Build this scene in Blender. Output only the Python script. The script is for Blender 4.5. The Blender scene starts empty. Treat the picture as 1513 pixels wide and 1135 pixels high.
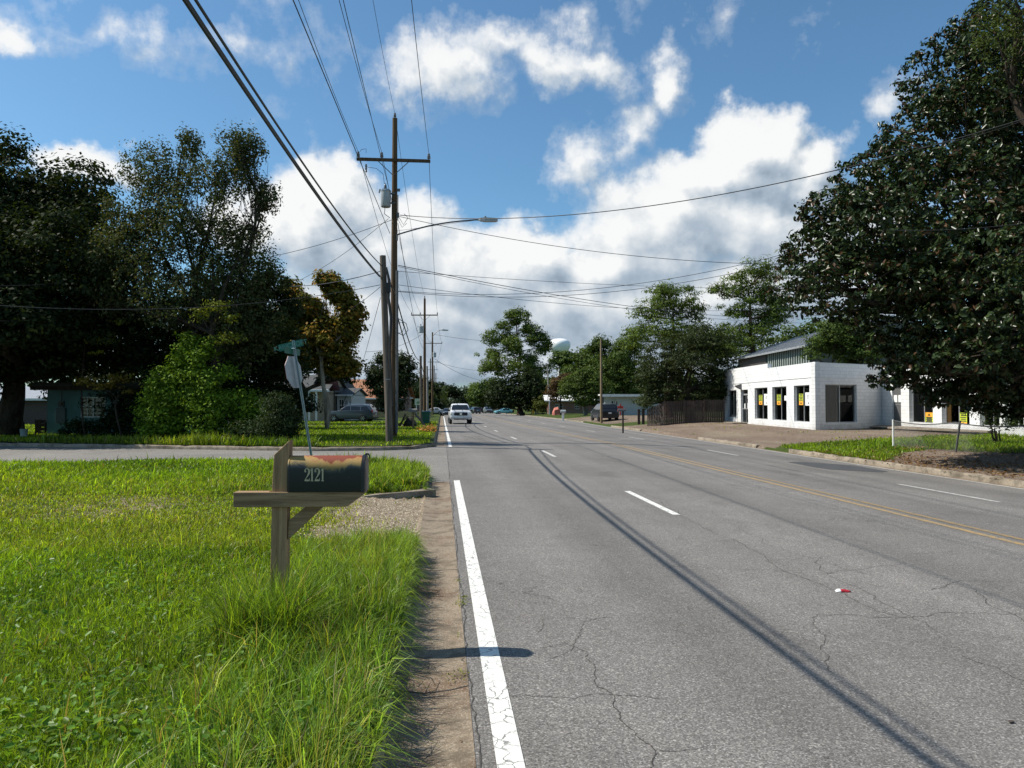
import bpy, math, random
import numpy as np
from mathutils import Vector, Matrix
random.seed(7); RNG = np.random.default_rng(11)
C = bpy.context.scene.collection
R = math.radians
# ------------------------------------------------------------------ camera frame
F = 1100.0; W0, H0 = 1513.0, 1135.0
YAW = R(5.375); PITCH = math.atan(27.5 / F); CAMZ = 1.62
SN, CS = math.sin(YAW), math.cos(YAW)
def CF(x, d, z=0.0):
    """metres to the right of / in front of the standing point -> world"""
    return Vector((x * CS + d * SN, -x * SN + d * CS, z))
def at(u, v, d):
    xr = (u - W0 / 2) / F; yu = (H0 / 2 - v) / F
    hf = math.cos(PITCH) - yu * math.sin(PITCH); up = math.sin(PITCH) + yu * math.cos(PITCH)
    t = d / hf
    return CF(xr * t, d, CAMZ + up * t)
def hz(u, v, d): return at(u, v, d).z
# ------------------------------------------------------------------ terrain functions
def Lg(Y): return float(np.interp(Y, [30, 50, 73, 100, 270, 600], [0, -.2, -.43, -.55, -1.8, -4]))
def RL(Y): return float(np.interp(Y, [75, 100, 270, 600], [0, -.2, -1.5, -3.8]))
def XR(Y): return float(np.interp(Y, [21, 40, 61, 99, 270, 600], [13.35, 13.8, 14.1, 15, 16, 17]))
def roadz(X, Y):
    f = float(np.interp(Y, [30, 75], [1, 0]))
    return float(np.interp(X, [.3, 3.5, 6.9, 10.1, 13.3, 17], [0, -.06, -.063, -.19, -.35, -.5])) * f + Lg(Y)
def Ynear(X):
    if X < -4.25: return 19.6 + (-4.25 - X) * .01
    t = (X + 4.25) / 4.0
    return 19.6 - 4.0 * (1 - math.sqrt(max(0, 1 - min(1, t) ** 2)))
def Yfar(X): return float(np.interp(X, [-60, -16.4, -9.2, -4.3, -2, -1, -.25], [36, 29.4, 26.9, 25.4, 25.5, 26.0, 27.6]))
def sstep(a, b, x):
    t = min(1, max(0, (x - a) / (b - a))); return t * t * (3 - 2 * t)
APRON = (8.2, 12.9)
def lawnz(X, Y):
    z = .15 + Lg(Y) + .03 * math.sin(X * .9 + 1) * math.sin(Y * .7) * sstep(-.6, -2.5, X)
    if Y < 19.7:
        a = sstep(APRON[0] - .5, APRON[0] + .5, Y) * (1 - sstep(APRON[1] - .25, APRON[1] + .25, Y))
        ramp = 1 - sstep(-.3, -2.6, X)
        z -= (.15 * ramp + .02) * a
    return z
def lotz(X, Y):
    e = X - XR(Y)
    fY = float(np.interp(Y, [30, 75], [1, 0]))
    r = roadz(XR(Y), Y) + .13
    return r + (.12 + RL(Y) - r) * sstep(.3, 6.5, e) + .02 * math.sin(X * 1.1) * math.cos(Y * .8) * sstep(.5, 2, e) * (1 - sstep(3, 6, e))
def gz(X, Y):
    if X > XR(Y) + .3: return lotz(X, Y)
    if X > -.25: return roadz(X, Y)
    if Y < Ynear(X): return lawnz(X, Y)
    if Y < Yfar(X): return Lg(Y)
    return .15 + Lg(Y)
def gnd(u, v, zz=None):
    """where the view ray through a pixel meets the ground"""
    z = 0.0
    for _ in range(30):
        p1 = at(u, v, 1.0); k = (CAMZ - z) / max(1e-4, CAMZ - p1.z)
        p = at(u, v, k)
        nz = zz if zz is not None else gz(p.x, p.y)
        z = .5 * z + .5 * nz
    p.z = z
    return p
def base(u, d):
    p = at(u, 595, d); p.z = gz(p.x, p.y); return p
# ------------------------------------------------------------------ mesh builder
class MB:
    def __init__(s): s.v = []; s.f = []; s.smooth = False
    def quad(s, a, b, c, d):
        n = len(s.v); s.v += [tuple(a), tuple(b), tuple(c), tuple(d)]; s.f.append((n, n+1, n+2, n+3)); return s
    def poly(s, pts):
        n = len(s.v); s.v += [tuple(p) for p in pts]; s.f.append(tuple(range(n, n + len(pts)))); return s
    def obox(s, o, ux, uy, uz):
        o = Vector(o); ux, uy, uz = Vector(ux), Vector(uy), Vector(uz); n = len(s.v)
        for k in (0, 1):
            for (i, j) in ((0, 0), (1, 0), (1, 1), (0, 1)): s.v.append(tuple(o + ux*i + uy*j + uz*k))
        s.f += [(n, n+3, n+2, n+1), (n+4, n+5, n+6, n+7)] + [(n+i, n+(i+1) % 4, n+4+(i+1) % 4, n+4+i) for i in range(4)]
        return s
    def box(s, c, size, rot=None):
        M = rot.to_3x3() if rot is not None else Matrix.Identity(3)
        ux, uy, uz = M @ Vector((size[0], 0, 0)), M @ Vector((0, size[1], 0)), M @ Vector((0, 0, size[2]))
        return s.obox(Vector(c) - (ux + uy + uz) * .5, ux, uy, uz)
    def tube(s, pts, rad, n=8, cap=True):
        pts = [Vector(p) for p in pts]
        if not hasattr(rad, '__len__'): rad = [rad] * len(pts)
        st = len(s.v); up = None
        for i, p in enumerate(pts):
            t = (pts[min(i+1, len(pts)-1)] - pts[max(i-1, 0)])
            t = t.normalized() if t.length > 1e-9 else Vector((0, 0, 1))
            if up is None: up = t.orthogonal().normalized()
            a = (up - t * up.dot(t)); a = a.normalized() if a.length > 1e-6 else t.orthogonal().normalized()
            up = a; b = t.cross(a)
            for k in range(n):
                an = 2 * math.pi * k / n
                s.v.append(tuple(p + (a * math.cos(an) + b * math.sin(an)) * rad[i]))
        for i in range(len(pts) - 1):
            for k in range(n):
                s.f.append((st+i*n+k, st+i*n+(k+1) % n, st+(i+1)*n+(k+1) % n, st+(i+1)*n+k))
        if cap:
            s.f.append(tuple(st + k for k in reversed(range(n)))); e = st + (len(pts)-1) * n
            s.f.append(tuple(e + k for k in range(n)))
        return s
    def lathe(s, c, prof, n=20, axis=(0, 0, 1)):
        ax = Vector(axis).normalized(); c = Vector(c)
        return s.tube2(c, ax, prof, n)
    def tube2(s, c, ax, prof, n):
        a = ax.orthogonal().normalized(); b = ax.cross(a); st = len(s.v)
        for (r, h) in prof:
            for k in range(n):
                an = 2 * math.pi * k / n
                s.v.append(tuple(c + ax * h + (a * math.cos(an) + b * math.sin(an)) * max(r, 1e-4)))
        for i in range(len(prof) - 1):
            for k in range(n): s.f.append((st+i*n+k, st+i*n+(k+1) % n, st+(i+1)*n+(k+1) % n, st+(i+1)*n+k))
        s.f.append(tuple(st + k for k in reversed(range(n)))); e = st + (len(prof)-1) * n
        s.f.append(tuple(e + k for k in range(n)))
        return s
    def prism(s, pts, off):
        """closed polygon pts (3D) extruded by off"""
        off = Vector(off); n = len(pts); st = len(s.v); pts = [Vector(p) for p in pts]
        s.v += [tuple(p) for p in pts] + [tuple(p + off) for p in pts]
        s.f.append(tuple(st + k for k in reversed(range(n)))); s.f.append(tuple(st + n + k for k in range(n)))
        for k in range(n): s.f.append((st+k, st+(k+1) % n, st+n+(k+1) % n, st+n+k))
        return s
    def build(s, name, mat, parent=None, bevel=0, smooth=False, angle=40):
        me = bpy.data.meshes.new(name); me.from_pydata(s.v, [], s.f); me.update()
        o = bpy.data.objects.new(name, me); C.objects.link(o)
        if mat: me.materials.append(mat)
        import bmesh
        bm = bmesh.new(); bm.from_mesh(me); bmesh.ops.recalc_face_normals(bm, faces=bm.faces); bm.to_mesh(me); bm.free()
        if smooth:
            me.polygons.foreach_set('use_smooth', [True] * len(me.polygons))
            try: me.set_sharp_from_angle(angle=R(angle))
            except Exception: pass
        if bevel:
            m = o.modifiers.new('bevel', 'BEVEL'); m.width = bevel; m.segments = 2; m.limit_method = 'ANGLE'; m.angle_limit = R(35)
        if parent is not None:
            o.parent = parent; o.matrix_parent_inverse = Matrix.Identity(4)
            mi = parent_world(parent).inverted()
            me.transform(mi)
        return o
def parent_world(p):
    M = p.matrix_basis.copy()
    while p.parent is not None:
        p = p.parent; M = p.matrix_basis @ M
    return M
def tag(o, label=None, cat=None, group=None, kind=None):
    if label: o['label'] = label
    if cat: o['category'] = cat
    if group: o['group'] = group
    if kind: o['kind'] = kind
    return o
def thing(name, loc, label, cat, group=None, rz=0):
    o = bpy.data.objects.new(name, None); C.objects.link(o); o.empty_display_size = .2
    o.location = loc; o.rotation_euler = (0, 0, rz)
    o.matrix_basis = Matrix.Translation(Vector(loc)) @ Matrix.Rotation(rz, 4, 'Z')
    return tag(o, label, cat, group)
def struct(name, mb, mat, **k):
    o = mb.build(name, mat, **k); o['kind'] = 'structure'; return o
def copy_tree(o, parent=None):
    c = o.copy(); C.objects.link(c)
    if parent is not None: c.parent = parent
    for ch in list(o.children): copy_tree(ch, c)
    return c
def quads_mesh(name, V, col, mat, parent=None, vpq=4, faces=None):
    """V (N,4,3) array of quads; col (N,3)"""
    V = np.asarray(V, dtype=np.float32); n = V.shape[0]; k = V.shape[1]
    me = bpy.data.meshes.new(name); me.vertices.add(n * k)
    if parent is not None:
        mi = np.array(parent_world(parent).inverted(), dtype=np.float32)
        V = V @ mi[:3, :3].T + mi[:3, 3]
    me.vertices.foreach_set('co', V.reshape(-1).astype(np.float32))
    pat = np.array(faces if faces is not None else [[0, 1, 2, 3]], dtype=np.int32)
    idx = (np.arange(n, dtype=np.int32)[:, None, None] * k + pat[None]).reshape(-1)
    nf = n * len(pat)
    me.loops.add(nf * 4); me.loops.foreach_set('vertex_index', idx)
    me.polygons.add(nf); me.polygons.foreach_set('loop_start', np.arange(nf, dtype=np.int32) * 4)
    try: me.polygons.foreach_set('loop_total', np.full(nf, 4, dtype=np.int32))
    except Exception: pass
    me.update(calc_edges=True)
    a = me.color_attributes.new('Col', 'FLOAT_COLOR', 'POINT')
    c4 = np.ones((n, k, 4), dtype=np.float32)
    c4[..., :3] = col[:, None, :] if col.ndim == 2 else col
    a.data.foreach_set('color', c4.reshape(-1))
    me.materials.append(mat)
    o = bpy.data.objects.new(name, me); C.objects.link(o)
    if parent is not None: o.parent = parent
    return o
# ------------------------------------------------------------------ materials
class NT:
    def __init__(s, name, world=False):
        if world: s.m = None; s.t = world.node_tree
        else:
            s.m = bpy.data.materials.new(name); s.m.use_nodes = True; s.t = s.m.node_tree
        s.t.nodes.clear()
    def n(s, typ, **kw):
        nd = s.t.nodes.new(typ)
        for k, v in kw.items():
            if k == 'inp':
                for a, b in v.items():
                    if isinstance(b, bpy.types.NodeSocket): s.t.links.new(b, nd.inputs[a])
                    else: nd.inputs[a].default_value = b
            else: setattr(nd, k, v)
        return nd
    def math(s, op, a, b=0.0, c=0.0, clamp=False):
        nd = s.t.nodes.new('ShaderNodeMath'); nd.operation = op; nd.use_clamp = clamp
        for i, x in enumerate((a, b, c)):
            if isinstance(x, bpy.types.NodeSocket): s.t.links.new(x, nd.inputs[i])
            else: nd.inputs[i].default_value = x
        return nd.outputs[0]
    def mix(s, fac, a, b, mode='MIX'):
        nd = s.t.nodes.new('ShaderNodeMix'); nd.data_type = 'RGBA'; nd.blend_type = mode
        for sock, x in ((nd.inputs[0], fac), (nd.inputs[6], a), (nd.inputs[7], b)):
            if isinstance(x, bpy.types.NodeSocket): s.t.links.new(x, sock)
            elif isinstance(x, (tuple, list)): sock.default_value = (*x[:3], 1)
            else: sock.default_value = x
        return nd.outputs[2]
    def ramp(s, fac, stops):
        nd = s.t.nodes.new('ShaderNodeValToRGB'); s.t.links.new(fac, nd.inputs[0])
        e = nd.color_ramp.elements
        while len(e) > 1: e.remove(e[-1])
        for i, (p, c) in enumerate(stops):
            el = e[0] if i == 0 else e.new(p)
            el.position = p; el.color = (*(c if isinstance(c, (tuple, list)) else (c, c, c)), 1)
        return nd.outputs[0]
    def noise(s, scale, detail=4, rough=.55, vec=None, dist=0):
        nd = s.t.nodes.new('ShaderNodeTexNoise'); nd.inputs['Scale'].default_value = scale
        nd.inputs['Detail'].default_value = detail; nd.inputs['Roughness'].default_value = rough; nd.inputs['Distortion'].default_value = dist
        if vec is not None: s.t.links.new(vec, nd.inputs['Vector'])
        return nd.outputs['Fac']
    def pos(s): return s.n('ShaderNodeNewGeometry').outputs['Position']
    def obj(s): return s.n('ShaderNodeTexCoord').outputs['Object']
    def mapv(s, vec, scale=(1, 1, 1), rot=(0, 0, 0), loc=(0, 0, 0)):
        nd = s.n('ShaderNodeMapping'); s.t.links.new(vec, nd.inputs[0])
        nd.inputs['Scale'].default_value = scale; nd.inputs['Rotation'].default_value = rot; nd.inputs['Location'].default_value = loc
        return nd.outputs[0]
    def bump(s, h, strength=.3, dist=.02):
        nd = s.n('ShaderNodeBump'); s.t.links.new(h, nd.inputs['Height']); nd.inputs['Strength'].default_value = strength; nd.inputs['Distance'].default_value = dist
        return nd.outputs[0]
    def out(s, color, rough=.8, bump=None, metal=0, spec=None, **kw):
        b = s.n('ShaderNodeBsdfPrincipled')
        for k, x in (('Base Color', color), ('Roughness', rough), ('Metallic', metal)):
            if isinstance(x, bpy.types.NodeSocket): s.t.links.new(x, b.inputs[k])
            elif isinstance(x, (tuple, list)): b.inputs[k].default_value = (*x[:3], 1)
            else: b.inputs[k].default_value = x
        if spec is not None: b.inputs['Specular IOR Level'].default_value = spec
        for k, x in kw.items(): b.inputs[k.replace('_', ' ')].default_value = x
        if bump is not None: s.t.links.new(bump, b.inputs['Normal'])
        o = s.n('ShaderNodeOutputMaterial'); s.t.links.new(b.outputs[0], o.inputs[0])
        return s.m
_mc = {}
def simple(name, col, rough=.6, var=.18, scale=6, metal=0, bumpy=.1, spec=None):
    """painted or natural surface with slight wear"""
    if name in _mc: return _mc[name]
    t = NT(name); p = t.obj()
    f = t.noise(scale, 5, .6, p)
    dark = tuple(c * (1 - var) for c in col); lite = tuple(min(1, c * (1 + var)) for c in col)
    c = t.ramp(f, [(.3, dark), (.7, lite)])
    f2 = t.noise(scale * 9, 3, .6, p)
    m = t.out(c, rough, t.bump(f2, bumpy, .01), metal, spec); _mc[name] = m
    return m
def leafmat(name, trans=.3, gloss=.35, gw=.12):
    t = NT(name)
    a = t.n('ShaderNodeAttribute', attribute_name='Col').outputs['Color']
    d = t.n('ShaderNodeBsdfDiffuse', inp={'Color': a})
    warm = t.mix(1.0, a, (1.6, 1.5, .5), 'MULTIPLY')
    tr = t.n('ShaderNodeBsdfTranslucent', inp={'Color': warm})
    m1 = t.n('ShaderNodeMixShader', inp={0: trans, 1: d.outputs[0], 2: tr.outputs[0]})
    g = t.n('ShaderNodeBsdfGlossy', inp={'Color': (1, 1, 1, 1), 'Roughness': gloss})
    fc = t.n('ShaderNodeLayerWeight', inp={'Blend': .5}).outputs['Facing']
    k = t.math('MULTIPLY', t.math('ADD', .25, t.math('POWER', fc, 3.0)), gw, clamp=True)
    m2 = t.n('ShaderNodeMixShader', inp={0: k, 1: m1.outputs[0], 2: g.outputs[0]})
    o = t.n('ShaderNodeOutputMaterial'); t.t.links.new(m2.outputs[0], o.inputs[0])
    return t.m
M_leaf = leafmat('foliage', .25, .5, .02)
M_glossleaf = leafmat('glossy_foliage', .08, .32, .075)
M_grass = leafmat('grass_blades', .45, .4, .05)
def asphalt(name, base_=.15, tint=(1.0, .985, .95), cr=.6, tracks=True):
    t = NT(name); p = t.pos()
    fine = t.noise(95, 2, .7, p)
    vo = t.n('ShaderNodeTexVoronoi', inp={'Scale': 120.0, 'Vector': p}); 
    sp = t.n('ShaderNodeSeparateColor', inp={0: vo.outputs['Color']}).outputs[0]
    big = t.noise(.35, 4, .6, p); mid = t.noise(2.2, 5, .65, p)
    v = t.math('MULTIPLY', t.ramp(sp, [(0, .5), (.5, .9), (.85, 1.2), (1, 1.9)]), 1.0)
    v = t.math('MULTIPLY', v, t.ramp(fine, [(.3, .7), (.7, 1.25)]))
    v = t.math('MULTIPLY', v, t.ramp(big, [(.3, .86), (.7, 1.12)]))
    v = t.math('MULTIPLY', v, t.ramp(mid, [(.3, .93), (.7, 1.07)]))
    if tracks:
        sx = t.n('ShaderNodeSeparateXYZ', inp={0: p}).outputs[0]
        st = t.noise(1.0, 3, .5, t.mapv(p, (1.3, .02, 1)))
        v = t.math('MULTIPLY', v, t.ramp(st, [(.3, .86), (.7, 1.12)]))
        # polished wheel paths and the oily strip between them, repeating with the lane width
        ln_ = t.math('FRACT', t.math('MULTIPLY', t.math('SUBTRACT', sx, .3), 1 / 3.25))
        oil = t.ramp(ln_, [(.0, 1.0), (.22, 1.07), (.36, 1.0), (.5, .86), (.64, 1.0), (.78, 1.07), (1, 1.0)])
        v = t.math('MULTIPLY', v, t.math('ADD', .35, t.math('MULTIPLY', oil, .65)))
        pt = t.noise(.6, 3, .6, t.mapv(p, (1, .4, 1), loc=(3, 7, 0)))
        v = t.math('MULTIPLY', v, t.ramp(pt, [(.28, .74), (.4, 1.0), (1, 1.0)]))
        dr = t.noise(7, 2, .5, p)
        v = t.math('MULTIPLY', v, t.ramp(dr, [(.2, .55), (.27, 1.0)]))
    # fine cracking
    dv = t.n('ShaderNodeVectorMath', operation='ADD', inp={0: p, 1: t.n('ShaderNodeTexNoise', inp={'Scale': 3.0, 'Vector': p, 'Detail': 5.0}).outputs['Color']}).outputs[0]
    ve = t.n('ShaderNodeTexVoronoi', feature='DISTANCE_TO_EDGE', inp={'Scale': 1.1, 'Vector': dv}).outputs['Distance']
    msk = t.ramp(t.noise(.22, 3, .6, p), [(.53, 0), (.62, 1)])
    ck = t.math('MULTIPLY', t.ramp(ve, [(0, 1), (.012, 0)]), msk)
    v = t.math('MULTIPLY', v, t.math('SUBTRACT', 1.0, t.math('MULTIPLY', ck, cr)))
    col = t.mix(1.0, t.n('ShaderNodeCombineColor', inp={0: v, 1: v, 2: v}).outputs[0], tuple(base_ * x for x in tint), 'MULTIPLY')
    return t.out(col, .85, t.bump(t.math('ADD', sp, fine), .5, .004), spec=.3)
M_asphalt = asphalt('asphalt', .172, (1.05, .985, .91))
M_asphalt_side = asphalt('side_asphalt', .20, (1.05, .985, .90), cr=.35, tracks=False)
def concrete(name, col=(.33, .29, .24), stain=(.17, .10, .055), cracks=True):
    t = NT(name); p = t.pos()
    a = t.noise(1.3, 6, .65, p); b = t.noise(60, 3, .7, p)
    c = t.ramp(a, [(.35, stain), (.5, col), (.75, tuple(x * 1.15 for x in col))])
    c = t.mix(t.ramp(b, [(.35, .5), (.6, 0)]), c, tuple(x * .45 for x in col))
    sp = t.n('ShaderNodeTexVoronoi', inp={'Scale': 150.0, 'Vector': p})
    r = t.n('ShaderNodeSeparateColor', inp={0: sp.outputs['Color']}).outputs[0]
    c = t.mix(t.ramp(r, [(.7, 0), (.95, .4)]), c, (.5, .44, .36))
    c = t.mix(t.ramp(t.noise(4.5, 5, .6, p), [(.5, 0), (.62, .6)]), c, tuple(x * .35 for x in col))
    return t.out(c, .9, t.bump(b, .6, .006), spec=.25)
M_gutter = concrete('gutter_concrete', (.235, .185, .13), (.12, .065, .035))
M_kerb = concrete('kerb_concrete', (.27, .225, .17), (.09, .07, .045))
def paintmat(name, col, worn=.35, under=(.14, .138, .132), crk=True):
    t = NT(name); p = t.pos()
    n1 = t.noise(14, 6, .75, p); n2 = t.noise(90, 3, .7, p)
    sc = t.mapv(p, (1, .8, 1))
    dv = t.n('ShaderNodeVectorMath', operation='ADD', inp={0: sc, 1: t.n('ShaderNodeVectorMath', operation='SCALE', inp={0: t.n('ShaderNodeTexNoise', inp={'Scale': 9.0, 'Vector': p, 'Detail': 4.0}).outputs['Color'], 'Scale': .12}).outputs[0]}).outputs[0]
    ve = t.n('ShaderNodeTexVoronoi', feature='DISTANCE_TO_EDGE', inp={'Scale': 9.0, 'Vector': dv}).outputs['Distance']
    ck = t.ramp(ve, [(.012, 1), (.035, 0)])
    if crk: w = t.math('MAXIMUM', t.ramp(n1, [(worn - .05, 1), (worn + .05, 0)]), t.math('MULTIPLY', ck, t.ramp(t.noise(2, 3, .5, p), [(.38, 0), (.5, .9)])))
    else: w = t.ramp(n1, [(worn - .12, 1), (worn + .12, 0)])
    c = t.mix(t.ramp(n2, [(.3, .25), (.6, 0)]), col, under)
    c = t.mix(w, c, under)
    return t.out(c, .7, t.bump(n2, .3, .004))
M_white = paintmat('white_road_paint', (.72, .71, .66), .33)
M_whiteworn = paintmat('worn_white_road_paint', (.6, .59, .55), .42, crk=False)
M_yellow = paintmat('worn_yellow_road_paint', (.42, .26, .08), .50, under=(.17, .155, .13), crk=False)
def soil(name, attr=True):
    t = NT(name); p = t.pos()
    a = t.noise(3, 7, .7, p); b = t.noise(38, 4, .7, p)
    grass = t.ramp(b, [(.25, (.022, .034, .008)), (.6, (.06, .085, .018)), (.85, (.11, .12, .04))])
    vo = t.n('ShaderNodeTexVoronoi', inp={'Scale': 45.0, 'Vector': p})
    g = t.n('ShaderNodeSeparateColor', inp={0: vo.outputs['Color']}).outputs[1]
    dirt = t.ramp(a, [(.3, (.12, .085, .055)), (.6, (.24, .185, .125)), (.8, (.34, .285, .21))])
    w_ = t.noise(.45, 5, .65, t.mapv(p, (1.0, .35, 1)))
    rb = t.n('ShaderNodeSeparateXYZ', inp={0: p}); far_ = t.ramp(t.math('MULTIPLY', rb.outputs[0], .1), [(.9, 0), (1.2, 1)])
    dirt = t.mix(t.math('MULTIPLY', far_, t.ramp(w_, [(.46, .9), (.64, .12)])), dirt, (.115, .072, .055))
    dirt = t.mix(t.ramp(g, [(.6, 0), (.9, .7)]), dirt, (.42, .38, .31))
    dirt = t.mix(t.ramp(b, [(.35, .6), (.5, 0)]), dirt, (.09, .07, .045))
    at_ = t.n('ShaderNodeAttribute', attribute_name='Dirt').outputs['Fac']
    f = t.math('ADD', at_, t.math('MULTIPLY', t.math('SUBTRACT', a, .5), 1.2))
    c = t.mix(t.ramp(f, [(.4, 0), (.6, 1)]), grass, dirt)
    return t.out(c, .95, t.bump(t.math('ADD', a, b), .8, .03), spec=.1)
M_soil = soil('soil_and_turf')
def blockwall(name, col, bw=.4, bh=.2, mort=.009, mcol=None, strength=.5, var=.04, dirt=.25, flip=False):
    """masonry in the wall's own plane: u = horizontal run, v = height"""
    t = NT(name); p = t.pos()
    s = t.n('ShaderNodeSeparateXYZ', inp={0: p})
    # horizontal coordinate: both axes mixed so that any wall direction is covered
    hu = t.math('ADD', t.math('MULTIPLY', s.outputs[0], .83), t.math('MULTIPLY', s.outputs[1], 1.0))
    v = t.n('ShaderNodeCombineXYZ', inp={0: hu, 1: s.outputs[2], 2: 0.0}).outputs[0]
    br = t.n('ShaderNodeTexBrick', inp={'Vector': v, 'Scale': 1.0, 'Mortar Size': mort, 'Mortar Smooth': .3, 'Brick Width': bw, 'Row Height': bh,
        'Color1': (*[c * (1 - var) for c in col], 1), 'Color2': (*[min(1, c * (1 + var)) for c in col], 1), 'Mortar': (*(mcol or [c * .70 for c in col]), 1)})
    n = t.noise(2.5, 6, .7, p); n2 = t.noise(40, 3, .6, p)
    low = t.ramp(s.outputs[2], [(.0, 1), (.6, 0)])
    c = t.mix(t.math('MULTIPLY', t.ramp(n, [(.45, 0), (.75, 1)]), dirt), br.outputs['Color'], tuple(c * .6 for c in col))
    c = t.mix(t.math('MULTIPLY', t.math('MULTIPLY', low, t.ramp(n, [(.35, 0), (.6, 1)])), .5), c, (.3, .26, .2))
    h = t.math('ADD', t.math('MULTIPLY', br.outputs['Fac'], -1.0), t.math('MULTIPLY', n2, .3))
    return t.out(c, .75, t.bump(h, strength, .012))
M_block = blockwall('white_painted_block', (.71, .715, .71), dirt=.35)
M_brick = blockwall('red_brick', (.18, .06, .04), .2, .075, .01, (.3, .27, .23), .6, .25, .2)
M_brickb = blockwall('brown_brick', (.16, .08, .06), .2, .075, .01, (.22, .19, .17), .5, .2, .2)
def siding(name, col, pitch=.13):
    t = NT(name); p = t.pos(); s = t.n('ShaderNodeSeparateXYZ', inp={0: p})
    w = t.math('FRACT', t.math('MULTIPLY', s.outputs[2], 1 / pitch))
    n = t.noise(3, 5, .6, p)
    c = t.mix(t.ramp(w, [(0, .55), (.12, 0)]), t.ramp(n, [(.3, tuple(c * .85 for c in col)), (.7, col)]), tuple(c * .5 for c in col))
    return t.out(c, .6, t.bump(w, .4, .012))
M_sid_white = siding('white_siding', (.5, .52, .53)); M_sid_beige = siding('beige_siding', (.32, .26, .19), .2)
M_teal = simple('teal_house_paint', (.09, .19, .205), .7, .15, 2)
def shingle(name, col):
    t = NT(name); p = t.pos()
    s = t.n('ShaderNodeSeparateXYZ', inp={0: p})
    v = t.n('ShaderNodeCombineXYZ', inp={0: t.math('ADD', s.outputs[0], t.math('MULTIPLY', s.outputs[1], .3)), 1: t.math('MULTIPLY', s.outputs[2], 2.0), 2: 0.0}).outputs[0]
    br = t.n('ShaderNodeTexBrick', inp={'Vector': v, 'Scale': 1.0, 'Mortar Size': .012, 'Brick Width': .3, 'Row Height': .2,
        'Color1': (*[c * .75 for c in col], 1), 'Color2': (*[c * 1.2 for c in col], 1), 'Mortar': (*[c * .5 for c in col], 1)})
    c = t.mix(t.ramp(t.noise(1.2, 5, .6, p), [(.4, 0), (.7, .5)]), br.outputs['Color'], tuple(c * .6 for c in col))
    return t.out(c, .9, t.bump(br.outputs['Fac'], .3, .01))
M_shgrey = shingle('grey_shingles', (.07, .072, .07)); M_shbrown = shingle('brown_shingles', (.33, .15, .075))
def wood(name, c1, c2, ax=2, sc=1.0, rough=.8):
    t = NT(name); p = t.obj()
    st = [26, 26, 26]; st[ax] = 1.2
    f = t.noise(1.0 * sc, 5, .65, t.mapv(p, tuple(st)), .6); g = t.noise(6, 4, .6, t.mapv(p, tuple(x * .6 for x in st)))
    c = t.ramp(f, [(.3, c1), (.5, tuple((a + b) / 2 for a, b in zip(c1, c2))), (.68, c2)])
    c = t.mix(t.ramp(g, [(.55, 0), (.75, .6)]), c, tuple(x * .4 for x in c1))
    return t.out(c, rough, t.bump(f, .5, .004), spec=.2)
M_postwood_z = wood('treated_post_wood', (.17, .10, .052), (.44, .285, .155), 2)
M_postwood_x = wood('treated_arm_wood', (.15, .09, .05), (.40, .265, .15), 0)
M_pole = wood('creosoted_pole_wood', (.045, .028, .017), (.15, .095, .05), 2, .5, .9)
M_polegrey = wood('weathered_pole_wood', (.06, .05, .042), (.19, .16, .13), 2, .5, .9)
M_polelight = wood('pale_pole_wood', (.16, .15, .14), (.34, .32, .29), 2, .5, .9)
M_fence = wood('dark_fence_wood', (.03, .024, .022), (.09, .07, .06), 2, .6)
M_bark = None
def barkmat(name, c1, c2, sc=5):
    t = NT(name); p = t.pos()
    f = t.noise(sc, 6, .7, t.mapv(p, (1, 1, .25)), .5)
    return t.out(t.ramp(f, [(.35, c1), (.65, c2)]), .95, t.bump(f, .9, .04), spec=.1)
M_bark = barkmat('dark_bark', (.018, .014, .010), (.075, .06, .045))
M_barkpale = barkmat('pale_flaky_bark', (.08, .065, .05), (.42, .38, .31), 2.5)
M_barkpine = barkmat('pine_bark', (.045, .028, .02), (.16, .10, .07))
M_alu = simple('galvanised_steel', (.35, .37, .38), .45, .15, 8, .6)
M_steel = simple('dull_steel', (.12, .12, .12), .5, .2, 8, .5)
M_black = simple('black_rubber', (.012, .012, .012), .55, .3, 10)
M_wire = simple('black_cable_sheath', (.012, .012, .013), .5, .2, 10)
M_rubber = simple('tyre_rubber', (.018, .018, .018), .8, .3, 20)
M_trim = simple('white_trim_paint', (.7, .7, .68), .6, .1, 5)
def glassmat(name, col=(.012, .014, .016), rough=.05):
    t = NT(name); return t.out(col, rough, None, 0, .6)
M_darkglass = glassmat('dark_window_glass')
def clearglass(name):
    t = NT(name)
    a = t.n('ShaderNodeBsdfTransparent', inp={'Color': (.62, .66, .66, 1)}); g = t.n('ShaderNodeBsdfGlossy', inp={'Color': (1, 1, 1, 1), 'Roughness': .02})
    fc = t.n('ShaderNodeLayerWeight', inp={'Blend': .5}).outputs['Facing']
    m = t.n('ShaderNodeMixShader', inp={0: t.math('ADD', .014, t.math('MULTIPLY', t.math('POWER', fc, 4.0), .35)), 1: a.outputs[0], 2: g.outputs[0]})
    o = t.n('ShaderNodeOutputMaterial'); t.t.links.new(m.outputs[0], o.inputs[0]); return t.m
M_glass = clearglass('shop_window_glass')
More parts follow.
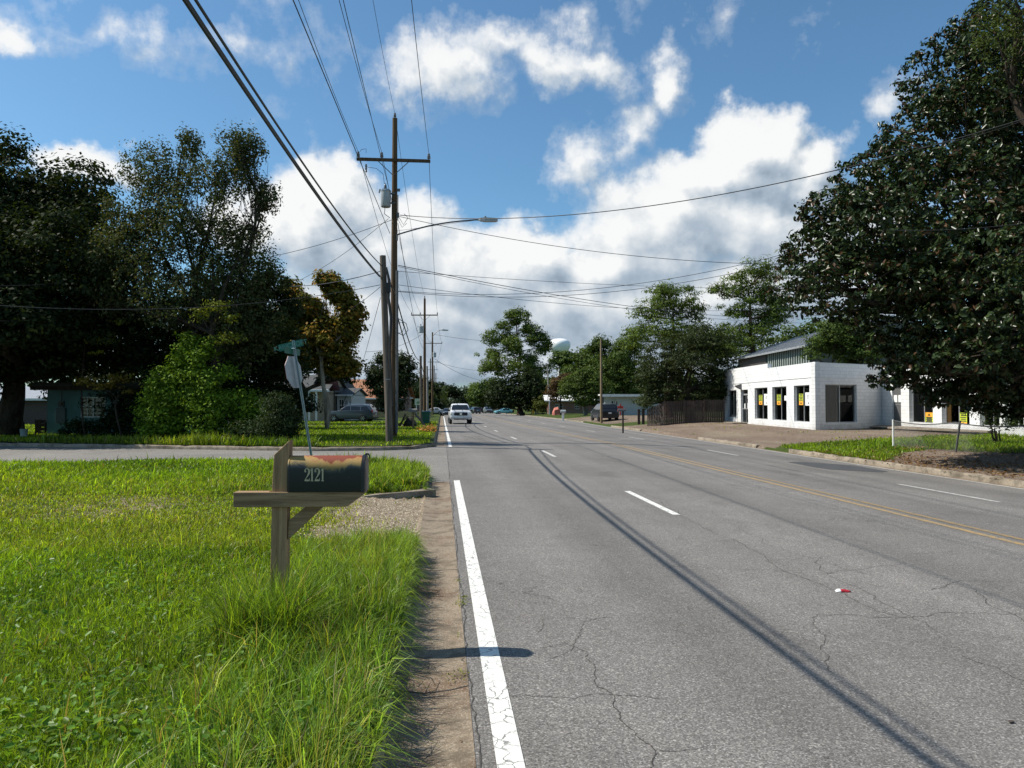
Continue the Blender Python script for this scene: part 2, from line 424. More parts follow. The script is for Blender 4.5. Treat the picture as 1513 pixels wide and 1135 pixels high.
# ------------------------------------------------------------------ render, camera, light, sky
sc = bpy.context.scene
sc.view_settings.view_transform = 'Standard'; sc.view_settings.look = 'None'; sc.view_settings.gamma = 1
sc.view_settings.exposure = EXPOSURE = 0.35
cam = bpy.data.cameras.new('camera'); cam.sensor_width = 36; cam.lens = 36 * F / W0; cam.clip_end = 6000; cam.clip_start = .05
co = bpy.data.objects.new('camera', cam); C.objects.link(co); sc.camera = co
co.location = (0, 0, CAMZ); co.rotation_euler = (R(90) + PITCH, 0, -YAW)
ELEV = R(49)
tr = (CF(1, 0) + CF(0, 1) * -.09).normalized()          # horizontal travel of the light
dvec = Vector((tr.x * math.cos(ELEV), tr.y * math.cos(ELEV), -math.sin(ELEV)))
sun = bpy.data.lights.new('sun', 'SUN'); sun.energy = 5.0; sun.angle = R(.53); sun.color = (1, .94, .84)
so = bpy.data.objects.new('sun', sun); C.objects.link(so); so.rotation_euler = dvec.to_track_quat('-Z', 'Y').to_euler(); so.location = (-30, 0, 40)
w = bpy.data.worlds.new('World'); sc.world = w; w.use_nodes = True
t = NT('', w)
g = t.n('ShaderNodeTexCoord').outputs['Generated']
sky = t.n('ShaderNodeTexSky'); sky.sky_type = 'NISHITA'; sky.sun_disc = False; sky.sun_elevation = ELEV
sky.sun_rotation = math.atan2(-tr.x, -tr.y); sky.altitude = 0; sky.air_density = 1.0; sky.dust_density = .6; sky.ozone_density = 2.2
sx = t.n('ShaderNodeSeparateXYZ', inp={0: g})
az = t.math('MULTIPLY', t.math('ARCTAN2', sx.outputs[0], sx.outputs[1]), 180 / math.pi)
hl = t.math('SQRT', t.math('ADD', t.math('POWER', sx.outputs[0], 2.0), t.math('POWER', sx.outputs[1], 2.0)))
el = t.math('MULTIPLY', t.math('ARCTAN2', sx.outputs[2], hl), 180 / math.pi)
dirv = t.n('ShaderNodeCombineXYZ', inp={0: az, 1: el, 2: 0.0}).outputs[0]
# cloud banks: (azimuth, elevation, half-width, half-height, weight) in degrees
def px(u, v, ru, rv, wgt):
    k = 180 / math.pi
    dd = 1 + ((u - 756.5) / F) ** 2
    e = math.atan((595 - v) / F / math.sqrt(dd)) * k
    return (math.atan((u - 756.5) / F) * k + 5.375, e, ru / F * k / dd, rv / F * k / dd, wgt)
BANKS = [px(810, 70, 110, 46, .47), px(655, 108, 115, 56, .54), px(740, 55, 100, 42, .45), px(880, 90, 60, 34, .45), px(975, 95, 40, 52, .55), px(860, 235, 46, 52, .42), px(925, 190, 52, 48, .36),
         px(1110, 225, 95, 62, 1.15), px(1195, 240, 74, 52, 1.0), px(1060, 265, 115, 62, 1.05), px(1000, 330, 180, 80, .95), px(1150, 340, 200, 80, .95), px(900, 390, 170, 66, .85),
         px(480, 290, 100, 72, 1.1), px(430, 330, 130, 80, .9), px(560, 375, 170, 84, .95), px(700, 410, 170, 85, 1.0), px(785, 385, 82, 64, 1.0), px(850, 460, 260, 90, .95), px(620, 480, 260, 100, .9),
         px(20, 30, 100, 36, .55), px(115, 240, 95, 34, .8), px(120, 25, 260, 30, .22), px(330, 60, 140, 30, .18), px(210, 70, 170, 40, .14), px(1310, 160, 46, 40, .3), px(1100, 450, 260, 90, .85), px(700, 530, 600, 70, .75), px(1050, 15, 120, 40, .08), px(420, 60, 90, 90, .12),
         (-60, 30, 14, 7, .8), (80, 30, 18, 7, .8), (150, 25, 25, 7, .8), (-110, 20, 24, 6, .8), (60, 12, 24, 6, .8)]
grp = bpy.data.node_groups.new('cloud_density', 'ShaderNodeTree')
grp.interface.new_socket('Vector', in_out='INPUT', socket_type='NodeSocketVector'); grp.interface.new_socket('D', in_out='OUTPUT', socket_type='NodeSocketFloat'); grp.interface.new_socket('S', in_out='OUTPUT', socket_type='NodeSocketFloat')
class GT(NT):
    def __init__(s, tree): s.m = None; s.t = tree
G = GT(grp); gi = G.n('NodeGroupInput'); go = G.n('NodeGroupOutput')
wv = G.n('ShaderNodeTexNoise', inp={'Vector': gi.outputs[0], 'Scale': .16, 'Detail': 5.0, 'Roughness': .6}).outputs['Color']
wv = G.n('ShaderNodeVectorMath', operation='SUBTRACT', inp={0: wv, 1: (.5, .5, .5)}).outputs[0]
wv = G.n('ShaderNodeVectorMath', operation='SCALE', inp={0: wv, 'Scale': 7.0}).outputs[0]
pv = G.n('ShaderNodeVectorMath', operation='ADD', inp={0: gi.outputs[0], 1: wv}).outputs[0]
acc = None
for (a, e, ra, re, wg) in BANKS:
    q = G.n('ShaderNodeVectorMath', operation='SUBTRACT', inp={0: pv, 1: (a, e, 0)}).outputs[0]
    q = G.n('ShaderNodeVectorMath', operation='MULTIPLY', inp={0: q, 1: (1 / ra, 1 / re, 0)}).outputs[0]
    l = G.n('ShaderNodeVectorMath', operation='LENGTH', inp={0: q}).outputs['Value']
    x = G.math('MULTIPLY', G.math('SUBTRACT', 1.25, l), wg)
    acc = x if acc is None else G.math('SMOOTH_MAX', acc, x, .18)
n1 = G.noise(.26, 3, .5, gi.outputs[0], .0)
n2 = G.noise(.45, 10, .66, gi.outputs[0], .0)
sm = G.math('ADD', G.math('MAXIMUM', acc, -.45), G.math('MULTIPLY', G.math('SUBTRACT', n1, .5), .7))
dns = G.math('ADD', sm, G.math('MULTIPLY', G.math('SUBTRACT', n2, .5), .72))
G.t.links.new(dns, go.inputs[0])
n3 = G.noise(.42, 5, .55, gi.outputs[0], .0)
G.t.links.new(G.math('ADD', sm, G.math('MULTIPLY', G.math('SUBTRACT', n3, .5), .62)), go.inputs[1])
def dens(v, i=0):
    nd = t.n('ShaderNodeGroup'); nd.node_tree = grp; t.t.links.new(v, nd.inputs[0]); return nd.outputs[i]
def off(x, y): return t.n('ShaderNodeVectorMath', operation='ADD', inp={0: dirv, 1: (x, y, 0)}).outputs[0]
d0 = dens(dirv); s0 = dens(dirv, 1); s1 = dens(off(-1.2, 1.3), 1); s2 = dens(off(-3.0, 4.2), 1)
mask = t.ramp(d0, [(.06, 0), (.22, .24), (.38, .74), (.52, .97), (.7, 1)])
lit = t.math('ADD', t.math('MULTIPLY', t.math('SUBTRACT', s0, s1), .8), t.math('MULTIPLY', t.math('SUBTRACT', s0, s2), .22))
br = t.math('SUBTRACT', t.math('ADD', .55, lit), t.math('MULTIPLY', t.math('MAXIMUM', t.math('SUBTRACT', s0, .75), 0.0), .30))
br = t.math('ADD', br, t.math('MULTIPLY', t.math('SUBTRACT', d0, s0), .25))
br = t.math('ADD', br, t.math('MULTIPLY', t.math('MINIMUM', t.math('SUBTRACT', el, 13.0), 6.0), .010))
ccol = t.ramp(br, [(.08, (.31, .39, .48)), (.36, (.46, .545, .64)), (.60, (.68, .74, .795)), (.86, (.99, 1.0, 1.0))])
skyc = t.mix(1.0, sky.outputs[0], (.72, 1.0, 1.08), 'MULTIPLY')
b1 = t.n('ShaderNodeBackground', inp={'Color': skyc, 'Strength': .10})
b2 = t.n('ShaderNodeBackground', inp={'Color': ccol, 'Strength': .75})
mx = t.n('ShaderNodeMixShader', inp={0: mask, 1: b1.outputs[0], 2: b2.outputs[0]})
wo = t.n('ShaderNodeOutputWorld'); t.t.links.new(mx.outputs[0], wo.inputs[0])
w.cycles.sampling_method = 'MANUAL'; w.cycles.sample_map_resolution = 512
sc.cycles.max_bounces = 6; sc.cycles.diffuse_bounces = 3; sc.cycles.glossy_bounces = 2; sc.cycles.transmission_bounces = 3; sc.cycles.transparent_max_bounces = 8
sc.cycles.sample_clamp_indirect = 4

# ------------------------------------------------------------------ ground, road, markings
def ruled(name, us, fn, mat, dirt=None, kind='structure'):
    """us: list of rows; fn(row) -> list of (x,y,z)"""
    rows = [fn(u) for u in us]; n = len(rows[0]); m = MB()
    for r_ in rows: m.v += [tuple(p) for p in r_]
    for i in range(len(rows) - 1):
        for j in range(n - 1): m.f.append((i*n+j, i*n+j+1, (i+1)*n+j+1, (i+1)*n+j))
    me = bpy.data.meshes.new(name); me.from_pydata(m.v, [], m.f); me.update(); me.materials.append(mat)
    # upward normals
    if me.polygons[0].normal.z < 0: me.flip_normals()
    me.polygons.foreach_set('use_smooth', [True] * len(me.polygons))
    if dirt:
        a = me.attributes.new('Dirt', 'FLOAT', 'POINT'); a.data.foreach_set('value', [dirt(p[0], p[1]) for p in m.v])
    o = bpy.data.objects.new(name, me); C.objects.link(o)
    if kind: o['kind'] = kind
    return o
def lin(a, b, n): return [a + (b - a) * i / (n - 1) for i in range(n)]
YS = lin(-30, 0, 7)[:-1] + lin(0, 60, 61)[:-1] + lin(60, 150, 31)[:-1] + lin(150, 600, 46)
ruled('road', YS, lambda Y: [(X, Y, roadz(X, Y)) for X in [.15, .3, 1.5, 3.5, 5.2, 6.9, 8.5, 10.1, 11.7, 13.3, XR(Y) + .02 if XR(Y) > 13.32 else 13.34]], M_asphalt)
ruled('far_plain', [-80, 0, 200, 400, 600, 1200, 3500], lambda Y: [(X, Y, -1.2 + Lg(Y)) for X in (-2500, -600, -60, 0, 60, 600, 2500)], M_soil, lambda x, y: 0).name = 'ground'
def near_dirt(X, Y):
    d = 0.0
    a = sstep(9.3, 10.2, Y) * (1 - sstep(12.0, 12.9, Y)); d = max(d, a * (.36 + .2 * math.sin(X * 1.7) * math.sin(X * .6 + 1)) )
    b = sstep(8.0, 9.0, Y) * (1 - sstep(12.4, 13.0, Y)) * sstep(-2.2, -.9, X); d = max(d, b * 1.05)
    return d
def edge_dirt(X, Y): return max(near_dirt(X, Y), .9 * sstep(-.42, -.3, X))
XS = [-.265, -.32, -.36, -.42, -.55, -.75, -1, -1.3] + lin(-1.6, -6, 23) + lin(-6.5, -16, 20) + lin(-18, -70, 14)
ruled('lawn', XS, lambda X: [(X, -8 + (Ynear(X) - .14 + 8) * k, lawnz(X, -8 + (Ynear(X) - .14 + 8) * k) if X < -.3 else .006) for k in lin(0, 1, 150)], M_soil, edge_dirt)
ruled('verge', [-.32, -.5, -.8] + lin(-1.2, -20, 30) + lin(-22, -90, 18), lambda X: [(X, Yfar(X) + .14 + (600 - Yfar(X)) * k ** 2.2, .15 + Lg(Yfar(X) + .14 + (600 - Yfar(X)) * k ** 2.2)) for k in lin(0, 1, 70)], M_soil, lambda X, Y: 0.9 if (-15 < X < -2.5 and 56.5 < Y < 60) else 0.0)
def lotdirt(X, Y):
    e = X - XR(Y)
    if Y < 27: d = .75 * (1 - sstep(2.2, 3.6, e)) if Y < 22 else .1 + .4 * (1 - sstep(.4, 1.2, e))
    else:
        # forecourt of the shop
        p = X * SN + Y * CS
        d = .9 * sstep(30, 32.5, Y - (X - 14) * -.05) if e > .5 else .7
    if Y > 60: d = .75 if (66 < Y < 95 and e < 14 and e > .3) else 0
    return d
ruled('right_ground', lin(-30, 10, 9)[:-1] + lin(10, 50, 81)[:-1] + lin(50, 110, 41)[:-1] + lin(110, 600, 40),
      lambda Y: [(XR(Y) + .02, Y, roadz(XR(Y), Y) + .0), (XR(Y) + .14, Y, roadz(XR(Y), Y) + .008)] + [(XR(Y) + e, Y, lotz(XR(Y) + e, Y)) for e in [.28] + lin(.5, 8, 26) + lin(9, 30, 15) + [45, 80, 160]], M_soil, lotdirt)
sd = [(-.25 - 60 * k ** 1.5) for k in lin(0, 1, 50)]
ruled('side_street', sd, lambda X: [(X, Ynear(X) - .05 + (Yfar(X) - Ynear(X) + .1) * k, .001 + Lg(Ynear(X) + (Yfar(X) - Ynear(X)) * k)) for k in lin(0, 1, 9)], M_asphalt_side)
ruled('side_street_mouth', lin(15.3, 27.7, 12), lambda Y: [(X, Y, .004) for X in (-.26, .16)], M_asphalt_side)
# gutter and kerbs
def strip_gutter(y0, y1, name='gutter'):
    return ruled(name, lin(y0, y1, max(3, int((y1 - y0) / 2))), lambda Y: [(X, Y, z + Lg(Y)) for X, z in ((-.27, .012), (-.1, -.012), (.05, -.006), (.155, .003))], M_gutter)
strip_gutter(-10, 15.4); strip_gutter(27.6, 140)
def kerb(name, path, w_=.15, h=.14, seg=1.5, rough=.012, side=-1):
    """run of kerb stones along path; returns one mesh with joints"""
    m = MB(); rr = random.Random(3)
    pts = [Vector(p) for p in path]
    # resample
    out = []; 
    for i in range(len(pts) - 1):
        n = max(1, int((pts[i+1] - pts[i]).length / .3))
        for k in range(n): out.append(pts[i].lerp(pts[i+1], k / n))
    out.append(pts[-1]); L = 0; n = len(out); st = None
    for i in range(n):
        a = out[max(0, i-1)]; b = out[min(n-1, i+1)]; tt = (b - a); tt.z = 0; tt.normalize(); nn = Vector((-tt.y, tt.x, 0)) * side
        j = lambda s=1: rr.uniform(-rough, rough) * s
        joint = (i % 8 == 7)
        dz = -.02 if joint else 0
        p = out[i]; hh = h + dz
        ring = [p + Vector((0, 0, -.12)), p + nn * (.0 + j()) + Vector((0, 0, hh * .45 + j())), p + nn * (.02 + j()) + Vector((0, 0, hh * .85 + j(.5))), p + nn * (.05) + Vector((0, 0, hh + j(.6))), p + nn * w_ + Vector((0, 0, hh + j(.6))), p + nn * (w_ + .01) + Vector((0, 0, -.12))]
        s0 = len(m.v); m.v += [tuple(q) for q in ring]
        if i: 
            for k in range(5): m.f.append((s0-6+k, s0-6+k+1, s0+k+1, s0+k))
            m.f.append((s0-1, s0-6, s0, s0+5))
        else: m.f.append(tuple(range(s0, s0+6)))
    m.f.append(tuple(range(len(m.v)-1, len(m.v)-7, -1)))
    return struct(name, m, M_kerb, smooth=True, angle=50)
kerb('kerb', [(-.27, -9, 0), (-.27, 7.9, 0)], side=1, h=.115, rough=.02)
kerb('kerb', [(-.27, 13.2, -.01), (-.36, 12.98, -.01), (-.7, 12.85, -.03), (-1.1, 12.8, -.05), (-1.35, 12.82, -.09)], side=1, h=.13, rough=.03, w_=.18)
arc = [(-.27, 13.2, 0), (-.27, 15.4, 0)] + [(X, Ynear(X) + .0, 0) for X in (-.3, -.5, -.9, -1.4, -2, -2.8, -3.6, -4.5, -8, -20, -60)]
kerb('kerb', arc, side=1, h=.13)
kerb('kerb', [(X, Yfar(X), Lg(Yfar(X))) for X in (-30, -16, -9.2, -6, -4.3, -3, -2, -1.5, -1, -.6, -.27)] + [(-.27, Y, Lg(Y)) for Y in (29, 35, 45, 60, 75, 100, 140)], side=1, h=.13)
rk = kerb('kerb', [(XR(Y) + .1, Y, roadz(XR(Y), Y)) for Y in lin(-10, 28.3, 20)], side=-1, h=.15, rough=.035, w_=.22)
kerb('kerb', [(XR(Y) + .1, Y, roadz(XR(Y), Y)) for Y in (31.5, 33, 35, 37, 39.5)], side=-1, h=.13, rough=.03, w_=.2)
kerb('kerb', [(XR(Y) + .1, Y, roadz(XR(Y), Y)) for Y in (52, 55, 58, 62)], side=-1, h=.12, rough=.02, w_=.2)
kerb('kerb', [(XR(Y) + .1, Y, roadz(XR(Y), Y)) for Y in (76, 90, 120, 180, 260)], side=-1, h=.12, rough=.02, w_=.2)
# right side gutter (dirty concrete)
ruled('gutter', lin(-10, 62, 40), lambda Y: [(XR(Y) + e, Y, roadz(XR(Y), Y) + z) for e, z in ((-.1, .004), (.12, .004), (.3, .01))], M_gutter)
# painted markings
def stripe(name, X, y0, y1, wd, mat, dz=.004, step=1.0):
    n = max(2, int((y1 - y0) / step) + 1)
    fx = X if callable(X) else (lambda Y: X)
    return ruled(name, lin(y0, y1, n), lambda Y: [(fx(Y) + k * wd, Y, roadz(fx(Y) + k * wd, Y) + dz) for k in (-.5, .5)], mat)
stripe('edge_line', .31, -6, 15.6, .125, M_white); stripe('edge_line', .31, 27.4, 300, .125, M_white)
stripe('edge_line', lambda Y: XR(Y) - .22, -6, 300, .11, M_whiteworn)
for k in range(-1, 22):
    stripe('lane_dash', 3.5, 10.9 + 12 * k, 13.9 + 12 * k, .115, M_white if k < 1 else M_whiteworn)
    stripe('lane_dash', 10.1, 12.7 + 12 * k, 15.7 + 12 * k, .11, M_whiteworn)
stripe('yellow_line', 6.86, -6, 320, .11, M_yellow); stripe('yellow_line', 7.14, -6, 320, .11, M_yellow)
# dark wedge shaped patch on the far lane
M_patch = simple('dark_patch', (.055, .055, .056), .8, .25, 3)
m = MB(); pts = [gnd(u, v) for u, v in ((1164, 683), (1185, 682.5), (1262, 688), (1312, 697), (1300, 698), (1228, 694), (1200, 690))]
m.poly([(p.x, p.y, roadz(p.x, p.y) + .006) for p in pts]); struct('dark_patch', m, M_patch)
# cracks in the asphalt: open joints a few mm wide
M_crack = simple('crack_filler', (.05, .046, .04), .95, .4, 30)
def crack(m, pts, wd, seed, jit=.05, depth=3):
    rr = random.Random(seed); P = [Vector((p[0], p[1], 0)) for p in pts]
    for lv in range(depth + 1):
        Q = [P[0]]
        for a, b in zip(P, P[1:]):
            d = (b - a); nn = Vector((-d.y, d.x, 0)).normalized() if d.length > 1e-6 else Vector((1, 0, 0))
            Q += [(a + b) / 2 + nn * rr.gauss(0, .075) * min(1.2, d.length), b]
        P = Q
    n = len(P); s0 = len(m.v)
    for i, p in enumerate(P):
        d = P[min(n-1, i+1)] - P[max(0, i-1)]; nn = Vector((-d.y, d.x, 0)).normalized()
        ww = wd * .8 * rr.uniform(.25, 1.3) * (1 if 0 < i < n-1 else .1) * .5
        for sgn in (1, -1):
            q = p + nn * ww * sgn; m.v.append((q.x, q.y, roadz(q.x, q.y) + .0025))
        if i: m.f.append((s0+2*i-2, s0+2*i-1, s0+2*i+1, s0+2*i))
    return P
m = MB()
def cpx(pts): return [gnd(u, v) for u, v in pts]
crack(m, cpx([(838, 682), (900, 706), (1010, 765), (1135, 828), (1240, 874), (1330, 912)]), .009, 1, depth=4)
crack(m, cpx([(1210, 911), (1290, 912), (1400, 905), (1513, 908)]), .009, 2, depth=4)
crack(m, cpx([(1130, 830), (1230, 822), (1330, 818), (1410, 815)]), .007, 3, depth=4)
crack(m, cpx([(1375, 873), (1420, 858), (1513, 862)]), .008, 4, depth=3)
crack(m, cpx([(1420, 970), (1470, 985), (1520, 1008)]), .009, 5, depth=3)
c1 = crack(m, cpx([(868, 965), (880, 1000), (908, 1030), (915, 1062), (950, 1095), (968, 1110), (960, 1140)]), .008, 6, depth=4)
crack(m, cpx([(800, 958), (835, 950), (868, 965)]), .006, 7, depth=4)
crack(m, cpx([(810, 975), (850, 945), (860, 920), (905, 912)]), .006, 17, depth=4)
crack(m, cpx([(750, 1029), (850, 1033), (915, 1028), (985, 1034)]), .006, 8, depth=4)
crack(m, cpx([(968, 1110), (1030, 1108)]), .006, 9, depth=3)
crack(m, cpx([(795, 935), (800, 915), (900, 912)]), .006, 10, depth=4)
crack(m, cpx([(1210, 825), (1290, 885), (1350, 915), (1400, 940)]), .008, 12, depth=4)
crack(m, cpx([(1440, 870), (1475, 900), (1513, 920)]), .01, 13, depth=4)
crack(m, [(.168 + .012 * math.sin(y * 2.3) + .006 * math.sin(y * 9.1), y) for y in lin(1, 27.5, 260)], .012, 11, depth=0)
crack(m, cpx([(890, 690), (1000, 730), (1110, 790), (1290, 850)]), .006, 14, depth=4)
rr = random.Random(5)
for k in range(26):
    y = rr.uniform(3, 30); x = rr.uniform(.6, 12); a = rr.choice((0, 1)) * math.pi / 2 + rr.gauss(0, .3); L = rr.uniform(.4, 2.6)
    crack(m, [(x, y), (x + math.cos(a) * L * .5, y + math.sin(a) * L * .5), (x + math.cos(a) * L, y + math.sin(a) * L)], .007, 50 + k, depth=4)
for y in (1.2, 4.25, 7.3, 10.35, 13.4, 30.5, 33.6, 36.7):
    P_ = [(-.262, y), (-.1, y + rr.gauss(0, .01)), (.05, y + rr.gauss(0, .01)), (.152, y + rr.gauss(0, .02))]
    for (x0_, y0_), (x1_, y1_) in zip(P_, P_[1:]):
        zf = lambda X: float(np.interp(X, [-.27, -.1, .05, .155], [.012, -.012, -.006, .003])) + .003 + Lg(y)
        m.quad((x0_, y0_, zf(x0_)), (x1_, y1_, zf(x1_)), (x1_, y1_ + .011, zf(x1_)), (x0_, y0_ + .011, zf(x0_)))
struct('road_crack', m, M_crack)
# ------------------------------------------------------------------ grass
_Mi = None
def proj(P):
    """world points (N,3) -> photo pixels"""
    P = np.asarray(P, float); x = P[:, 0] * CS - P[:, 1] * SN; d = P[:, 0] * SN + P[:, 1] * CS; z = P[:, 2] - CAMZ
    cp, sp = math.cos(PITCH), math.sin(PITCH); fw = d * cp + z * sp; up = -d * sp + z * cp
    return W0 / 2 + F * x / np.maximum(fw, .01), H0 / 2 - F * up / np.maximum(fw, .01)
def inpoly(u, v, poly):
    r = np.zeros(len(u), bool); n = len(poly)
    for i in range(n):
        x1, y1 = poly[i]; x2, y2 = poly[(i + 1) % n]
        c = ((y1 > v) != (y2 > v)) & (u < (x2 - x1) * (v - y1) / ((y2 - y1) if y2 != y1 else 1e-9) + x1); r ^= c
    return r
def wob(X, Y, s, seed=0):
    return (np.sin(X * s + seed) + np.sin(Y * s * 1.13 + seed * 2.1) + np.sin((X + Y) * s * .71 + seed * 3.3) + np.sin((X - Y) * s * 1.37 + seed)) / 4
def blades(name, P, h, wd, lean, col, label, mat=None, kind='stuff', cat='grass', bend=.45, droop=None):
    n = len(P); an = RNG.uniform(0, 2 * math.pi, n); ax = np.stack([np.cos(an), np.sin(an), np.zeros(n)], 1)
    L3 = np.concatenate([lean, np.zeros((n, 1))], 1); up = np.array([0, 0, 1.0])
    ll = np.sqrt((lean ** 2).sum(1)); zt = np.sqrt(np.maximum(.05, 1 - np.minimum(ll, .97) ** 2))
    V = np.zeros((n, 6, 3)); w2 = (wd * .5)[:, None]
    V[:, 0] = P - ax * w2; V[:, 1] = P + ax * w2
    m = P + L3 * (h * .3)[:, None] + up * (h * .58 * (.6 + .4 * zt))[:, None]; V[:, 2] = m - ax * w2 * .8; V[:, 3] = m + ax * w2 * .8
    t_ = P + L3 * (h * 1.0)[:, None] + up * (h * zt)[:, None]; V[:, 4] = t_ - ax * w2 * .12; V[:, 5] = t_ + ax * w2 * .12
    if droop is not None: V[:, 2:4, 2] -= (droop * h * .15)[:, None]; V[:, 4:, 2] -= (droop * h)[:, None]
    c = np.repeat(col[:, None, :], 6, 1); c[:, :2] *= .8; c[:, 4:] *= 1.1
    o = quads_mesh(name, V, c, mat or M_grass, faces=[[0, 1, 3, 2], [2, 3, 5, 4]])
    return tag(o, label, cat, None, kind)
def zvec(X, Y, fn): return np.array([fn(float(a), float(b)) for a, b in zip(X, Y)])
def gcol(n, X, Y, yel=0.0, base_=(.165, .275, .012)):
    b = np.array(base_); lo = np.array((.060, .130, .010)); ye = np.array((.26, .30, .03)); br_ = np.array((.26, .20, .10))
    f = np.clip(.5 + .6 * wob(X, Y, 1.3, 2) + .25 * wob(X, Y, 4, 5) + RNG.normal(0, .28, n), 0, 1)[:, None]
    c = lo * (1 - f) + b * 1.15 * f
    y = np.clip(yel + .15 + .25 * wob(X, Y, .8, 9) + RNG.normal(0, .15, n), 0, .85)[:, None]
    c = c * (1 - y) + ye * y
    q = (RNG.random(n) < (.02 + .2 * np.clip(yel, 0, 1)))[:, None]
    c = np.where(q, br_ * RNG.uniform(.6, 1.2, (n, 1)), c)
    return c * np.exp(RNG.normal(0, .36, (n, 1)))
# --- mown lawn on the near side of the side street
N = 420000
d = np.exp(RNG.uniform(math.log(2.3), math.log(20.5), N)); a = RNG.uniform(-.80, -.02, N); x = a * d
X = x * CS + d * SN; Y = -x * SN + d * CS
yn = np.array([Ynear(float(q)) for q in X]) - .16
dirt = zvec(X, Y, near_dirt)
keep = (X < -.40 - .03 * np.sin(Y * 5)) & (Y < yn) & (RNG.random(N) > dirt * 1.05 + np.where(dirt > .2, .25 * wob(X, Y, 3, 1), 0))
keep &= RNG.random(N) < np.clip(d / 4.2, .55, 1) * np.clip(1.05 + .5 * wob(X, Y, 5.5, 8), .45, 1)
X, Y, d, dirt = X[keep], Y[keep], d[keep], dirt[keep]; n = len(X)
P = np.stack([X, Y, zvec(X, Y, lawnz) - .005], 1)
tall = np.clip(wob(X, Y, 2.1, 4) * .5 + .5, 0, 1)
h = (.030 + .05 * tall ** 1.5 + RNG.exponential(.022, n)) * np.where(dirt > .15, .6, 1) * np.clip(.75 + d * .03, .8, 1.25)
h = np.where((X > -2.6) & (Y > 13.2), h * 1.9, h)
lean = RNG.normal(0, .55, (n, 2)); ll_ = np.sqrt((lean ** 2).sum(1)); lean *= (np.minimum(ll_, .92) / ll_)[:, None]
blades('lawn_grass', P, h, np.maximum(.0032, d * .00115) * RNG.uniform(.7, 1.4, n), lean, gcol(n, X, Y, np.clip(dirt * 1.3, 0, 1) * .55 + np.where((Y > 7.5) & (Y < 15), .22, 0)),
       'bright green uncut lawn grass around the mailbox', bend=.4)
# --- tall unmown grass along the kerb
def tallgrass(name, n, xr, yr, hh, label, ww=.0055, out=.55, fn=lawnz, dens=None, yel=.1, base_=(.075, .15, .03), per=26, rad=.035, spread=.5):
    k = max(1, n // per); CX = xr[0] + (xr[1] - xr[0]) * RNG.random(k) ** .8; CY = RNG.uniform(yr[0], yr[1], k)
    if dens is not None: q = RNG.random(k) < dens(CX, CY); CX, CY = CX[q], CY[q]; k = len(CX)
    n = k * per; ang = RNG.uniform(0, 2 * math.pi, n); ra = rad * np.sqrt(RNG.random(n))
    X = CX.repeat(per) + np.cos(ang) * ra; Y = CY.repeat(per) + np.sin(ang) * ra; X = np.minimum(X, max(xr))
    edge = np.clip(1 - (max(xr) - X) / .32, 0, 1)
    hc = (RNG.uniform(.6, 1.15, k)).repeat(per); h = RNG.uniform(hh[0], hh[1], n) * hc
    sp = RNG.normal(0, 1, (n, 2)) * .25; sp[:, 0] += np.cos(ang) * RNG.uniform(.0, spread * 1.6, n); sp[:, 1] += np.sin(ang) * RNG.uniform(.0, spread * 1.6, n)
    wind = np.stack([RNG.normal(.1, .22, k), RNG.normal(0, .22, k)], 1).repeat(per, 0); lean = sp + wind; lean[:, 0] += out * edge * RNG.uniform(.1, 1.4, n)
    l = np.sqrt((lean ** 2).sum(1)); lean *= (np.minimum(l, .97) / np.maximum(l, 1e-6))[:, None]
    droop = np.clip(l - .75, 0, 1) * RNG.uniform(.1, .7, n) + edge * out * RNG.uniform(0, .75, n) * (lean[:, 0] > .2)
    P = np.stack([X, Y, zvec(X, Y, fn) - .01], 1); col = gcol(n, X, Y, yel, base_) * np.exp(RNG.normal(0, .2, k)).repeat(per)[:, None]
    return blades(name, P, h, RNG.uniform(.6, 1.5, n) * ww, lean, col, label, droop=droop)
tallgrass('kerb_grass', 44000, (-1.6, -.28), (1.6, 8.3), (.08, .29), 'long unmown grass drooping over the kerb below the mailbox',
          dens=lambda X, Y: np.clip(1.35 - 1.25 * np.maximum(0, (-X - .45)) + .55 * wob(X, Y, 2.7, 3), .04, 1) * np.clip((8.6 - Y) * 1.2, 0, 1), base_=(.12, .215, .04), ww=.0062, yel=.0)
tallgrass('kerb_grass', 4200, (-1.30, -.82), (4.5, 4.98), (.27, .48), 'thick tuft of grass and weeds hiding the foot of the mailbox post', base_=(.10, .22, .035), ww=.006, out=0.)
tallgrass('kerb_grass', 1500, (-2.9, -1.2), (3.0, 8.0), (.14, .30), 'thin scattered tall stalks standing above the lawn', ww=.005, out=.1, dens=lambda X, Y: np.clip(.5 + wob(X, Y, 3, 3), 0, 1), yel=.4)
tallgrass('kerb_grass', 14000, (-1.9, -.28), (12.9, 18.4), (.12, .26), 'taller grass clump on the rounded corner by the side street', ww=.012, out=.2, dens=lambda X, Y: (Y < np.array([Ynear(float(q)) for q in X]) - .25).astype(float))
# bleached stalks and drooping seed stems
tallgrass('dry_stalks', 1500, (-1.5, -.3), (1.8, 8.3), (.28, .46), 'pale dry grass stems leaning out over the gutter', ww=.0038, out=.5, yel=.95, base_=(.3, .3, .16))
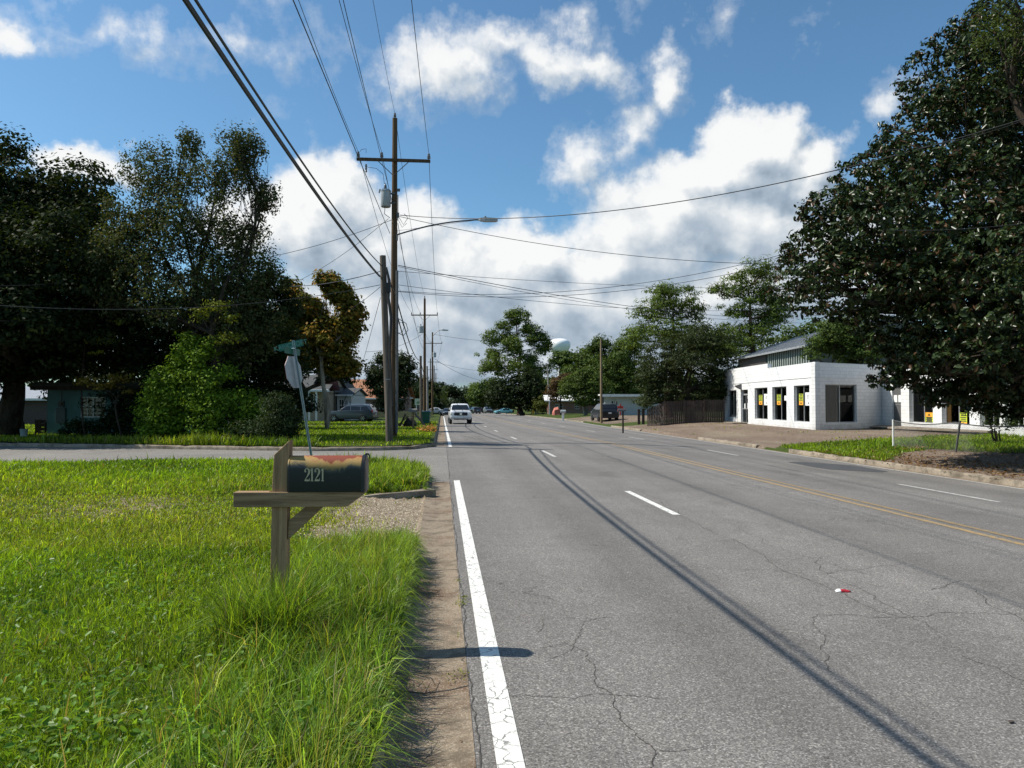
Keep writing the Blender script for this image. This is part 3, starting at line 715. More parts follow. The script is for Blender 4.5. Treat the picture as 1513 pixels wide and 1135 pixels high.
# --- verge behind the side street
def field(name, n, poly, hh, ww, label, dmin, dmax, umin, umax, fn, yel=.1, base_=(.16, .26, .014), test=None):
    d = RNG.uniform(dmin ** .5, dmax ** .5, n) ** 2; u = RNG.uniform(umin, umax, n); x = (u - 756.5) / F * d
    X = x * CS + d * SN; Y = -x * SN + d * CS; Z = zvec(X, Y, fn); P = np.stack([X, Y, Z - .01], 1)
    if poly: uu, vv = proj(P); k = inpoly(uu, vv, poly) & (X > np.array([XR(float(q)) for q in Y]) + .42)
    else: k = test(X, Y)
    P, X, Y, d = P[k], X[k], Y[k], d[k]; n = len(X)
    h = RNG.uniform(hh[0], hh[1], n) * (.8 + .4 * wob(X, Y, 1.7, 3))
    return blades(name, P, h, d * ww * RNG.uniform(.6, 1.4, n), RNG.normal(0, .35, (n, 2)), gcol(n, X, Y, yel, base_), label)
field('verge_grass', 80000, None, (.06, .17), .0011, 'green verge around the utility poles across the side street', 24, 75, -150, 660, gz,
      test=lambda X, Y: (X < -.45) & (Y > np.array([Yfar(float(q)) for q in X]) + .15) & ~((Y > 56.5) & (Y < 60) & (X > -15)))
LAWNP = [(1128, 664), (1165, 659), (1200, 655), (1250, 652), (1330, 648), (1420, 645), (1513, 641), (1800, 635), (1800, 668), (1560, 672), (1440, 668), (1380, 664), (1335, 670), (1310, 681), (1270, 684), (1225, 680), (1165, 672)]
field('shop_lawn', 60000, LAWNP, (.07, .2), .0011, 'sunlit grass strip in front of the white shop and chain link fence', 20, 36, 1110, 1800, gz, .05)
o = bpy.data.objects['right_ground']; me = o.data
co_ = np.zeros(len(me.vertices) * 3); me.vertices.foreach_get('co', co_); co_ = co_.reshape(-1, 3)
uu, vv = proj(co_); ins = inpoly(uu, vv, LAWNP); dv = np.zeros(len(co_)); me.attributes['Dirt'].data.foreach_get('value', dv)
dv = np.where((co_[:, 1] < 60), np.where(ins, .1, .85), dv); me.attributes['Dirt'].data.foreach_set('value', dv.astype(np.float32))
# thin weeds in the forecourt
field('forecourt_weeds', 4500, None, (.04, .12), .0013, 'sparse weeds in the bare forecourt', 28, 60, 900, 1500, gz, .5,
      test=lambda X, Y: (X > 14.4) & (wob(X, Y, 1.1, 6) > .28))
# --- broad leaved weeds
def oval_leaves(name, C_, L, Wd, nrm, col, mat, parent=None, droop=.0, six=False):
    n = len(C_); r_ = RNG.normal(size=(n, 3)); nrm = nrm / np.linalg.norm(nrm, axis=1, keepdims=True)
    a = r_ - nrm * (r_ * nrm).sum(1, keepdims=True); a /= np.linalg.norm(a, axis=1, keepdims=True); b = np.cross(nrm, a)
    L = np.broadcast_to(L, n)[:, None]; Wd = np.broadcast_to(Wd, n)[:, None]
    if not six:
        V = np.stack([C_ - a * L * .5, C_ + b * Wd * .5 + nrm * Wd * .16, C_ + a * L * .5, C_ - b * Wd * .5 + nrm * Wd * .16], 1)
        return quads_mesh(name, V, col, mat, parent)
    V = np.stack([C_ - a * L * .5, C_ - a * L * .12 + b * Wd * .5 + nrm * Wd * .12, C_ + a * L * .25 + b * Wd * .4 + nrm * Wd * .1, C_ + a * L * .5 - nrm * L * .06,
                  C_ + a * L * .25 - b * Wd * .4 + nrm * Wd * .1, C_ - a * L * .12 - b * Wd * .5 + nrm * Wd * .12], 1)
    return quads_mesh(name, V, col, mat, parent, faces=[[0, 1, 2, 3], [0, 3, 4, 5]])
pts = []; 
for (u, v, r_, k) in [(40, 1105, .28, 150), (110, 1085, .2, 80), (215, 1110, .2, 90), (15, 1060, .22, 60), (300, 1120, .12, 40), (165, 1040, .14, 55), (20, 915, .16, 40), (445, 1075, .09, 34), (475, 1085, .06, 14), (270, 1100, .08, 30),
                      (350, 985, .2, 50), (250, 905, .2, 40), (180, 860, .2, 40), (60, 850, .2, 40), (520, 1120, .08, 20), (395, 1095, .1, 24), (415, 868, .09, 90), (430, 880, .07, 40), (350, 1050, .1, 25)]:
    p = gnd(u, v, .2)
    for _ in range(k): pts.append((p.x + random.gauss(0, r_ * .6), p.y + random.gauss(0, r_ * .8), .15 + random.uniform(.05, .17)))
for _ in range(1800):
    dd_ = math.exp(random.uniform(math.log(2.6), math.log(8))); xx = random.uniform(-.78, -.12) * dd_; q = CF(xx, dd_)
    if q.x < -.6: pts.append((q.x, q.y, .15 + random.uniform(.04, .10)))
pts = np.array(pts); n = len(pts)
cc = np.array((.10, .21, .03)) * RNG.uniform(.6, 1.4, (n, 1)) + np.array((.04, .02, 0)) * RNG.random((n, 1))
tag(oval_leaves('broadleaf_weeds', pts, RNG.uniform(.022, .055, n), RNG.uniform(.014, .03, n), RNG.normal(0, .45, (n, 3)) + np.array([0, 0, 1]), cc, M_grass, six=True), 'patches of broad leaved weeds low in the lawn', 'weeds', None, 'stuff')
# weeds growing in the gutter joint
pts = []
for (u, v, k, r_) in [(682, 893, 60, .03), (685, 885, 30, .025), (676, 860, 12, .02), (677, 941, 10, .015), (680, 997, 30, .03), (668, 1003, 20, .03), (640, 835, 6, .02)]:
    p = gnd(u, v, 0)
    for _ in range(k): pts.append((p.x + random.gauss(0, r_), p.y + random.gauss(0, r_ * 1.5), p.z + random.uniform(.004, .03)))
pts = np.array(pts); n = len(pts)
tag(oval_leaves('gutter_weeds', pts, RNG.uniform(.01, .025, n), RNG.uniform(.006, .012, n), RNG.normal(0, .5, (n, 3)) + np.array([0, 0, 1]), np.array((.22, .24, .05)) * RNG.uniform(.5, 1.3, (n, 1)), M_grass), 'tiny yellow green weeds in the gutter joint', 'weeds', None, 'stuff')
# fallen leaves
def litter(name, n, fn, label, L=(.05, .12), cols=((.20, .10, .045), (.28, .19, .1), (.1, .055, .03))):
    P = []
    while len(P) < n:
        q = fn()
        if q is not None: P.append(q)
    P = np.array(P); ci = np.array(cols)[RNG.integers(0, len(cols), n)] * RNG.uniform(.6, 1.3, (n, 1))
    return tag(oval_leaves(name, P, RNG.uniform(L[0], L[1], n), RNG.uniform(L[0] * .4, L[1] * .5, n), RNG.normal(0, .35, (n, 3)) + np.array([0, 0, 1]), ci, M_leaf, six=True), label, 'leaf litter', None, 'stuff')
def f1():
    Y = random.uniform(8, 27); e = random.uniform(.15, 9); e = e if random.random() < .5 else random.uniform(.1, 2.5); X = XR(Y) + e
    return (X, Y, gz(X, Y) + .02 + (.1 if e < .35 else 0))
litter('leaf_litter', 5200, f1, 'brown fallen leaves on the bare ground under the large magnolia')
def f3():
    q = gnd(random.gauss(1345, 14), random.gauss(662, 2.5)); return (q.x, q.y, q.z + .03)
litter('leaf_litter', 160, f3, 'orange dry leaves heaped by the first fence post', cols=((.45, .2, .08), (.5, .3, .14)))
def f2():
    Y = random.uniform(2, 14); X = random.uniform(-.26, .3); return (X, Y, .004)
litter('leaf_litter', 40, f2, 'few small dry leaves and twigs in the gutter', (.01, .03))
# gravel on the apron and the crossing track
pts = []
while len(pts) < 4200:
    Yy = random.uniform(8.2, 12.8); Xx = -.3 - abs(random.gauss(0, 1.3)) if random.random() < .6 else random.uniform(-9, -.3)
    if random.random() < near_dirt(Xx, Yy): pts.append((Xx, Yy, lawnz(Xx, Yy) + .003))
pts = np.array(pts); n = len(pts); r_ = RNG.uniform(.004, .013, n)[:, None]
dx = np.array([[1, 0, 0]]); V = np.stack([pts - r_ * (1, .3, -.1), pts + r_ * (.2, -1, .4), pts + r_ * (1, .2, .1), pts + r_ * (-.1, 1, .9)], 1)
g_ = RNG.uniform(.25, .62, (n, 1)) * np.array((1, .84, .62))
tag(quads_mesh('gravel', V, g_, leafmat('gravel_stones', 0, .6, .02)), 'loose pale gravel on the worn driveway apron', 'gravel', None, 'stuff')

# ------------------------------------------------------------------ trees
def unit(n):
    q = RNG.normal(size=(n, 3)); return q / np.linalg.norm(q, axis=1, keepdims=True)
def limb(m, a, b, r0, r1, wig=.12, seg=6, n=7, sag=0.0):
    a, b = Vector(a), Vector(b); L = (b - a).length; pts = []; rad = []
    o1 = Vector((random.gauss(0, 1), random.gauss(0, 1), random.gauss(0, .5))) * wig * L; o2 = Vector((random.gauss(0, 1), random.gauss(0, 1), random.gauss(0, .5))) * wig * L * .6
    for i in range(seg + 1):
        t_ = i / seg; p = a.lerp(b, t_) + o1 * math.sin(math.pi * t_) + o2 * math.sin(2 * math.pi * t_) + Vector((0, 0, sag * L * math.sin(math.pi * t_)))
        pts.append(p); rad.append(r0 + (r1 - r0) * t_ ** .8)
    m.tube(pts, rad, n, cap=True); return pts
def tree(name, label, cat, u, d, blobs, N, leaf=(.14, .08), k=40, s=.6, cols=((.045, .075, .018), (.07, .10, .02)), trunk=.3, bark=None, mat=None, shell=.42, holes=-.15, hs=1.0,
         group=None, stems=1, fork=.35, six=False, up=.5, twigs=7, basez=None, alt=None, flat=.75, lean_=0.0, trunk_top=None, zmin=None):
    b0 = base(u, d)
    if basez is not None: b0.z = basez
    T = thing(name, tuple(b0), label, cat, group)
    B = []
    for bl in blobs:
        uu, vv, ru, rv = bl[:4]; dd = bl[4] if len(bl) > 4 else 0; q = at(uu, vv, d + dd); kx = (d + dd) / F
        B.append((np.array(q), np.array([ru * kx, bl[5] if len(bl) > 5 else ru * kx * .9, rv * kx])))
    ar = np.array([r[0] * r[2] for _, r in B]) ** .9; nC = max(len(B), N // k); alloc = np.maximum(1, (ar / ar.sum() * nC).astype(int))
    cen = []; outw = []; own = []
    for i, ((c, r), na) in enumerate(zip(B, alloc)):
        dr = unit(na * 3); rr_ = RNG.random(na * 3)[:, None] ** shell; q = c + dr * r * rr_
        hv = wob(q[:, 0], q[:, 1] * .8 + q[:, 2], hs * 1.1, i) + wob(q[:, 2], q[:, 0], hs * 1.7, i + 3) * .7
        q = q[hv > holes][:na]; drr = dr[hv > holes][:na]
        cen.append(q); outw.append(drr); own += [i] * len(q)
    cen = np.concatenate(cen); outw = np.concatenate(outw)
    if zmin is not None: kk = cen[:, 2] > zmin; cen, outw = cen[kk], outw[kk]; own = [o_ for o_, q in zip(own, kk) if q]
    nC = len(cen); ccl = RNG.uniform(.72, 1.25, nC); pick = RNG.random(nC)
    dl = unit(nC * k); dl[:, 2] = np.where(dl[:, 2] < 0, dl[:, 2] * .45, dl[:, 2])
    ss = (s * RNG.uniform(.6, 1.35, nC)).repeat(k)[:, None]
    P = cen.repeat(k, 0) + dl * ss * (RNG.random((nC * k, 1)) ** .45) * np.array([1, 1, flat])
    nr = dl * .9 + outw.repeat(k, 0) * .35 + unit(nC * k) * .75 + np.array([0, 0, up])
    c0, c1 = np.array(cols[0]), np.array(cols[1]); f = RNG.random((nC * k, 1))
    col = (c0 * (1 - f) + c1 * f) * ccl.repeat(k)[:, None]
    if alt is not None:
        q = (RNG.random(nC * k) < (alt[0] * (.3 + 1.6 * (pick > .6)).repeat(k)))[:, None]; col = np.where(q, np.array(alt[1]) * RNG.uniform(.6, 1.3, (nC * k, 1)), col)
    sz = RNG.uniform(.7, 1.3, nC * k)
    cr = oval_leaves('crown', P, leaf[0] * sz, leaf[1] * sz, nr, col, mat or M_leaf, T, six=six)
    # wood
    m = MB(); random.seed(int(u * 7 + d)); cs = np.array([c for c, _ in B]); top = cs.mean(0)
    bb = Vector(b0); H = max(c[2] for c in cs) - bb.z
    fks = []
    for sti in range(stems):
        off = Vector((random.uniform(-1, 1), random.uniform(-1, 1), 0)) * trunk * (1.6 if stems > 1 else 0)
        fk = Vector((bb.x + (top[0] - bb.x) * .45 + off.x * 4, bb.y + (top[1] - bb.y) * .45 + off.y * 4, bb.z + H * fork * random.uniform(.9, 1.15)))
        limb(m, bb + off - Vector((0, 0, .2)), fk, trunk * (1.25 if stems == 1 else .8), trunk * .8 * (1 if stems == 1 else .8), .04, 7, 10); fks.append(fk)
    if stems == 1:  # root flare
        m.tube([bb - Vector((0, 0, .2)), bb + Vector((0, 0, trunk * .5)), bb + Vector((0, 0, trunk * 1.6))], [trunk * 1.7, trunk * 1.35, trunk * 1.12], 10)
    tt = Vector(top); tt.z = bb.z + H * (trunk_top or .85); 
    cen_l = cen; own = np.array(own)
    if trunk_top: limb(m, fks[0], tt, trunk * .8, trunk * .2, .03, 8, 8)
    for i, (c, r) in enumerate(B):
        fk = random.choice(fks); st = fk
        if trunk_top: st = fk.lerp(tt, min(.95, max(0, (c[2] - r[2] * .3 - fk.z) / max(.1, (tt.z - fk.z)) * .85)))
        e = Vector(c) - Vector((0, 0, r[2] * .25)); pp = limb(m, st, e, trunk * (.5 if not trunk_top else .28), trunk * .18, .08, 6, 7, .03)
        mine = cen_l[own == i]
        if len(mine):
            for j in RNG.choice(len(mine), min(len(mine), twigs), replace=False):
                limb(m, pp[random.choice((3, 4, 5, 6))], mine[j], trunk * .13, trunk * .03, .08, 4, 4)
    m.build('trunk', bark or M_bark, T, smooth=True)
    return T
OAKC = ((.014, .023, .008), (.030, .043, .014))
# left: big live oak, leaning trunk near the frame edge
tree('oak_tree', 'huge dark oak with a thick trunk at the left edge of the photo', 'tree', 14, 35,
     [(20, 260, 60, 60, -1), (90, 290, 75, 60, -1), (-60, 300, 110, 100, -2), (30, 360, 110, 80, -2), (120, 350, 55, 60, -2), (60, 450, 130, 80, -2), (150, 450, 60, 70, -2), (-60, 450, 120, 110, -3), (60, 530, 120, 28, -2), (-80, 540, 100, 50, -3), (170, 520, 60, 30, -2), (60, 400, 130, 90, -5, 2.5), (-60, 420, 130, 120, -5.5, 2.5), (40, 500, 130, 40, -5, 2), (20, 480, 90, 40, -7, 1.6), (-80, 430, 110, 90, -7, 1.8)],
     120000, (.20, .12), 60, .85, OAKC, .5, holes=-.7, hs=.7, fork=.2, twigs=7, basez=.1, shell=.36)
tree('oak_tree', 'shade tree standing just outside the left edge of the photo', 'tree', -330, 30, [(-330, 330, 190, 150), (-430, 420, 200, 150), (-250, 460, 130, 100), (-330, 250, 150, 80)], 30000, (.26, .16), 50, .9, OAKC, .4, holes=-.7, fork=.25)
# airy multi stemmed tree
tree('slender_tree', 'tall airy tree with many upright stems behind the rounded green shrub', 'tree', 305, 30.3,
     [(240, 260, 60, 50), (320, 250, 62, 50), (375, 235, 30, 34), (385, 300, 28, 40), (200, 310, 45, 50), (300, 330, 95, 60), (220, 380, 90, 55), (350, 390, 70, 65), (390, 440, 38, 60), (170, 370, 45, 40), (250, 450, 110, 45), (360, 480, 60, 70), (150, 440, 40, 40), (270, 215, 30, 20), (350, 205, 30, 14)],
     56000, (.135, .062), 13, .26, ((.036, .052, .020), (.082, .10, .038)), .15, holes=-.2, hs=1.3, stems=7, fork=.3, twigs=18, flat=2.0, shell=.45, alt=(.12, (.15, .13, .06)), up=.3)
# dark mass behind
tree('thicket_tree', 'dark dense tree standing directly behind the rounded green shrub', 'tree', 350, 33.5,
     [(250, 500, 110, 60), (330, 450, 80, 70), (350, 560, 75, 70), (410, 540, 45, 70), (395, 455, 45, 70, -2), (280, 540, 70, 60), (420, 610, 45, 45), (190, 600, 50, 35)], 52000, (.17, .09), 50, .55, ((.015, .026, .010), (.03, .046, .016)), .2, holes=-.6, fork=.3)
tree('hedge_tree', 'dark hedge like trees closing the gap behind the teal house', 'tree', 160, 47, [(60, 535, 60, 34), (140, 545, 70, 40), (190, 570, 60, 34), (100, 572, 45, 24), (230, 545, 80, 44), (320, 530, 80, 50), (190, 480, 60, 30), (400, 520, 70, 60)], 22000, (.26, .15), 44, .9, OAKC, .25, holes=-.8, stems=3)
tree('green_shrub', 'rounded bright green shrub at the edge of the side street', 'shrub', 300, 28.3,
     [(290, 548, 40, 36), (258, 572, 42, 36), (318, 572, 40, 34), (245, 612, 40, 40), (300, 615, 60, 44), (350, 610, 42, 36), (276, 518, 24, 24), (306, 520, 16, 20), (238, 640, 34, 22), (330, 645, 56, 18), (372, 625, 22, 28)],
     34000, (.13, .06), 13, .30, ((.065, .13, .013), (.17, .26, .022)), .07, holes=-.28, hs=1.6, stems=5, fork=.2, twigs=8, shell=.3, zmin=.2)
tree('drooping_shrub', 'dark low shrub with drooping branches left of the leaning pole sign', 'shrub', 425, 27.2,
     [(405, 620, 38, 28), (425, 640, 36, 16), (380, 640, 50, 20), (410, 595, 22, 20)], 10000, (.12, .035), 18, .35, ((.018, .032, .012), (.05, .075, .03)), .06, holes=-.3, stems=3, fork=.2, flat=.4)
YG = ((.13, .17, .02), (.26, .27, .03))
tree('sapling', 'yellow green sapling top rising above the rounded shrub', 'sapling', 320, 28.2, [(322, 450, 14, 12), (312, 478, 30, 12), (298, 462, 14, 8), (335, 500, 24, 9), (340, 470, 10, 8)], 1300, (.12, .06), 9, .3, ((.08, .115, .015), (.19, .20, .025)), .035, holes=-.2, fork=.6, twigs=10, flat=.4)
tree('sapling', 'thin sapling with yellow leaves in front of the big oak trunk side', 'sapling', 128, 30.5, [(125, 480, 22, 16), (150, 500, 25, 12), (165, 475, 18, 10), (130, 520, 24, 10), (100, 400, 20, 12), (105, 375, 14, 8)], 1900, (.13, .07), 12, .3, YG, .03, holes=-.1, fork=.6, twigs=10, flat=.4)
tree('sapling', 'small sapling with orange yellow leaves in front of the teal house', 'sapling', 180, 29.8, [(155, 570, 24, 7), (172, 560, 16, 10), (175, 578, 18, 6), (130, 565, 22, 8)], 900, (.12, .07), 12, .28, ((.12, .12, .02), (.24, .15, .03)), .035, holes=-.2, fork=.55, twigs=10, flat=.35)
tree('low_shrub', 'dark low shrub under the window of the teal house', 'shrub', 150, 32.5, [(130, 632, 32, 16), (165, 630, 30, 18), (110, 642, 22, 10), (190, 625, 28, 24)], 6000, (.12, .06), 30, .3, ((.015, .026, .010), (.035, .055, .018)), .05, holes=-.4, stems=3, fork=.2)
# weeds along far kerb on the left
field('roadside_weeds', 16000, None, (.2, .5), .0011, 'tall ragged weeds along the far kerb in front of the shrubs', 25, 32, 60, 470, gz, .1, (.07, .13, .02),
      test=lambda X, Y: (Y > np.array([Yfar(float(q)) for q in X]) + .12) & (Y < np.array([Yfar(float(q)) for q in X]) + 1.3))
# sycamore with pale trunk
tree('sycamore_tree', 'yellow brown leaved sycamore with pale flaky trunk beside the beige house', 'tree', 484, 46,
     [(480, 440, 38, 30), (445, 470, 34, 32), (515, 470, 24, 34), (480, 500, 48, 32), (505, 530, 30, 28), (450, 520, 35, 28), (430, 430, 14, 14), (482, 415, 18, 12), (505, 440, 18, 18)],
     38000, (.2, .15), 26, .5, ((.075, .085, .015), (.17, .145, .022)), .17, M_barkpale, holes=-.34, fork=.42, stems=2, twigs=10, alt=(.3, (.30, .17, .03)))
tree('dark_tree', 'dark tree standing behind the beige house roof', 'tree', 440, 62, [(440, 500, 60, 40), (500, 540, 40, 25), (400, 520, 50, 60), (520, 552, 20, 14)], 10000, (.28, .16), 40, .9, OAKC, .3, holes=-.5)
tree('round_tree', 'round dark tree behind the utility poles tapering to a narrow base', 'tree', 574, 62,
     [(575, 560, 32, 32), (598, 555, 16, 30), (555, 560, 16, 22), (575, 592, 24, 20), (590, 535, 20, 14), (570, 532, 14, 10)], 15000, (.22, .12), 40, .6, ((.022, .036, .016), (.05, .066, .026)), .22, holes=-.7, fork=.25)
# magnolia
MAG = [(1500, 330, 190, 170, 1, 4.2), (1370, 330, 120, 110, -1, 3.6), (1258, 350, 72, 60, -1, 3.2), (1208, 375, 42, 46, -.5, 2.6), (1390, 205, 78, 75, 0, 2.8), (1300, 265, 62, 52, 0, 2.2), (1430, 110, 80, 80, 1, 2.8), (1540, 150, 130, 120, 1, 3.5),
       (1260, 430, 68, 45, -1, 3.2), (1370, 450, 100, 75, -1, 3.2), (1335, 520, 42, 34, -1, 1.3), (1410, 540, 62, 50, -1, 2.2), (1500, 520, 90, 75, 0, 3.4), (1600, 400, 170, 200, 1, 4.5), (1500, 590, 55, 30, 0, 2), (1480, 40, 60, 60, 1, 2.2), (1650, 150, 160, 150, 2, 4), (1180, 420, 26, 24, -1, 2.4), (1225, 310, 36, 30, -1, 1.3), (1310, 562, 22, 14, -1, .7), (1395, 590, 30, 14, -1, .8), (1460, 565, 50, 30, -1, 2.6), (1530, 580, 50, 40, -1, 3), (1440, 470, 100, 70, -3, 4), (1500, 400, 150, 120, -3.5, 4), (1400, 530, 50, 30, -3, 2.2), (1500, 550, 50, 40, -3.5, 3)]
tree('magnolia_tree', 'massive glossy dark leaved magnolia filling the right edge of the photo', 'tree', 1575, 22.5, MAG, 170000, (.155, .066), 12, .19, ((.013, .025, .008), (.036, .055, .015)), .34,
     mat=M_glossleaf, holes=-.42, hs=1.5, shell=.22, fork=.22, six=True, twigs=14, alt=(.13, (.060, .034, .016)), up=.25, flat=.8)
tree('small_leaf_oak', 'finer leaved lighter oak overlapping the top right of the magnolia', 'tree', 1700, 19.5,
     [(1560, 60, 100, 70, 0, 2), (1510, 20, 75, 60, 0, 1.6), (1640, 250, 100, 120, 0, 2), (1530, 390, 50, 16, -1.5, 1), (1600, 380, 80, 40, -1, 1.4)], 16000, (.085, .035), 20, .22, ((.035, .055, .015), (.08, .105, .03)), .35, holes=-.3, fork=.5, hs=2, twigs=12)
# bare-ish bush by the fence
tree('fence_bush', 'thin open bush growing along the chain link fence', 'bush', 1475, 27.5, [(1475, 622, 32, 14), (1450, 628, 16, 10), (1500, 622, 16, 12), (1440, 600, 22, 20), (1465, 590, 20, 24)], 1300, (.09, .05), 8, .22, ((.03, .05, .015), (.07, .1, .03)), .035, holes=-.1, stems=6, fork=.3, twigs=10)
# right background
OG = ((.034, .058, .014), (.080, .118, .026))
tree('oak_tree', 'feathery dark oak beside the white shop above the wooden fence', 'tree', 1020, 58.5,
     [(1015, 530, 62, 40), (965, 565, 30, 26), (1060, 545, 32, 38), (1010, 580, 55, 18), (1040, 500, 40, 22), (980, 535, 36, 30), (1072, 575, 14, 22), (960, 595, 22, 10)], 30000, (.2, .085), 34, .6, ((.024, .036, .014), (.055, .07, .026)), .28, holes=-.45, hs=1.0, fork=.35)
PN = ((.052, .086, .018), (.120, .165, .032))
tree('pine_tree', 'round headed pine behind the feathery oak', 'tree', 990, 82, [(990, 445, 42, 26), (960, 462, 28, 16), (1022, 462, 22, 20), (985, 490, 52, 22), (948, 500, 30, 22), (1030, 505, 36, 26), (985, 428, 30, 10), (1060, 520, 30, 30)], 17000, (.42, .1), 60, 1.1, PN, .3, M_barkpine, holes=-.35, hs=.8, fork=.5, trunk_top=.9, flat=.6, group=None)
tree('pine_tree', 'tall open pine rising left of the magnolia over the warehouse', 'tree', 1118, 74, [(1120, 405, 40, 22), (1085, 425, 26, 18), (1135, 430, 30, 22), (1095, 455, 32, 16), (1130, 470, 34, 20), (1065, 430, 16, 8), (1100, 490, 50, 22), (1072, 515, 40, 18), (1150, 455, 20, 26)], 17000, (.38, .09), 60, 1.0, PN, .32, M_barkpine, holes=-.2, hs=.8, fork=.5, trunk_top=.9, flat=.6)
tree('oak_tree', 'dark oak canopy rising behind the warehouse roof', 'tree', 1230, 84, [(1210, 505, 60, 32), (1165, 500, 36, 22), (1270, 500, 70, 50), (1120, 520, 30, 14)], 12000, (.34, .2), 40, 1.1, OG, .4, holes=-.5)
tree('oak_tree', 'leafy tree overhanging the green panelled warehouse wall', 'tree', 1245, 52, [(1230, 512, 36, 26), (1275, 520, 46, 36), (1203, 524, 14, 12), (1250, 490, 40, 22)], 15000, (.2, .1), 34, .55, OG, .22, holes=-.4)
tree('broad_tree', 'mid green tree between the round pine and the leaning pole', 'tree', 925, 114, [(930, 540, 34, 34), (905, 560, 30, 30), (945, 570, 26, 24), (890, 545, 22, 22), (925, 515, 20, 14)], 17000, (.34, .18), 44, 1.0, OG, .3, holes=-.5)
tree('broad_tree', 'tall tree with its crown right behind the tallest roadside pole', 'tree', 880, 128, [(880, 525, 22, 18), (900, 550, 34, 26), (860, 550, 26, 24), (890, 508, 14, 8), (915, 530, 20, 22)], 12000, (.5, .26), 44, 1.4, OG, .4, holes=-.4)
tree('crape_myrtle', 'light green round crape myrtle with pale trunk before the brick house', 'tree', 866, 103, [(865, 565, 30, 18), (845, 575, 20, 16), (885, 575, 20, 16), (865, 590, 26, 10), (868, 552, 16, 8)], 12000, (.3, .15), 40, .8, ((.045, .075, .018), (.095, .13, .03)), .2, M_barkpale, holes=-.5, stems=3, fork=.35)
tree('russet_tree', 'small reddish brown leaved tree left of the crape myrtle', 'tree', 828, 118, [(828, 570, 16, 14), (818, 582, 12, 10), (838, 560, 10, 10)], 3500, (.35, .2), 40, .9, ((.06, .04, .02), (.11, .065, .03)), .15, holes=-.4)
tree('low_shrub', 'green bush between the pale roadside poles', 'shrub', 803, 135, [(803, 596, 9, 14), (795, 600, 8, 8)], 1500, (.3, .16), 30, .7, ((.06, .085, .02), (.12, .13, .03)), .1, holes=-.6)
tree('pine_tree', 'tallest pine with layered rounded crown left of the water tower', 'tree', 767, 150,
     [(765, 478, 24, 20), (735, 500, 24, 14), (790, 492, 16, 20), (720, 525, 18, 12), (765, 510, 34, 18), (800, 512, 20, 12), (755, 535, 46, 16), (795, 545, 22, 22), (730, 545, 26, 12), (762, 462, 10, 7), (745, 483, 12, 10), (803, 500, 7, 6)], 22000, (.55, .17), 44, 1.2, PN, .38, M_barkpine, holes=-.08, hs=.7, fork=.4, trunk_top=.93, flat=.85)
tree('oak_tree', 'dark low oaks clustered under the tallest pine', 'tree', 772, 142, [(750, 575, 26, 26), (780, 572, 24, 28), (765, 592, 34, 14), (735, 588, 18, 16), (795, 585, 14, 20)], 14000, (.5, .28), 44, 1.5, ((.015, .025, .010), (.038, .054, .018)), .4, holes=-.6)
tree('broad_tree', 'dark tree in front of the water tower stem', 'tree', 835, 180, [(838, 536, 22, 15), (824, 529, 12, 9), (862, 530, 16, 14), (845, 570, 22, 16), (815, 572, 14, 16)], 9000, (.7, .36), 40, 1.5, OG, .45, holes=-.5)
tree('oak_tree', 'spreading dark tree with a limb reaching over the road far ahead', 'tree', 622, 190, [(640, 575, 26, 10), (660, 578, 18, 7), (615, 570, 20, 16), (675, 583, 8, 5), (605, 585, 20, 18)], 8000, (.7, .4), 40, 1.6, ((.015, .025, .010), (.035, .05, .018)), .6, holes=-.7)
tree('broad_tree', 'tree left of the tallest pine at the end of the road', 'tree', 715, 230, [(712, 580, 14, 14), (724, 572, 12, 14), (705, 590, 14, 12), (730, 590, 14, 14)], 6000, (.8, .45), 36, 2.2, OG, .5, holes=-.6)
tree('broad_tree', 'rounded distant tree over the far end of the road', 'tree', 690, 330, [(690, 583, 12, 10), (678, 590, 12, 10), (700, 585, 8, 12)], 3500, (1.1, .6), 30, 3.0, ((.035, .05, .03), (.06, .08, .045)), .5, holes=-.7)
tree('pine_tree', 'distant dome topped pine just right of the end of the road', 'tree', 701, 300, [(701, 572, 7, 6), (706, 580, 8, 6)], 1500, (1, .4), 30, 2.2, PN, .4, M_barkpine, holes=-.7, trunk_top=.9)
# far woods closing every view
def woods(name, label, u0, u1, d, vtop, n, col, jit=6, size=1.6, vb=606):
    uu = RNG.uniform(u0, u1, n); top = vtop + jit * np.sin(uu * .11) + jit * .7 * np.sin(uu * .31 + 2); vv = top + (vb - top) * RNG.random(n) ** 1.3
    dd = d + RNG.uniform(-12, 12, n); P = np.array([at(a, b, c) for a, b, c in zip(uu, vv, dd)])
    nr = unit(n) + np.array([-.3, -.3, .6]); f = RNG.random((n, 1)); cl = (.8 + .4 * np.sin(uu * .5))[:, None]
    cc = (np.array(col[0]) * (1 - f) + np.array(col[1]) * f) * cl
    return tag(oval_leaves(name, P, RNG.uniform(.6, 1.3, n) * size, RNG.uniform(.4, .8, n) * size, nr, cc, M_leaf), label, 'woods', None, 'stuff')
woods('far_woods', 'low woods with haze in their colour beyond the far end of the road', 560, 760, 620, 594, 5000, ((.05, .066, .06), (.085, .105, .09)), 2, 4.0, 610)  # distance haze is put into the bluish leaf colours, no air volume
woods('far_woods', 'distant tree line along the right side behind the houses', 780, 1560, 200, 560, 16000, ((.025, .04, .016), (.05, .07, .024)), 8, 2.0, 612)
woods('far_woods', 'distant tree line behind the houses on the left side', -500, 660, 170, 578, 16000, ((.02, .033, .015), (.045, .06, .024)), 7, 1.9, 612)
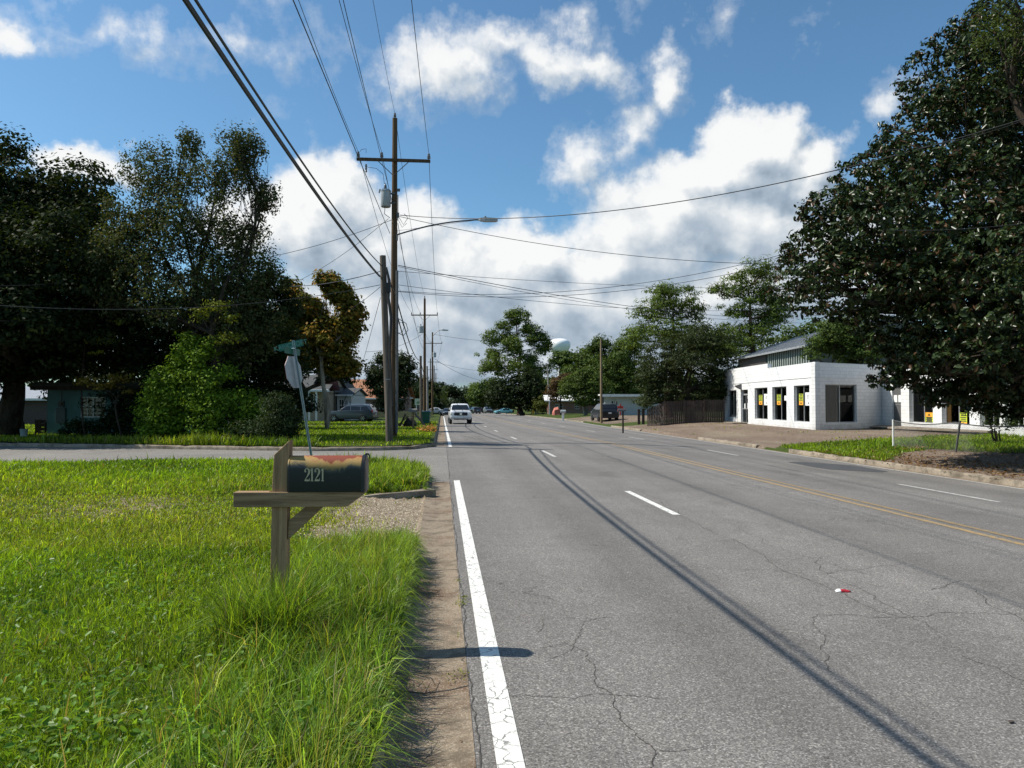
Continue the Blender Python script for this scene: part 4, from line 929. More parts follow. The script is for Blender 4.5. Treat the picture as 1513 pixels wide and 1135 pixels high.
# ------------------------------------------------------------------ helpers for built things
def bl(m, name, mat, T, bevel=0, smooth=False, angle=40):
    """mesh authored in the thing's own frame"""
    o = m.build(name, mat, None, bevel, smooth, angle); o.parent = T; return o
def wall(m, P, Q, z0, z1, th, ops=(), inward=None):
    P = Vector((P[0], P[1], 0)); Q = Vector((Q[0], Q[1], 0)); L = (Q - P).length; t_ = (Q - P) / L
    nn = Vector((-t_.y, t_.x, 0)) if inward is None else Vector(inward).normalized()
    def b(s0, s1, a, c):
        if s1 - s0 > 1e-4 and c - a > 1e-4: m.obox(P + t_ * s0 + Vector((0, 0, a)), t_ * (s1 - s0), nn * th, Vector((0, 0, c - a)))
    s = 0
    for (a, c, za, zb) in sorted(ops):
        b(s, a, z0, z1); b(a, c, z0, za); b(a, c, zb, z1); s = c
    b(s, L, z0, z1); return t_, nn
def flat(name, pts, mat, T, th=.01, nrm=(0, 0, 1)):
    m = MB(); m.prism(pts, Vector(nrm).normalized() * th); return m.build(name, mat, T)
def textmesh(name, body, size, T, M, mat, ext=.001, space=1.0):
    cu = bpy.data.curves.new(name, 'FONT'); cu.body = body; cu.size = size; cu.extrude = ext; cu.align_x = 'CENTER'; cu.align_y = 'CENTER'; cu.space_character = space
    tmp = bpy.data.objects.new('tmp', cu); C.objects.link(tmp); bpy.context.view_layer.update()
    me = bpy.data.meshes.new_from_object(tmp.evaluated_get(bpy.context.evaluated_depsgraph_get())); bpy.data.objects.remove(tmp)
    me.transform(M); me.materials.clear(); me.materials.append(mat); me.name = name
    o = bpy.data.objects.new(name, me); C.objects.link(o); o.parent = T; return o

# ------------------------------------------------------------------ roadside mailbox
D0 = 4.95; S0 = F / D0
p0 = at(417, 595, D0); bz = .17
T = thing('mailbox', (p0.x, p0.y, bz), 'black mailbox with faded rusty top on a wooden post, numbered 2121', 'mailbox', rz=-YAW + R(2.2))
def lx(u): return (u - 417) / S0
def lzz(v): return CAMZ - (v - 595) / S0 - bz
m = MB(); hp = .05
sh = -.012
m.v = []; pz = lzz(746)
m.prism([(-hp + sh, -hp, -.25), (hp + sh, -hp, -.25), (hp, -hp, .9), (hp + .012, -hp, lzz(650)), (-hp + .012, -hp, lzz(671)), (-hp, -hp, .9)], (0, .1, 0))
bl(m, 'post', M_postwood_z, T, .004)
m = MB(); a0, a1 = lx(352), lx(541); za, zb = lzz(746.5), lzz(725)
m.prism([(a0, -hp - .022, za), (lx(516), -hp - .022, za), (a1, -hp - .022, zb - .012), (a1, -hp - .022, zb), (a0, -hp - .022, zb)], (0, .02, 0))
m.prism([(hp + .02, -hp, za), (lx(516), -hp, za), (a1, -hp, zb - .012), (a1, -hp, zb), (hp + .02, -hp, zb)], (0, .10, 0))
m.prism([(a0, -hp, za), (-hp - .02, -hp, za), (-hp - .02, -hp, zb), (a0, -hp, zb)], (0, .07, 0))
bl(m, 'arm', M_postwood_x, T, .003)
m = MB(); m.prism([(lx(429), -.03, lzz(768)), (lx(428), -.03, lzz(796)), (lx(480), -.03, lzz(746.8)), (lx(454), -.03, lzz(746.8))], (0, .05, 0))
bl(m, 'brace', M_postwood_x, T, .003)
for (u, v) in ((413, 728), (424, 728.5), (412, 740), (417, 741.5), (421, 739.5)):
    m = MB(); m.lathe((lx(u), -hp - .0245, lzz(v)), [(.003, 0), (.003, .003)], 8, (0, 1, 0)); bl(m, 'screw', M_steel, T)
t = NT('faded_black_mailbox_paint'); p = t.obj(); s = t.n('ShaderNodeSeparateXYZ', inp={0: p})
zt = lzz(673)
nz = t.noise(8.5, 6, .68, t.mapv(p, (1, .5, .8)), .8); nz2 = t.noise(60, 4, .6, p)
hgt = t.math('DIVIDE', t.math('SUBTRACT', s.outputs[2], zt - .115), .115)         # 0 at lower limit of fading, 1 on the crown
xr = t.math('SUBTRACT', 1.0, t.math('ABSOLUTE', t.math('DIVIDE', t.math('SUBTRACT', s.outputs[0], .34), .30)))
fd = t.math('ADD', t.math('ADD', hgt, t.math('MULTIPLY', xr, .26)), t.math('MULTIPLY', t.math('SUBTRACT', nz, .5), 1.1))
c = t.ramp(fd, [(.30, (.010, .011, .012)), (.48, (.05, .052, .045)), (.62, (.26, .18, .06)), (.85, (.36, .22, .065)), (1.10, (.32, .14, .04)), (1.30, (.20, .035, .012))])
c = t.mix(t.ramp(nz2, [(.62, 0), (.72, .5)]), c, (.12, .10, .08))
M_mail = t.out(c, t.ramp(fd, [(.3, .28), (.8, .7)]), t.bump(nz2, .1, .002), 0, .4)
def mbprof(x, hw, z0, h, n=14):
    r_ = hw; st = [(x, -hw, z0), (x, -hw, z0 + h - r_)]
    st += [(x, -hw * math.cos(a), z0 + h - r_ + r_ * math.sin(a)) for a in [math.pi * k / n for k in range(1, n)]]
    return st + [(x, hw, z0 + h - r_), (x, hw, z0)]
def loft(m, secs):
    n = len(secs[0]); s0 = len(m.v)
    for q in secs: m.v += [tuple(v) for v in q]
    for i in range(len(secs) - 1):
        for k in range(n): m.f.append((s0+i*n+k, s0+i*n+(k+1) % n, s0+(i+1)*n+(k+1) % n, s0+(i+1)*n+k))
    m.f.append(tuple(s0 + k for k in reversed(range(n)))); e = s0 + (len(secs)-1)*n; m.f.append(tuple(e + k for k in range(n))); return m
zb0 = zb + .002; bx0, bx1 = lx(430), lx(536); hh = zt - zb0; YB = .0
m = MB(); loft(m, [mbprof(bx0, .084, zb0, hh), mbprof(bx0 + .008, .086, zb0, hh + .003), mbprof(bx0 + .012, .083, zb0, hh), mbprof(bx1, .083, zb0, hh)])
body = bl(m, 'mailbox_body', M_mail, T, 0, True, 35)
M_mdoor = simple('black_mailbox_door', (.014, .014, .014), .35, .3, 20)
m = MB(); loft(m, [mbprof(bx1 + .001, .089, zb0 - .004, hh + .009), mbprof(bx1 + .022, .089, zb0 - .004, hh + .009), mbprof(bx1 + .025, .084, zb0, hh + .003)])
dr_ = bl(m, 'door', M_mdoor, T, 0, True, 35)
m = MB(); m.tube([(bx1 + .012, 0, zt + .002), (bx1 + .02, 0, zt + .010), (bx1 + .038, 0, zt + .008), (bx1 + .043, 0, zt - .008), (bx1 + .041, 0, zt - .03)], [.006, .006, .006, .005, .003], 8)
lt = bl(m, 'latch', M_mdoor, dr_, 0, True)
m = MB(); m.box((bx1 + .041, 0, zt - .032), (.008, .014, .02)); bl(m, 'latch_tab', simple('yellow_tab', (.5, .33, .05), .6), dr_)
# numerals: serif figures cut from vinyl
M_num = simple('pale_gold_numerals', (.46, .41, .26), .5, .12, 30)
def ribbon(m, pts, wds, y, T3):
    n = len(pts); st = len(m.v)
    for i, (x, z) in enumerate(pts):
        a = pts[max(0, i-1)]; b = pts[min(n-1, i+1)]; dx, dz = b[0]-a[0], b[1]-a[1]; l = math.hypot(dx, dz) or 1; w_ = wds[i] if hasattr(wds, '__len__') else wds
        for sg in (1, -1): m.v.append((x - dz/l*w_*.5*sg, y, z + dx/l*w_*.5*sg)); m.v.append((x - dz/l*w_*.5*sg, y + T3, z + dx/l*w_*.5*sg))
        if i:
            q = st + 4*(i-1); m.f += [(q, q+2, q+6, q+4)]
def two(m, x0, z0, W_, H_, y):
    P = [(.12, .74), (.10, .86), (.25, .97), (.5, 1.0), (.78, .93), (.88, .77), (.80, .60), (.58, .42), (.32, .24), (.12, .07)]
    ribbon(m, [(x0 + a * W_, z0 + b * H_) for a, b in P], [W_*.16, W_*.2, W_*.12, W_*.14, W_*.26, W_*.36, W_*.32, W_*.2, W_*.14, W_*.1], y, .0008)
    ribbon(m, [(x0 + .06 * W_, z0 + .06 * H_), (x0 + .5 * W_, z0 + .075 * H_), (x0 + .9 * W_, z0 + .06 * H_)], [.11 * H_, .15 * H_, .11 * H_], y - .0002, .0008)
    ribbon(m, [(x0 + .90 * W_, z0 + .03 * H_), (x0 + .93 * W_, z0 + .25 * H_)], [W_*.16, W_*.07], y - .0004, .0008)
    m.lathe((x0 + .19 * W_, y - .0006, z0 + .76 * H_), [(W_ * .15, 0), (W_ * .15, .0008)], 12, (0, 1, 0))
def one(m, x0, z0, W_, H_, y):
    ribbon(m, [(x0 + .52 * W_, z0 + .02 * H_), (x0 + .52 * W_, z0 + H_)], W_ * .34, y, .0008)
    ribbon(m, [(x0 + .18 * W_, z0 + .025 * H_), (x0 + .86 * W_, z0 + .025 * H_)], H_ * .05, y - .0002, .0008)
    ribbon(m, [(x0 + .16 * W_, z0 + .84 * H_), (x0 + .5 * W_, z0 + .96 * H_)], H_ * .07, y - .0004, .0008)
m = MB(); z0_ = lzz(709); nh = .083; ny = -.0845
two(m, lx(454.5), z0_, .036, nh, ny); one(m, lx(462.3), z0_, .028, nh, ny); two(m, lx(469), z0_, .036, nh, ny); one(m, lx(477.6), z0_, .028, nh, ny)
bl(m, 'house_number', M_num, body)

# ------------------------------------------------------------------ utility poles
def pole(u, d, vtop, r0, r1, mat, label, group=None, ub=None, name='utility_pole'):
    b = base(u, d); tp = at(ub if ub is not None else u, vtop, d)
    T = thing(name, tuple(b), label, 'pole' , group)
    n = 9; pts = [b.lerp(tp, k / (n-1)) for k in range(n)]; pts[0] = b - Vector((0, 0, .4))
    m = MB(); m.tube(pts, [r0 + (r1 - r0) * k / (n-1) for k in range(n)], 14); m.build('shaft', mat, T, smooth=True, angle=60)
    return T, b, tp
def insul(m, p, s=1.0):
    m.lathe(p, [(.012*s, -.06*s), (.012*s, 0), (.06*s, .01*s), (.065*s, .04*s), (.03*s, .055*s), (.055*s, .07*s), (.055*s, .10*s), (.028*s, .12*s), (.045*s, .13*s), (.04*s, .17*s), (.01*s, .18*s)], 12)
M_ins = simple('grey_insulator', (.16, .16, .17), .3, .2, 20)
RT = CF(1, 0); FW = CF(0, 1); UP = Vector((0, 0, 1))
def crossarm(T, c, tilt, half, mat=None, k=(-.96, -.32, .96), s=1.0, face=-.2):
    c = Vector(c) + FW * face; ax = (RT + UP * tilt).normalized()
    m = MB(); m.obox(c - ax * half - FW * .05 - UP * .06, ax * 2 * half, FW * .1, UP * .12); m.build('crossarm', mat or M_pole, T)
    m = MB()
    for sg in (-1, 1): m.tube([c + ax * half * .42 * sg - UP * .06 - FW * .03, c - UP * .62 + RT * .04 * sg], .018, 5)
    m.build('crossarm_brace', M_steel, T)
    for q in k: m = MB(); insul(m, c + ax * half * q + UP * .1, 1.25 * s); m.build('insulator', M_ins, T, smooth=True)
    return c, ax
M_can = simple('transformer_grey_paint', (.36, .38, .39), .4, .12, 6)
def transformer(T, p, r_=.21, h=.75):
    m = MB(); m.lathe(p, [(r_*.92, 0), (r_, .03), (r_, h*.86), (r_*1.06, h*.87), (r_*1.06, h*.92), (r_*.8, h), (0, h*1.02)], 20); c = m.build('transformer', M_can, T, smooth=True, angle=30)
    m = MB(); q = Vector(p) + UP * h + RT * -.02; m.lathe(q, [(.05, 0), (.05, .05), (.075, .07), (.04, .09), (.07, .11), (.035, .14), (.06, .16), (.03, .2), (.03, .25)], 10); m.build('bushing', M_ins, c, smooth=True)
    m = MB(); m.tube([Vector(p) + UP * h * .95 - RT * r_, Vector(p) + UP * h * 1.02 - RT * r_ * 1.2, Vector(p) + UP * (h*.8) - RT * r_ * 1.35], .03, 6); m.build('arrester', M_ins, c)
    return c
def lamp(T, root, tip, hl, s=1.0):
    root, tip = Vector(root), Vector(tip); m = MB(); n = 10
    m.tube([root.lerp(tip, k/n) + UP * (.12 * math.sin(math.pi * k / n) * s) for k in range(n+1)] + [tip + RT * .25 * s], .032 * s, 7); m.tube([root - UP * .25, root + UP * .02], .045 * s, 7)
    a = m.build('lamp_arm', M_steel, T, smooth=True)
    m = MB(); e = tip + RT * .15 * s; w_ = .13 * s
    secs = []
    for k, (x, hw, z0, z1) in enumerate([(0, .05, -.03, .05), (.08, .10, -.05, .07), (.3, .14, -.07, .08), (.75, .14, -.07, .05), (.85, .10, -.05, .03)]):
        q = e + RT * x * s * hl; secs.append([q + FW * hw * s * a_ + UP * (z0 if b_ < 0 else z1) * s for a_, b_ in ((-1, -1), (1, -1), (1, 0), (.7, 1), (-.7, 1), (-1, 0))])
    loft(m, secs); h_ = m.build('lamp_head', M_can, a)
    m = MB(); m.lathe(e + RT * .3 * s * hl + UP * .08 * s, [(.04 * s, 0), (.04 * s, .07 * s), (.02 * s, .09 * s)], 10); m.build('photocell', M_ins, h_)
# main tall pole
TP, bA, tA = pole(581.5, 31.5, 175, .165, .105, M_pole, 'tallest wooden utility pole with crossarm, transformer and street lamp', ub=583.5)
cA, axA = crossarm(TP, at(582.5, 239, 31.5), -.03, 1.56)
m = MB(); insul(m, tA + UP * .06); m.build('insulator', M_ins, TP, smooth=True)
pt = at(570, 306, 31.35); transformer(TP, pt)
for zz_ in (.15, .55): m = MB(); m.obox(pt + RT * .2 + UP * zz_, RT * .2, FW * .08, UP * .06); m.build('bracket', M_steel, TP)
m = MB(); q = at(541, 246, 31.3); m.lathe(q - UP * .25, [(.03, 0), (.05, .05), (.03, .1), (.05, .15), (.03, .2), (.05, .25), (.03, .35)], 10); m.build('fuse_cutout', M_ins, TP, smooth=True)
m = MB(); m.tube([at(541, 226, 31.3), at(541, 220, 31.3), at(534, 221, 31.3), at(532, 224, 31.3)], .01, 5); m.build('jumper_wire', M_wire, TP)
m = MB(); m.tube([at(543, 247, 31.3), at(556, 249, 31.3), at(566, 257, 31.3), at(568, 272, 31.3)], .01, 5); m.build('jumper_wire', M_wire, TP)
m = MB(); m.tube([at(588, 478, 31.3), at(594, 476, 31.3), at(597, 484, 31.3), at(594, 492, 31.3), at(588, 492, 31.3)], .012, 5); m.build('jumper_wire', M_wire, TP)
m = MB(); m.tube([at(588, 492, 31.3), at(596, 496, 31.3), at(603, 488, 31.3), at(600, 478, 31.3), at(589, 471, 31.3)], .016, 5); m.build('jumper_wire', M_wire, TP)
m = MB(); m.tube([at(590, 322, 31.2), at(596, 332, 31.2), at(603, 322, 31.2), at(597, 316, 31.2)], .012, 5); m.build('jumper_wire', M_wire, TP)
m = MB(); m.tube([at(569, 305, 31.2), at(568, 316, 31.2), at(576, 322, 31.2)], .014, 5); m.build('jumper_wire', M_wire, TP)
m = MB(); m.tube([at(589, 326, 31.2), at(594, 336, 31.2), at(601, 330, 31.2)], .01, 5); m.build('jumper_wire', M_wire, TP)
m = MB(); m.tube([at(586.5, 400, 31.3), at(586.5, 500, 31.3), at(586, 640, 31.3)], .06, 8); m.build('conduit', M_steel, TP, smooth=True)
m = MB(); m.tube([at(588, 326, 31.3), at(588, 288, 31.3)], .02, 5); m.box(at(589, 281, 31.3), (.12, .1, .1)); m.box(at(588, 318, 31.3), (.1, .1, .2)); m.build('secondary_rack', M_steel, TP)
lamp(TP, at(586.5, 347, 31.4), at(702, 325, 31.4), .95)
# short telephone pole
TS, bS, tS = pole(576, 27.3, 378, .135, .115, M_polegrey, 'shorter weathered telephone pole leaning in front of the tallest pole', ub=565.5)
m = MB(); m.tube([at(571, 395, 27.1), at(575, 415, 27.1), at(574, 440, 27.1), at(578, 470, 27.1), at(576, 520, 27.1), at(580, 600, 27.1)], [.03, .06, .05, .06, .04, .03], 7); m.tube([at(571, 402, 27.1), at(579, 425, 27.4), at(584, 436, 29)], .03, 6)
m.box(at(574, 425, 27.05), (.16, .12, .34)); m.build('cable_riser', M_wire, TS, smooth=True)
m = MB(); m.obox(at(568.5, 561, 27.12), RT * .24, FW * -.01, UP * .02); m.build('pole_band', M_alu, TS)
# poles further on
P2, b2, t2 = pole(627.5, 86, 441, .19, .12, M_pole, 'second tall utility pole down the road with crossarm and transformer')
c2, ax2 = crossarm(P2, at(627.5, 466, 86), 0, 1.55); transformer(P2, at(622, 492, 85.7), .28, .8)
m = MB(); insul(m, t2 + UP * .06, 1.3); m.build('insulator', M_ins, P2)
P3, b3, t3 = pole(639, 140, 491, .22, .13, M_pole, 'third utility pole down the road carrying a street lamp above its crossarm')
c3, ax3 = crossarm(P3, at(641, 507.5, 140), 0, 1.6); transformer(P3, at(642, 528, 139.6), .32, .9); lamp(P3, at(639.5, 497, 139.8), at(650, 488, 139.8), 1.0, 1.6)
P4, b4, t4 = pole(636, 195, 530, .22, .14, M_polegrey, 'fourth utility pole partly hidden by nearer poles'); crossarm(P4, at(641, 535, 195), 0, 1.6, k=())
P5, b5, t5 = pole(641.5, 250, 540, .24, .15, M_pole, 'fifth utility pole far down the road'); crossarm(P5, at(640, 546.5, 250), 0, 1.7, k=())
P6, b6, t6 = pole(644, 320, 551, .26, .16, M_pole, 'farthest utility pole at the end of the line'); crossarm(P6, at(642, 559, 320), 0, 2, k=())
pole(622.5, 76, 526, .15, .12, M_polegrey, 'grey short telephone pole in front of the second tall pole', ub=621.5)
pole(632, 108, 541, .17, .12, M_polelight, 'pale thin telephone pole just right of the second tall pole', ub=631)
pole(888.5, 70, 501, .13, .085, M_polelight and wood('tan_pole_wood', (.14, .10, .06), (.30, .23, .14), 2, .5, .9), 'tan wooden pole beside the dark parked vehicle on the right', ub=888)
p_ = at(897, 503, 70); TT = bpy.data.objects[-1] if False else None
pole(786, 150, 543, .14, .10, M_pole, 'dark thin pole left of the leaning pale pole')
pole(792, 145, 548, .17, .12, M_polelight, 'pale leaning pole behind the fire hydrant', ub=788.5)
pole(794.5, 152, 532, .14, .10, M_polegrey, 'tall thin grey pole beside the leaning pale pole', ub=795)
pole(811, 136, 540, .17, .10, M_polelight, 'pale grey pole standing left of the brick house', ub=809)
for (u, d, v, lb) in ((694, 330, 580, 'thin distant pole right of the white pickup'), (706, 300, 574, 'thin distant pole over the far vehicles'), (718, 270, 584, 'short thin distant pole left of the grey roofed house')):
    pole(u, d, v, .17, .13, M_polelight, lb)
# ------------------------------------------------------------------ overhead lines
def cat(A, B, sag, n=28): return [A.lerp(B, k / n) - UP * (4 * sag * (k / n) * (1 - k / n)) for k in range(n + 1)]
def wire(A, B, sag, r_, label, group=None, name='power_line', n=28):
    m = MB(); m.tube(cat(A, B, sag, n), r_, 5); o = m.build(name, M_wire, smooth=True); return tag(o, label, 'overhead wire', group)
def wire_thru(A, u, v, d, ext, r_, label, group=None, name='power_line', za=None):
    """from A, through a nearer point, on to the next pole behind the viewer"""
    Q = at(u, v, d); h = Vector((Q.x - A.x, Q.y - A.y, 0)); k = 1 / ((A.y - Q.y) / ext); B = Vector((A.x, A.y, A.z if za is None else za)) + h * k; tt = (A.y - Q.y) / ext
    zl = A.z + (B.z - A.z) * tt; sag = (zl - Q.z) / (4 * tt * (1 - tt)); return wire(A, B, sag, r_, label, group, name)
kA = [cA + axA * 1.56 * q + UP * .32 for q in (-.96, -.32, .96)]
wire_thru(at(563, 392, 27.3), 289, 0, 7.5, 42, .018, 'upper of the thick black cables from the top left to the short pole', name='telephone_cable')
wire_thru(at(561, 409, 27.3), 273, 0, 7.2, 42, .025, 'lower and thickest black cable from the top left to the short pole', name='telephone_cable')
wire_thru(at(562, 408, 27.3), 277, 0, 7.25, 42, .012, 'thin strand hung just above the thickest black cable', name='telephone_cable')
wire_thru(kA[0], 441, 0, 17.6, 44, .009, 'power line from the top of the photo to the leftmost insulator')
wire_thru(at(576, 345, 31.4), 433, 0, 13.2, 44, .012, 'power line crossing the leftmost one on its way to the transformer pole')
wire_thru(kA[1], 501, 0, 17.6, 44, .009, 'power line running to the middle insulator of the crossarm')
wire_thru(at(580, 300, 31.4), 507, 0, 14.8, 44, .009, 'power line passing beside the middle insulator to the pole')
wire_thru(tA + UP * .2, 551, 0, 20.5, 44, .007, 'power line reaching the very top of the tallest pole')
wire_thru(kA[2], 608, 0, 17.6, 44, .010, 'power line to the right insulator of the crossarm')
k2 = [c2 + ax2 * 1.55 * q + UP * .32 for q in (-.96, -.32, .96)]; k3 = [c3 + ax3 * 1.6 * q + UP * .32 for q in (-.96, -.32, .96)]
ln = ['left', 'middle', 'right']
for i in range(3):
    wire(kA[i], k2[i], 1.1, .012, 'power line from the %s insulator of the tallest pole to the second pole' % ln[i])
    wire(k2[i], k3[i], 1.0, .016, 'power line from the %s insulator of the second pole to the third pole' % ln[i])
wire(tA + UP * .2, t2 + UP * .2, 1.0, .010, 'power line between the tips of the tallest and second poles')
wire(at(588, 330, 31.4), at(626, 515, 86), 1.2, .014, 'secondary line from below the lamp arm to the second pole')
wire(at(588, 449, 31.4), at(621, 532, 76), .7, .03, 'thick telephone cable between tallest pole and the second short pole', name='telephone_cable')
wire(at(587, 466, 31.4), at(622, 545, 76), .9, .03, 'lower thick telephone cable between tallest pole and second short pole', name='telephone_cable')
wire(at(622, 535, 76), at(631, 560, 108), .4, .04, 'telephone cable from the grey short pole to the pale thin pole', name='telephone_cable')
wire(k3[2], at(645, 535, 195), .8, .02, 'distant power line beyond the third pole'); wire(t3, t4, .8, .02, 'distant power line between the tips of the third and fourth poles')
wire(at(645, 535, 195), at(645, 547, 250), .8, .025, 'distant power line between the fourth and fifth poles'); wire(at(640, 547, 250), at(640, 559, 320), .8, .03, 'distant power line at the end of the pole line')
# across the road
wire(at(591, 318, 31.4), at(1790, 85, 17), 1.35, .016, 'twisted service cable sweeping up to the right over the white shop', name='service_cable', n=40)
wire(at(590, 320, 31.4), at(1300, 388, 34), .75, .012, 'service cable crossing the road towards the magnolia top', name='service_cable')
wire(at(588, 341, 31.4), at(586, 322, 31.4) + RT * 3.4 + UP * -.1, .0, .006, 'short stay from the pole to the lamp arm', name='stay_wire')
wire(at(588, 392, 31.4), at(1085, 468, 60), .35, .016, 'upper black cable crossing the road below the lamp', name='service_cable')
wire(at(588, 394, 31.4), at(1320, 470, 62), 1.2, .010, 'thinner cable crossing the road below the lamp', name='service_cable')
wire(at(588, 430, 31.4), at(1240, 352, 30), .9, .010, 'cable rising to the right towards the magnolia from the pole', name='service_cable')
wire(at(588, 431, 31.4), at(1250, 361, 30), .95, .010, 'second cable rising to the right just below its twin', name='service_cable')
wire(at(588, 401, 31.4), at(1200, 425, 58), .3, .010, 'faint upper cable crossing the road behind the pine tops', name='service_cable')
wire(at(588, 421, 31.4), at(1200, 452, 58), .7, .010, 'faint lower cable crossing the road behind the pine tops', name='service_cable')
wire(at(586, 322, 31.4), at(300, 392, 38), .4, .012, 'service cable from the pole down to the left trees', name='service_cable')
wire(at(574, 323, 31.4), at(418, 425, 40), .3, .010, 'steeper service cable from the pole down to the left', name='service_cable')
wire(at(562, 401, 27.3), at(380, 418, 42), .35, .016, 'level black cable from the short pole to the left', name='service_cable')
wire(at(562, 421, 27.3), at(-60, 447, 22), .5, .011, 'lower level cable running left behind the sycamore top', name='service_cable')
wire(at(562, 424, 27.3), at(490, 470, 60), .2, .010, 'thin cable from the short pole to the beige house', name='service_cable')
wire(at(562, 440, 27.3), at(515, 605, 74), .2, .010, 'very steep thin wire from the short pole towards the parked vehicle', name='service_cable')
wire(at(-80, 420, 24), at(140, 412, 30), .15, .010, 'upper thin wire in front of the big oak', name='service_cable')
wire(at(-80, 470, 24), at(130, 462, 30), .2, .010, 'lower thin wire in front of the big oak', name='service_cable')
wire(at(1310, 340, 17), at(1700, 295, 15), .2, .008, 'thin wire crossing the face of the magnolia', name='service_cable')
wire(at(1290, 222, 21), at(1700, 88, 16), .5, .007, 'thin strand beside the service cable before the magnolia', name='service_cable')
wire(at(625, 493, 86), at(540, 520, 70), .5, .016, 'service cable from the second transformer to the left', name='service_cable')
wire(at(641, 494, 140), at(805, 502, 150), .8, .025, 'far cable crossing the road behind the tallest pine', name='service_cable')
wire(at(645, 535, 195), at(712, 548, 200), .4, .03, 'distant cable crossing towards the tallest pine', name='service_cable')
wire(at(642, 530, 140), at(710, 562, 170), .6, .03, 'distant slanting cable below the tallest pine', name='service_cable')
wire(at(650, 560, 250), at(712, 564, 240), .2, .03, 'lowest distant cable over the end of the road', name='service_cable')

# ------------------------------------------------------------------ white shop
T = thing('white_shop', tuple(CF(16.7, 41, .1)), 'white painted block shop with tall dark windows and posters beyond the forecourt', 'shop')
xA = 16.7
def zA(v, d): return CAMZ + (595 - v) / F * d
A0, A1 = CF(xA, 41), CF(xA, 58.6); B1 = CF(22.0, 44.3); C1 = CF(22.0, 27.0)
m = MB()
def dA(u): return xA * F / (u - 756.5)
opsA = []
for (u0, u1, za_, zb_) in ((1196, 1173, .5, 2.62), (1162, 1141, .5, 2.62), (1134, 1115, .5, 2.62), (1105, 1094.5, .16, 2.55), (1088, 1075, .5, 2.55)):
    opsA.append((dA(u0) - 41, dA(u1) - 41, za_, zb_))
RTv = CF(1, 0)
wall(m, A0, A1, -.3, 3.08, .25, opsA, RTv); wall(m, A0, A1, 3.08, 3.75, .27, (), RTv)
m.obox(CF(xA - .03, 40.98, 3.02), RTv * .03, FW * 17.62, UP * .07)                      # string course
m.obox(CF(xA, 41.0, 3.75), RTv * .25, FW * 7.6, UP * .12); m.obox(CF(xA, 48.6, 3.75), RTv * .25, FW * 10, UP * .42)
tB = (B1 - A0); LB = tB.length; tB = tB.normalized(); nB = Vector((-tB.y, tB.x, 0))
if nB.dot(FW) < 0: nB = -nB
wB0 = (1218 - 1204) / (1303 - 1204) * LB; wB1 = (1264 - 1204) / (1303 - 1204) * LB
wall(m, A0 + tB * .0, B1, -.3, 3.75, .25, [(wB0, wB1 , .48, 2.66)], nB)
m.obox(A0 + tB * -.01 - nB * .03 + UP * 3.02, tB * LB, nB * .03, UP * .05)
m.obox(A0 + UP * 3.75 - nB * .02, tB * LB, nB * .27, UP * .1)
# recessed wing facing the forecourt
opsC = []
def dC(u): return 22.0 * F / (u - 756.5)
for (u0, u1, za_, zb_) in ((1318, 1331, .25, 2.55), (1343, 1378, .52, 2.7), (1391, 1432, .52, 2.7), (1447, 1476, .52, 2.7), (1484, 1512, .52, 2.7), (1528, 1560, .52, 2.7)):
    opsC.append((44.3 - dC(u0), 44.3 - dC(u1), za_, zb_))
wall(m, B1, C1, -.3, 3.75, .25, opsC, RTv)
m.obox(CF(21.97, 27, 3.02), RTv * .03, FW * 17.3, UP * .05)
m.obox(CF(22, 27, 3.75), RTv * .25, FW * 17.3, UP * .1)
wall(m, A1, CF(30, 58.6), -.3, 3.75, .25, (), -FW); wall(m, C1, CF(30, 27), -.3, 3.75, .25, (), FW); wall(m, CF(30, 27), CF(30, 58.6), -.3, 3.75, .25, (), RTv)
m.build('wall', M_block, T)
m = MB(); q = [CF(xA + .2, 41.2, 3.3), CF(21.9, 44.5, 3.3), CF(22.2, 27.2, 3.3), CF(29.9, 27.2, 3.3), CF(29.9, 58.4, 3.3), CF(xA + .2, 58.4, 3.3)]
m.prism(q, (0, 0, .08)); m.build('roof', simple('flat_roof_felt', (.2, .2, .2), .9), T)
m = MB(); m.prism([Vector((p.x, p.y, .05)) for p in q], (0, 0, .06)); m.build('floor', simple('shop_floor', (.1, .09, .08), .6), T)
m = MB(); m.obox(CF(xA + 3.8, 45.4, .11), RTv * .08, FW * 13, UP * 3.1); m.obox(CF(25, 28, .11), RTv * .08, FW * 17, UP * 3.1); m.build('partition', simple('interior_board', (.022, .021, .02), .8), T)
M_fr = simple('aluminium_window_frame', (.42, .42, .42), .4, .1, 10, .3)
def winframe(P, tt, s0, s1, z0, z1, nn, setb, nv=(.5,), T=T, hb=None, nm='window'):
    m = MB(); o = P + tt * s0 + nn * setb; L = s1 - s0; fw = .045
    for a in [0, L - fw] + [L * k - fw / 2 for k in nv]: m.obox(o + tt * a + UP * z0, tt * fw, nn * .06, UP * (z1 - z0))
    xs = [fw] + sorted([L * k + fw / 2 for k in nv]); xe = sorted([L * k - fw / 2 for k in nv]) + [L - fw]
    for a, b in zip(xs, xe):
        for z in [z0, z1 - fw] + ([hb] if hb else []): m.obox(o + tt * a + UP * z, tt * (b - a), nn * .06, UP * fw)
    f = m.build(nm, M_fr, T)
    m = MB(); m.obox(o + tt * .01 + nn * .025 + UP * (z0 + .01), tt * (L - .02), nn * .008, UP * (z1 - z0 - .02)); m.build('pane', M_glass, f); return f
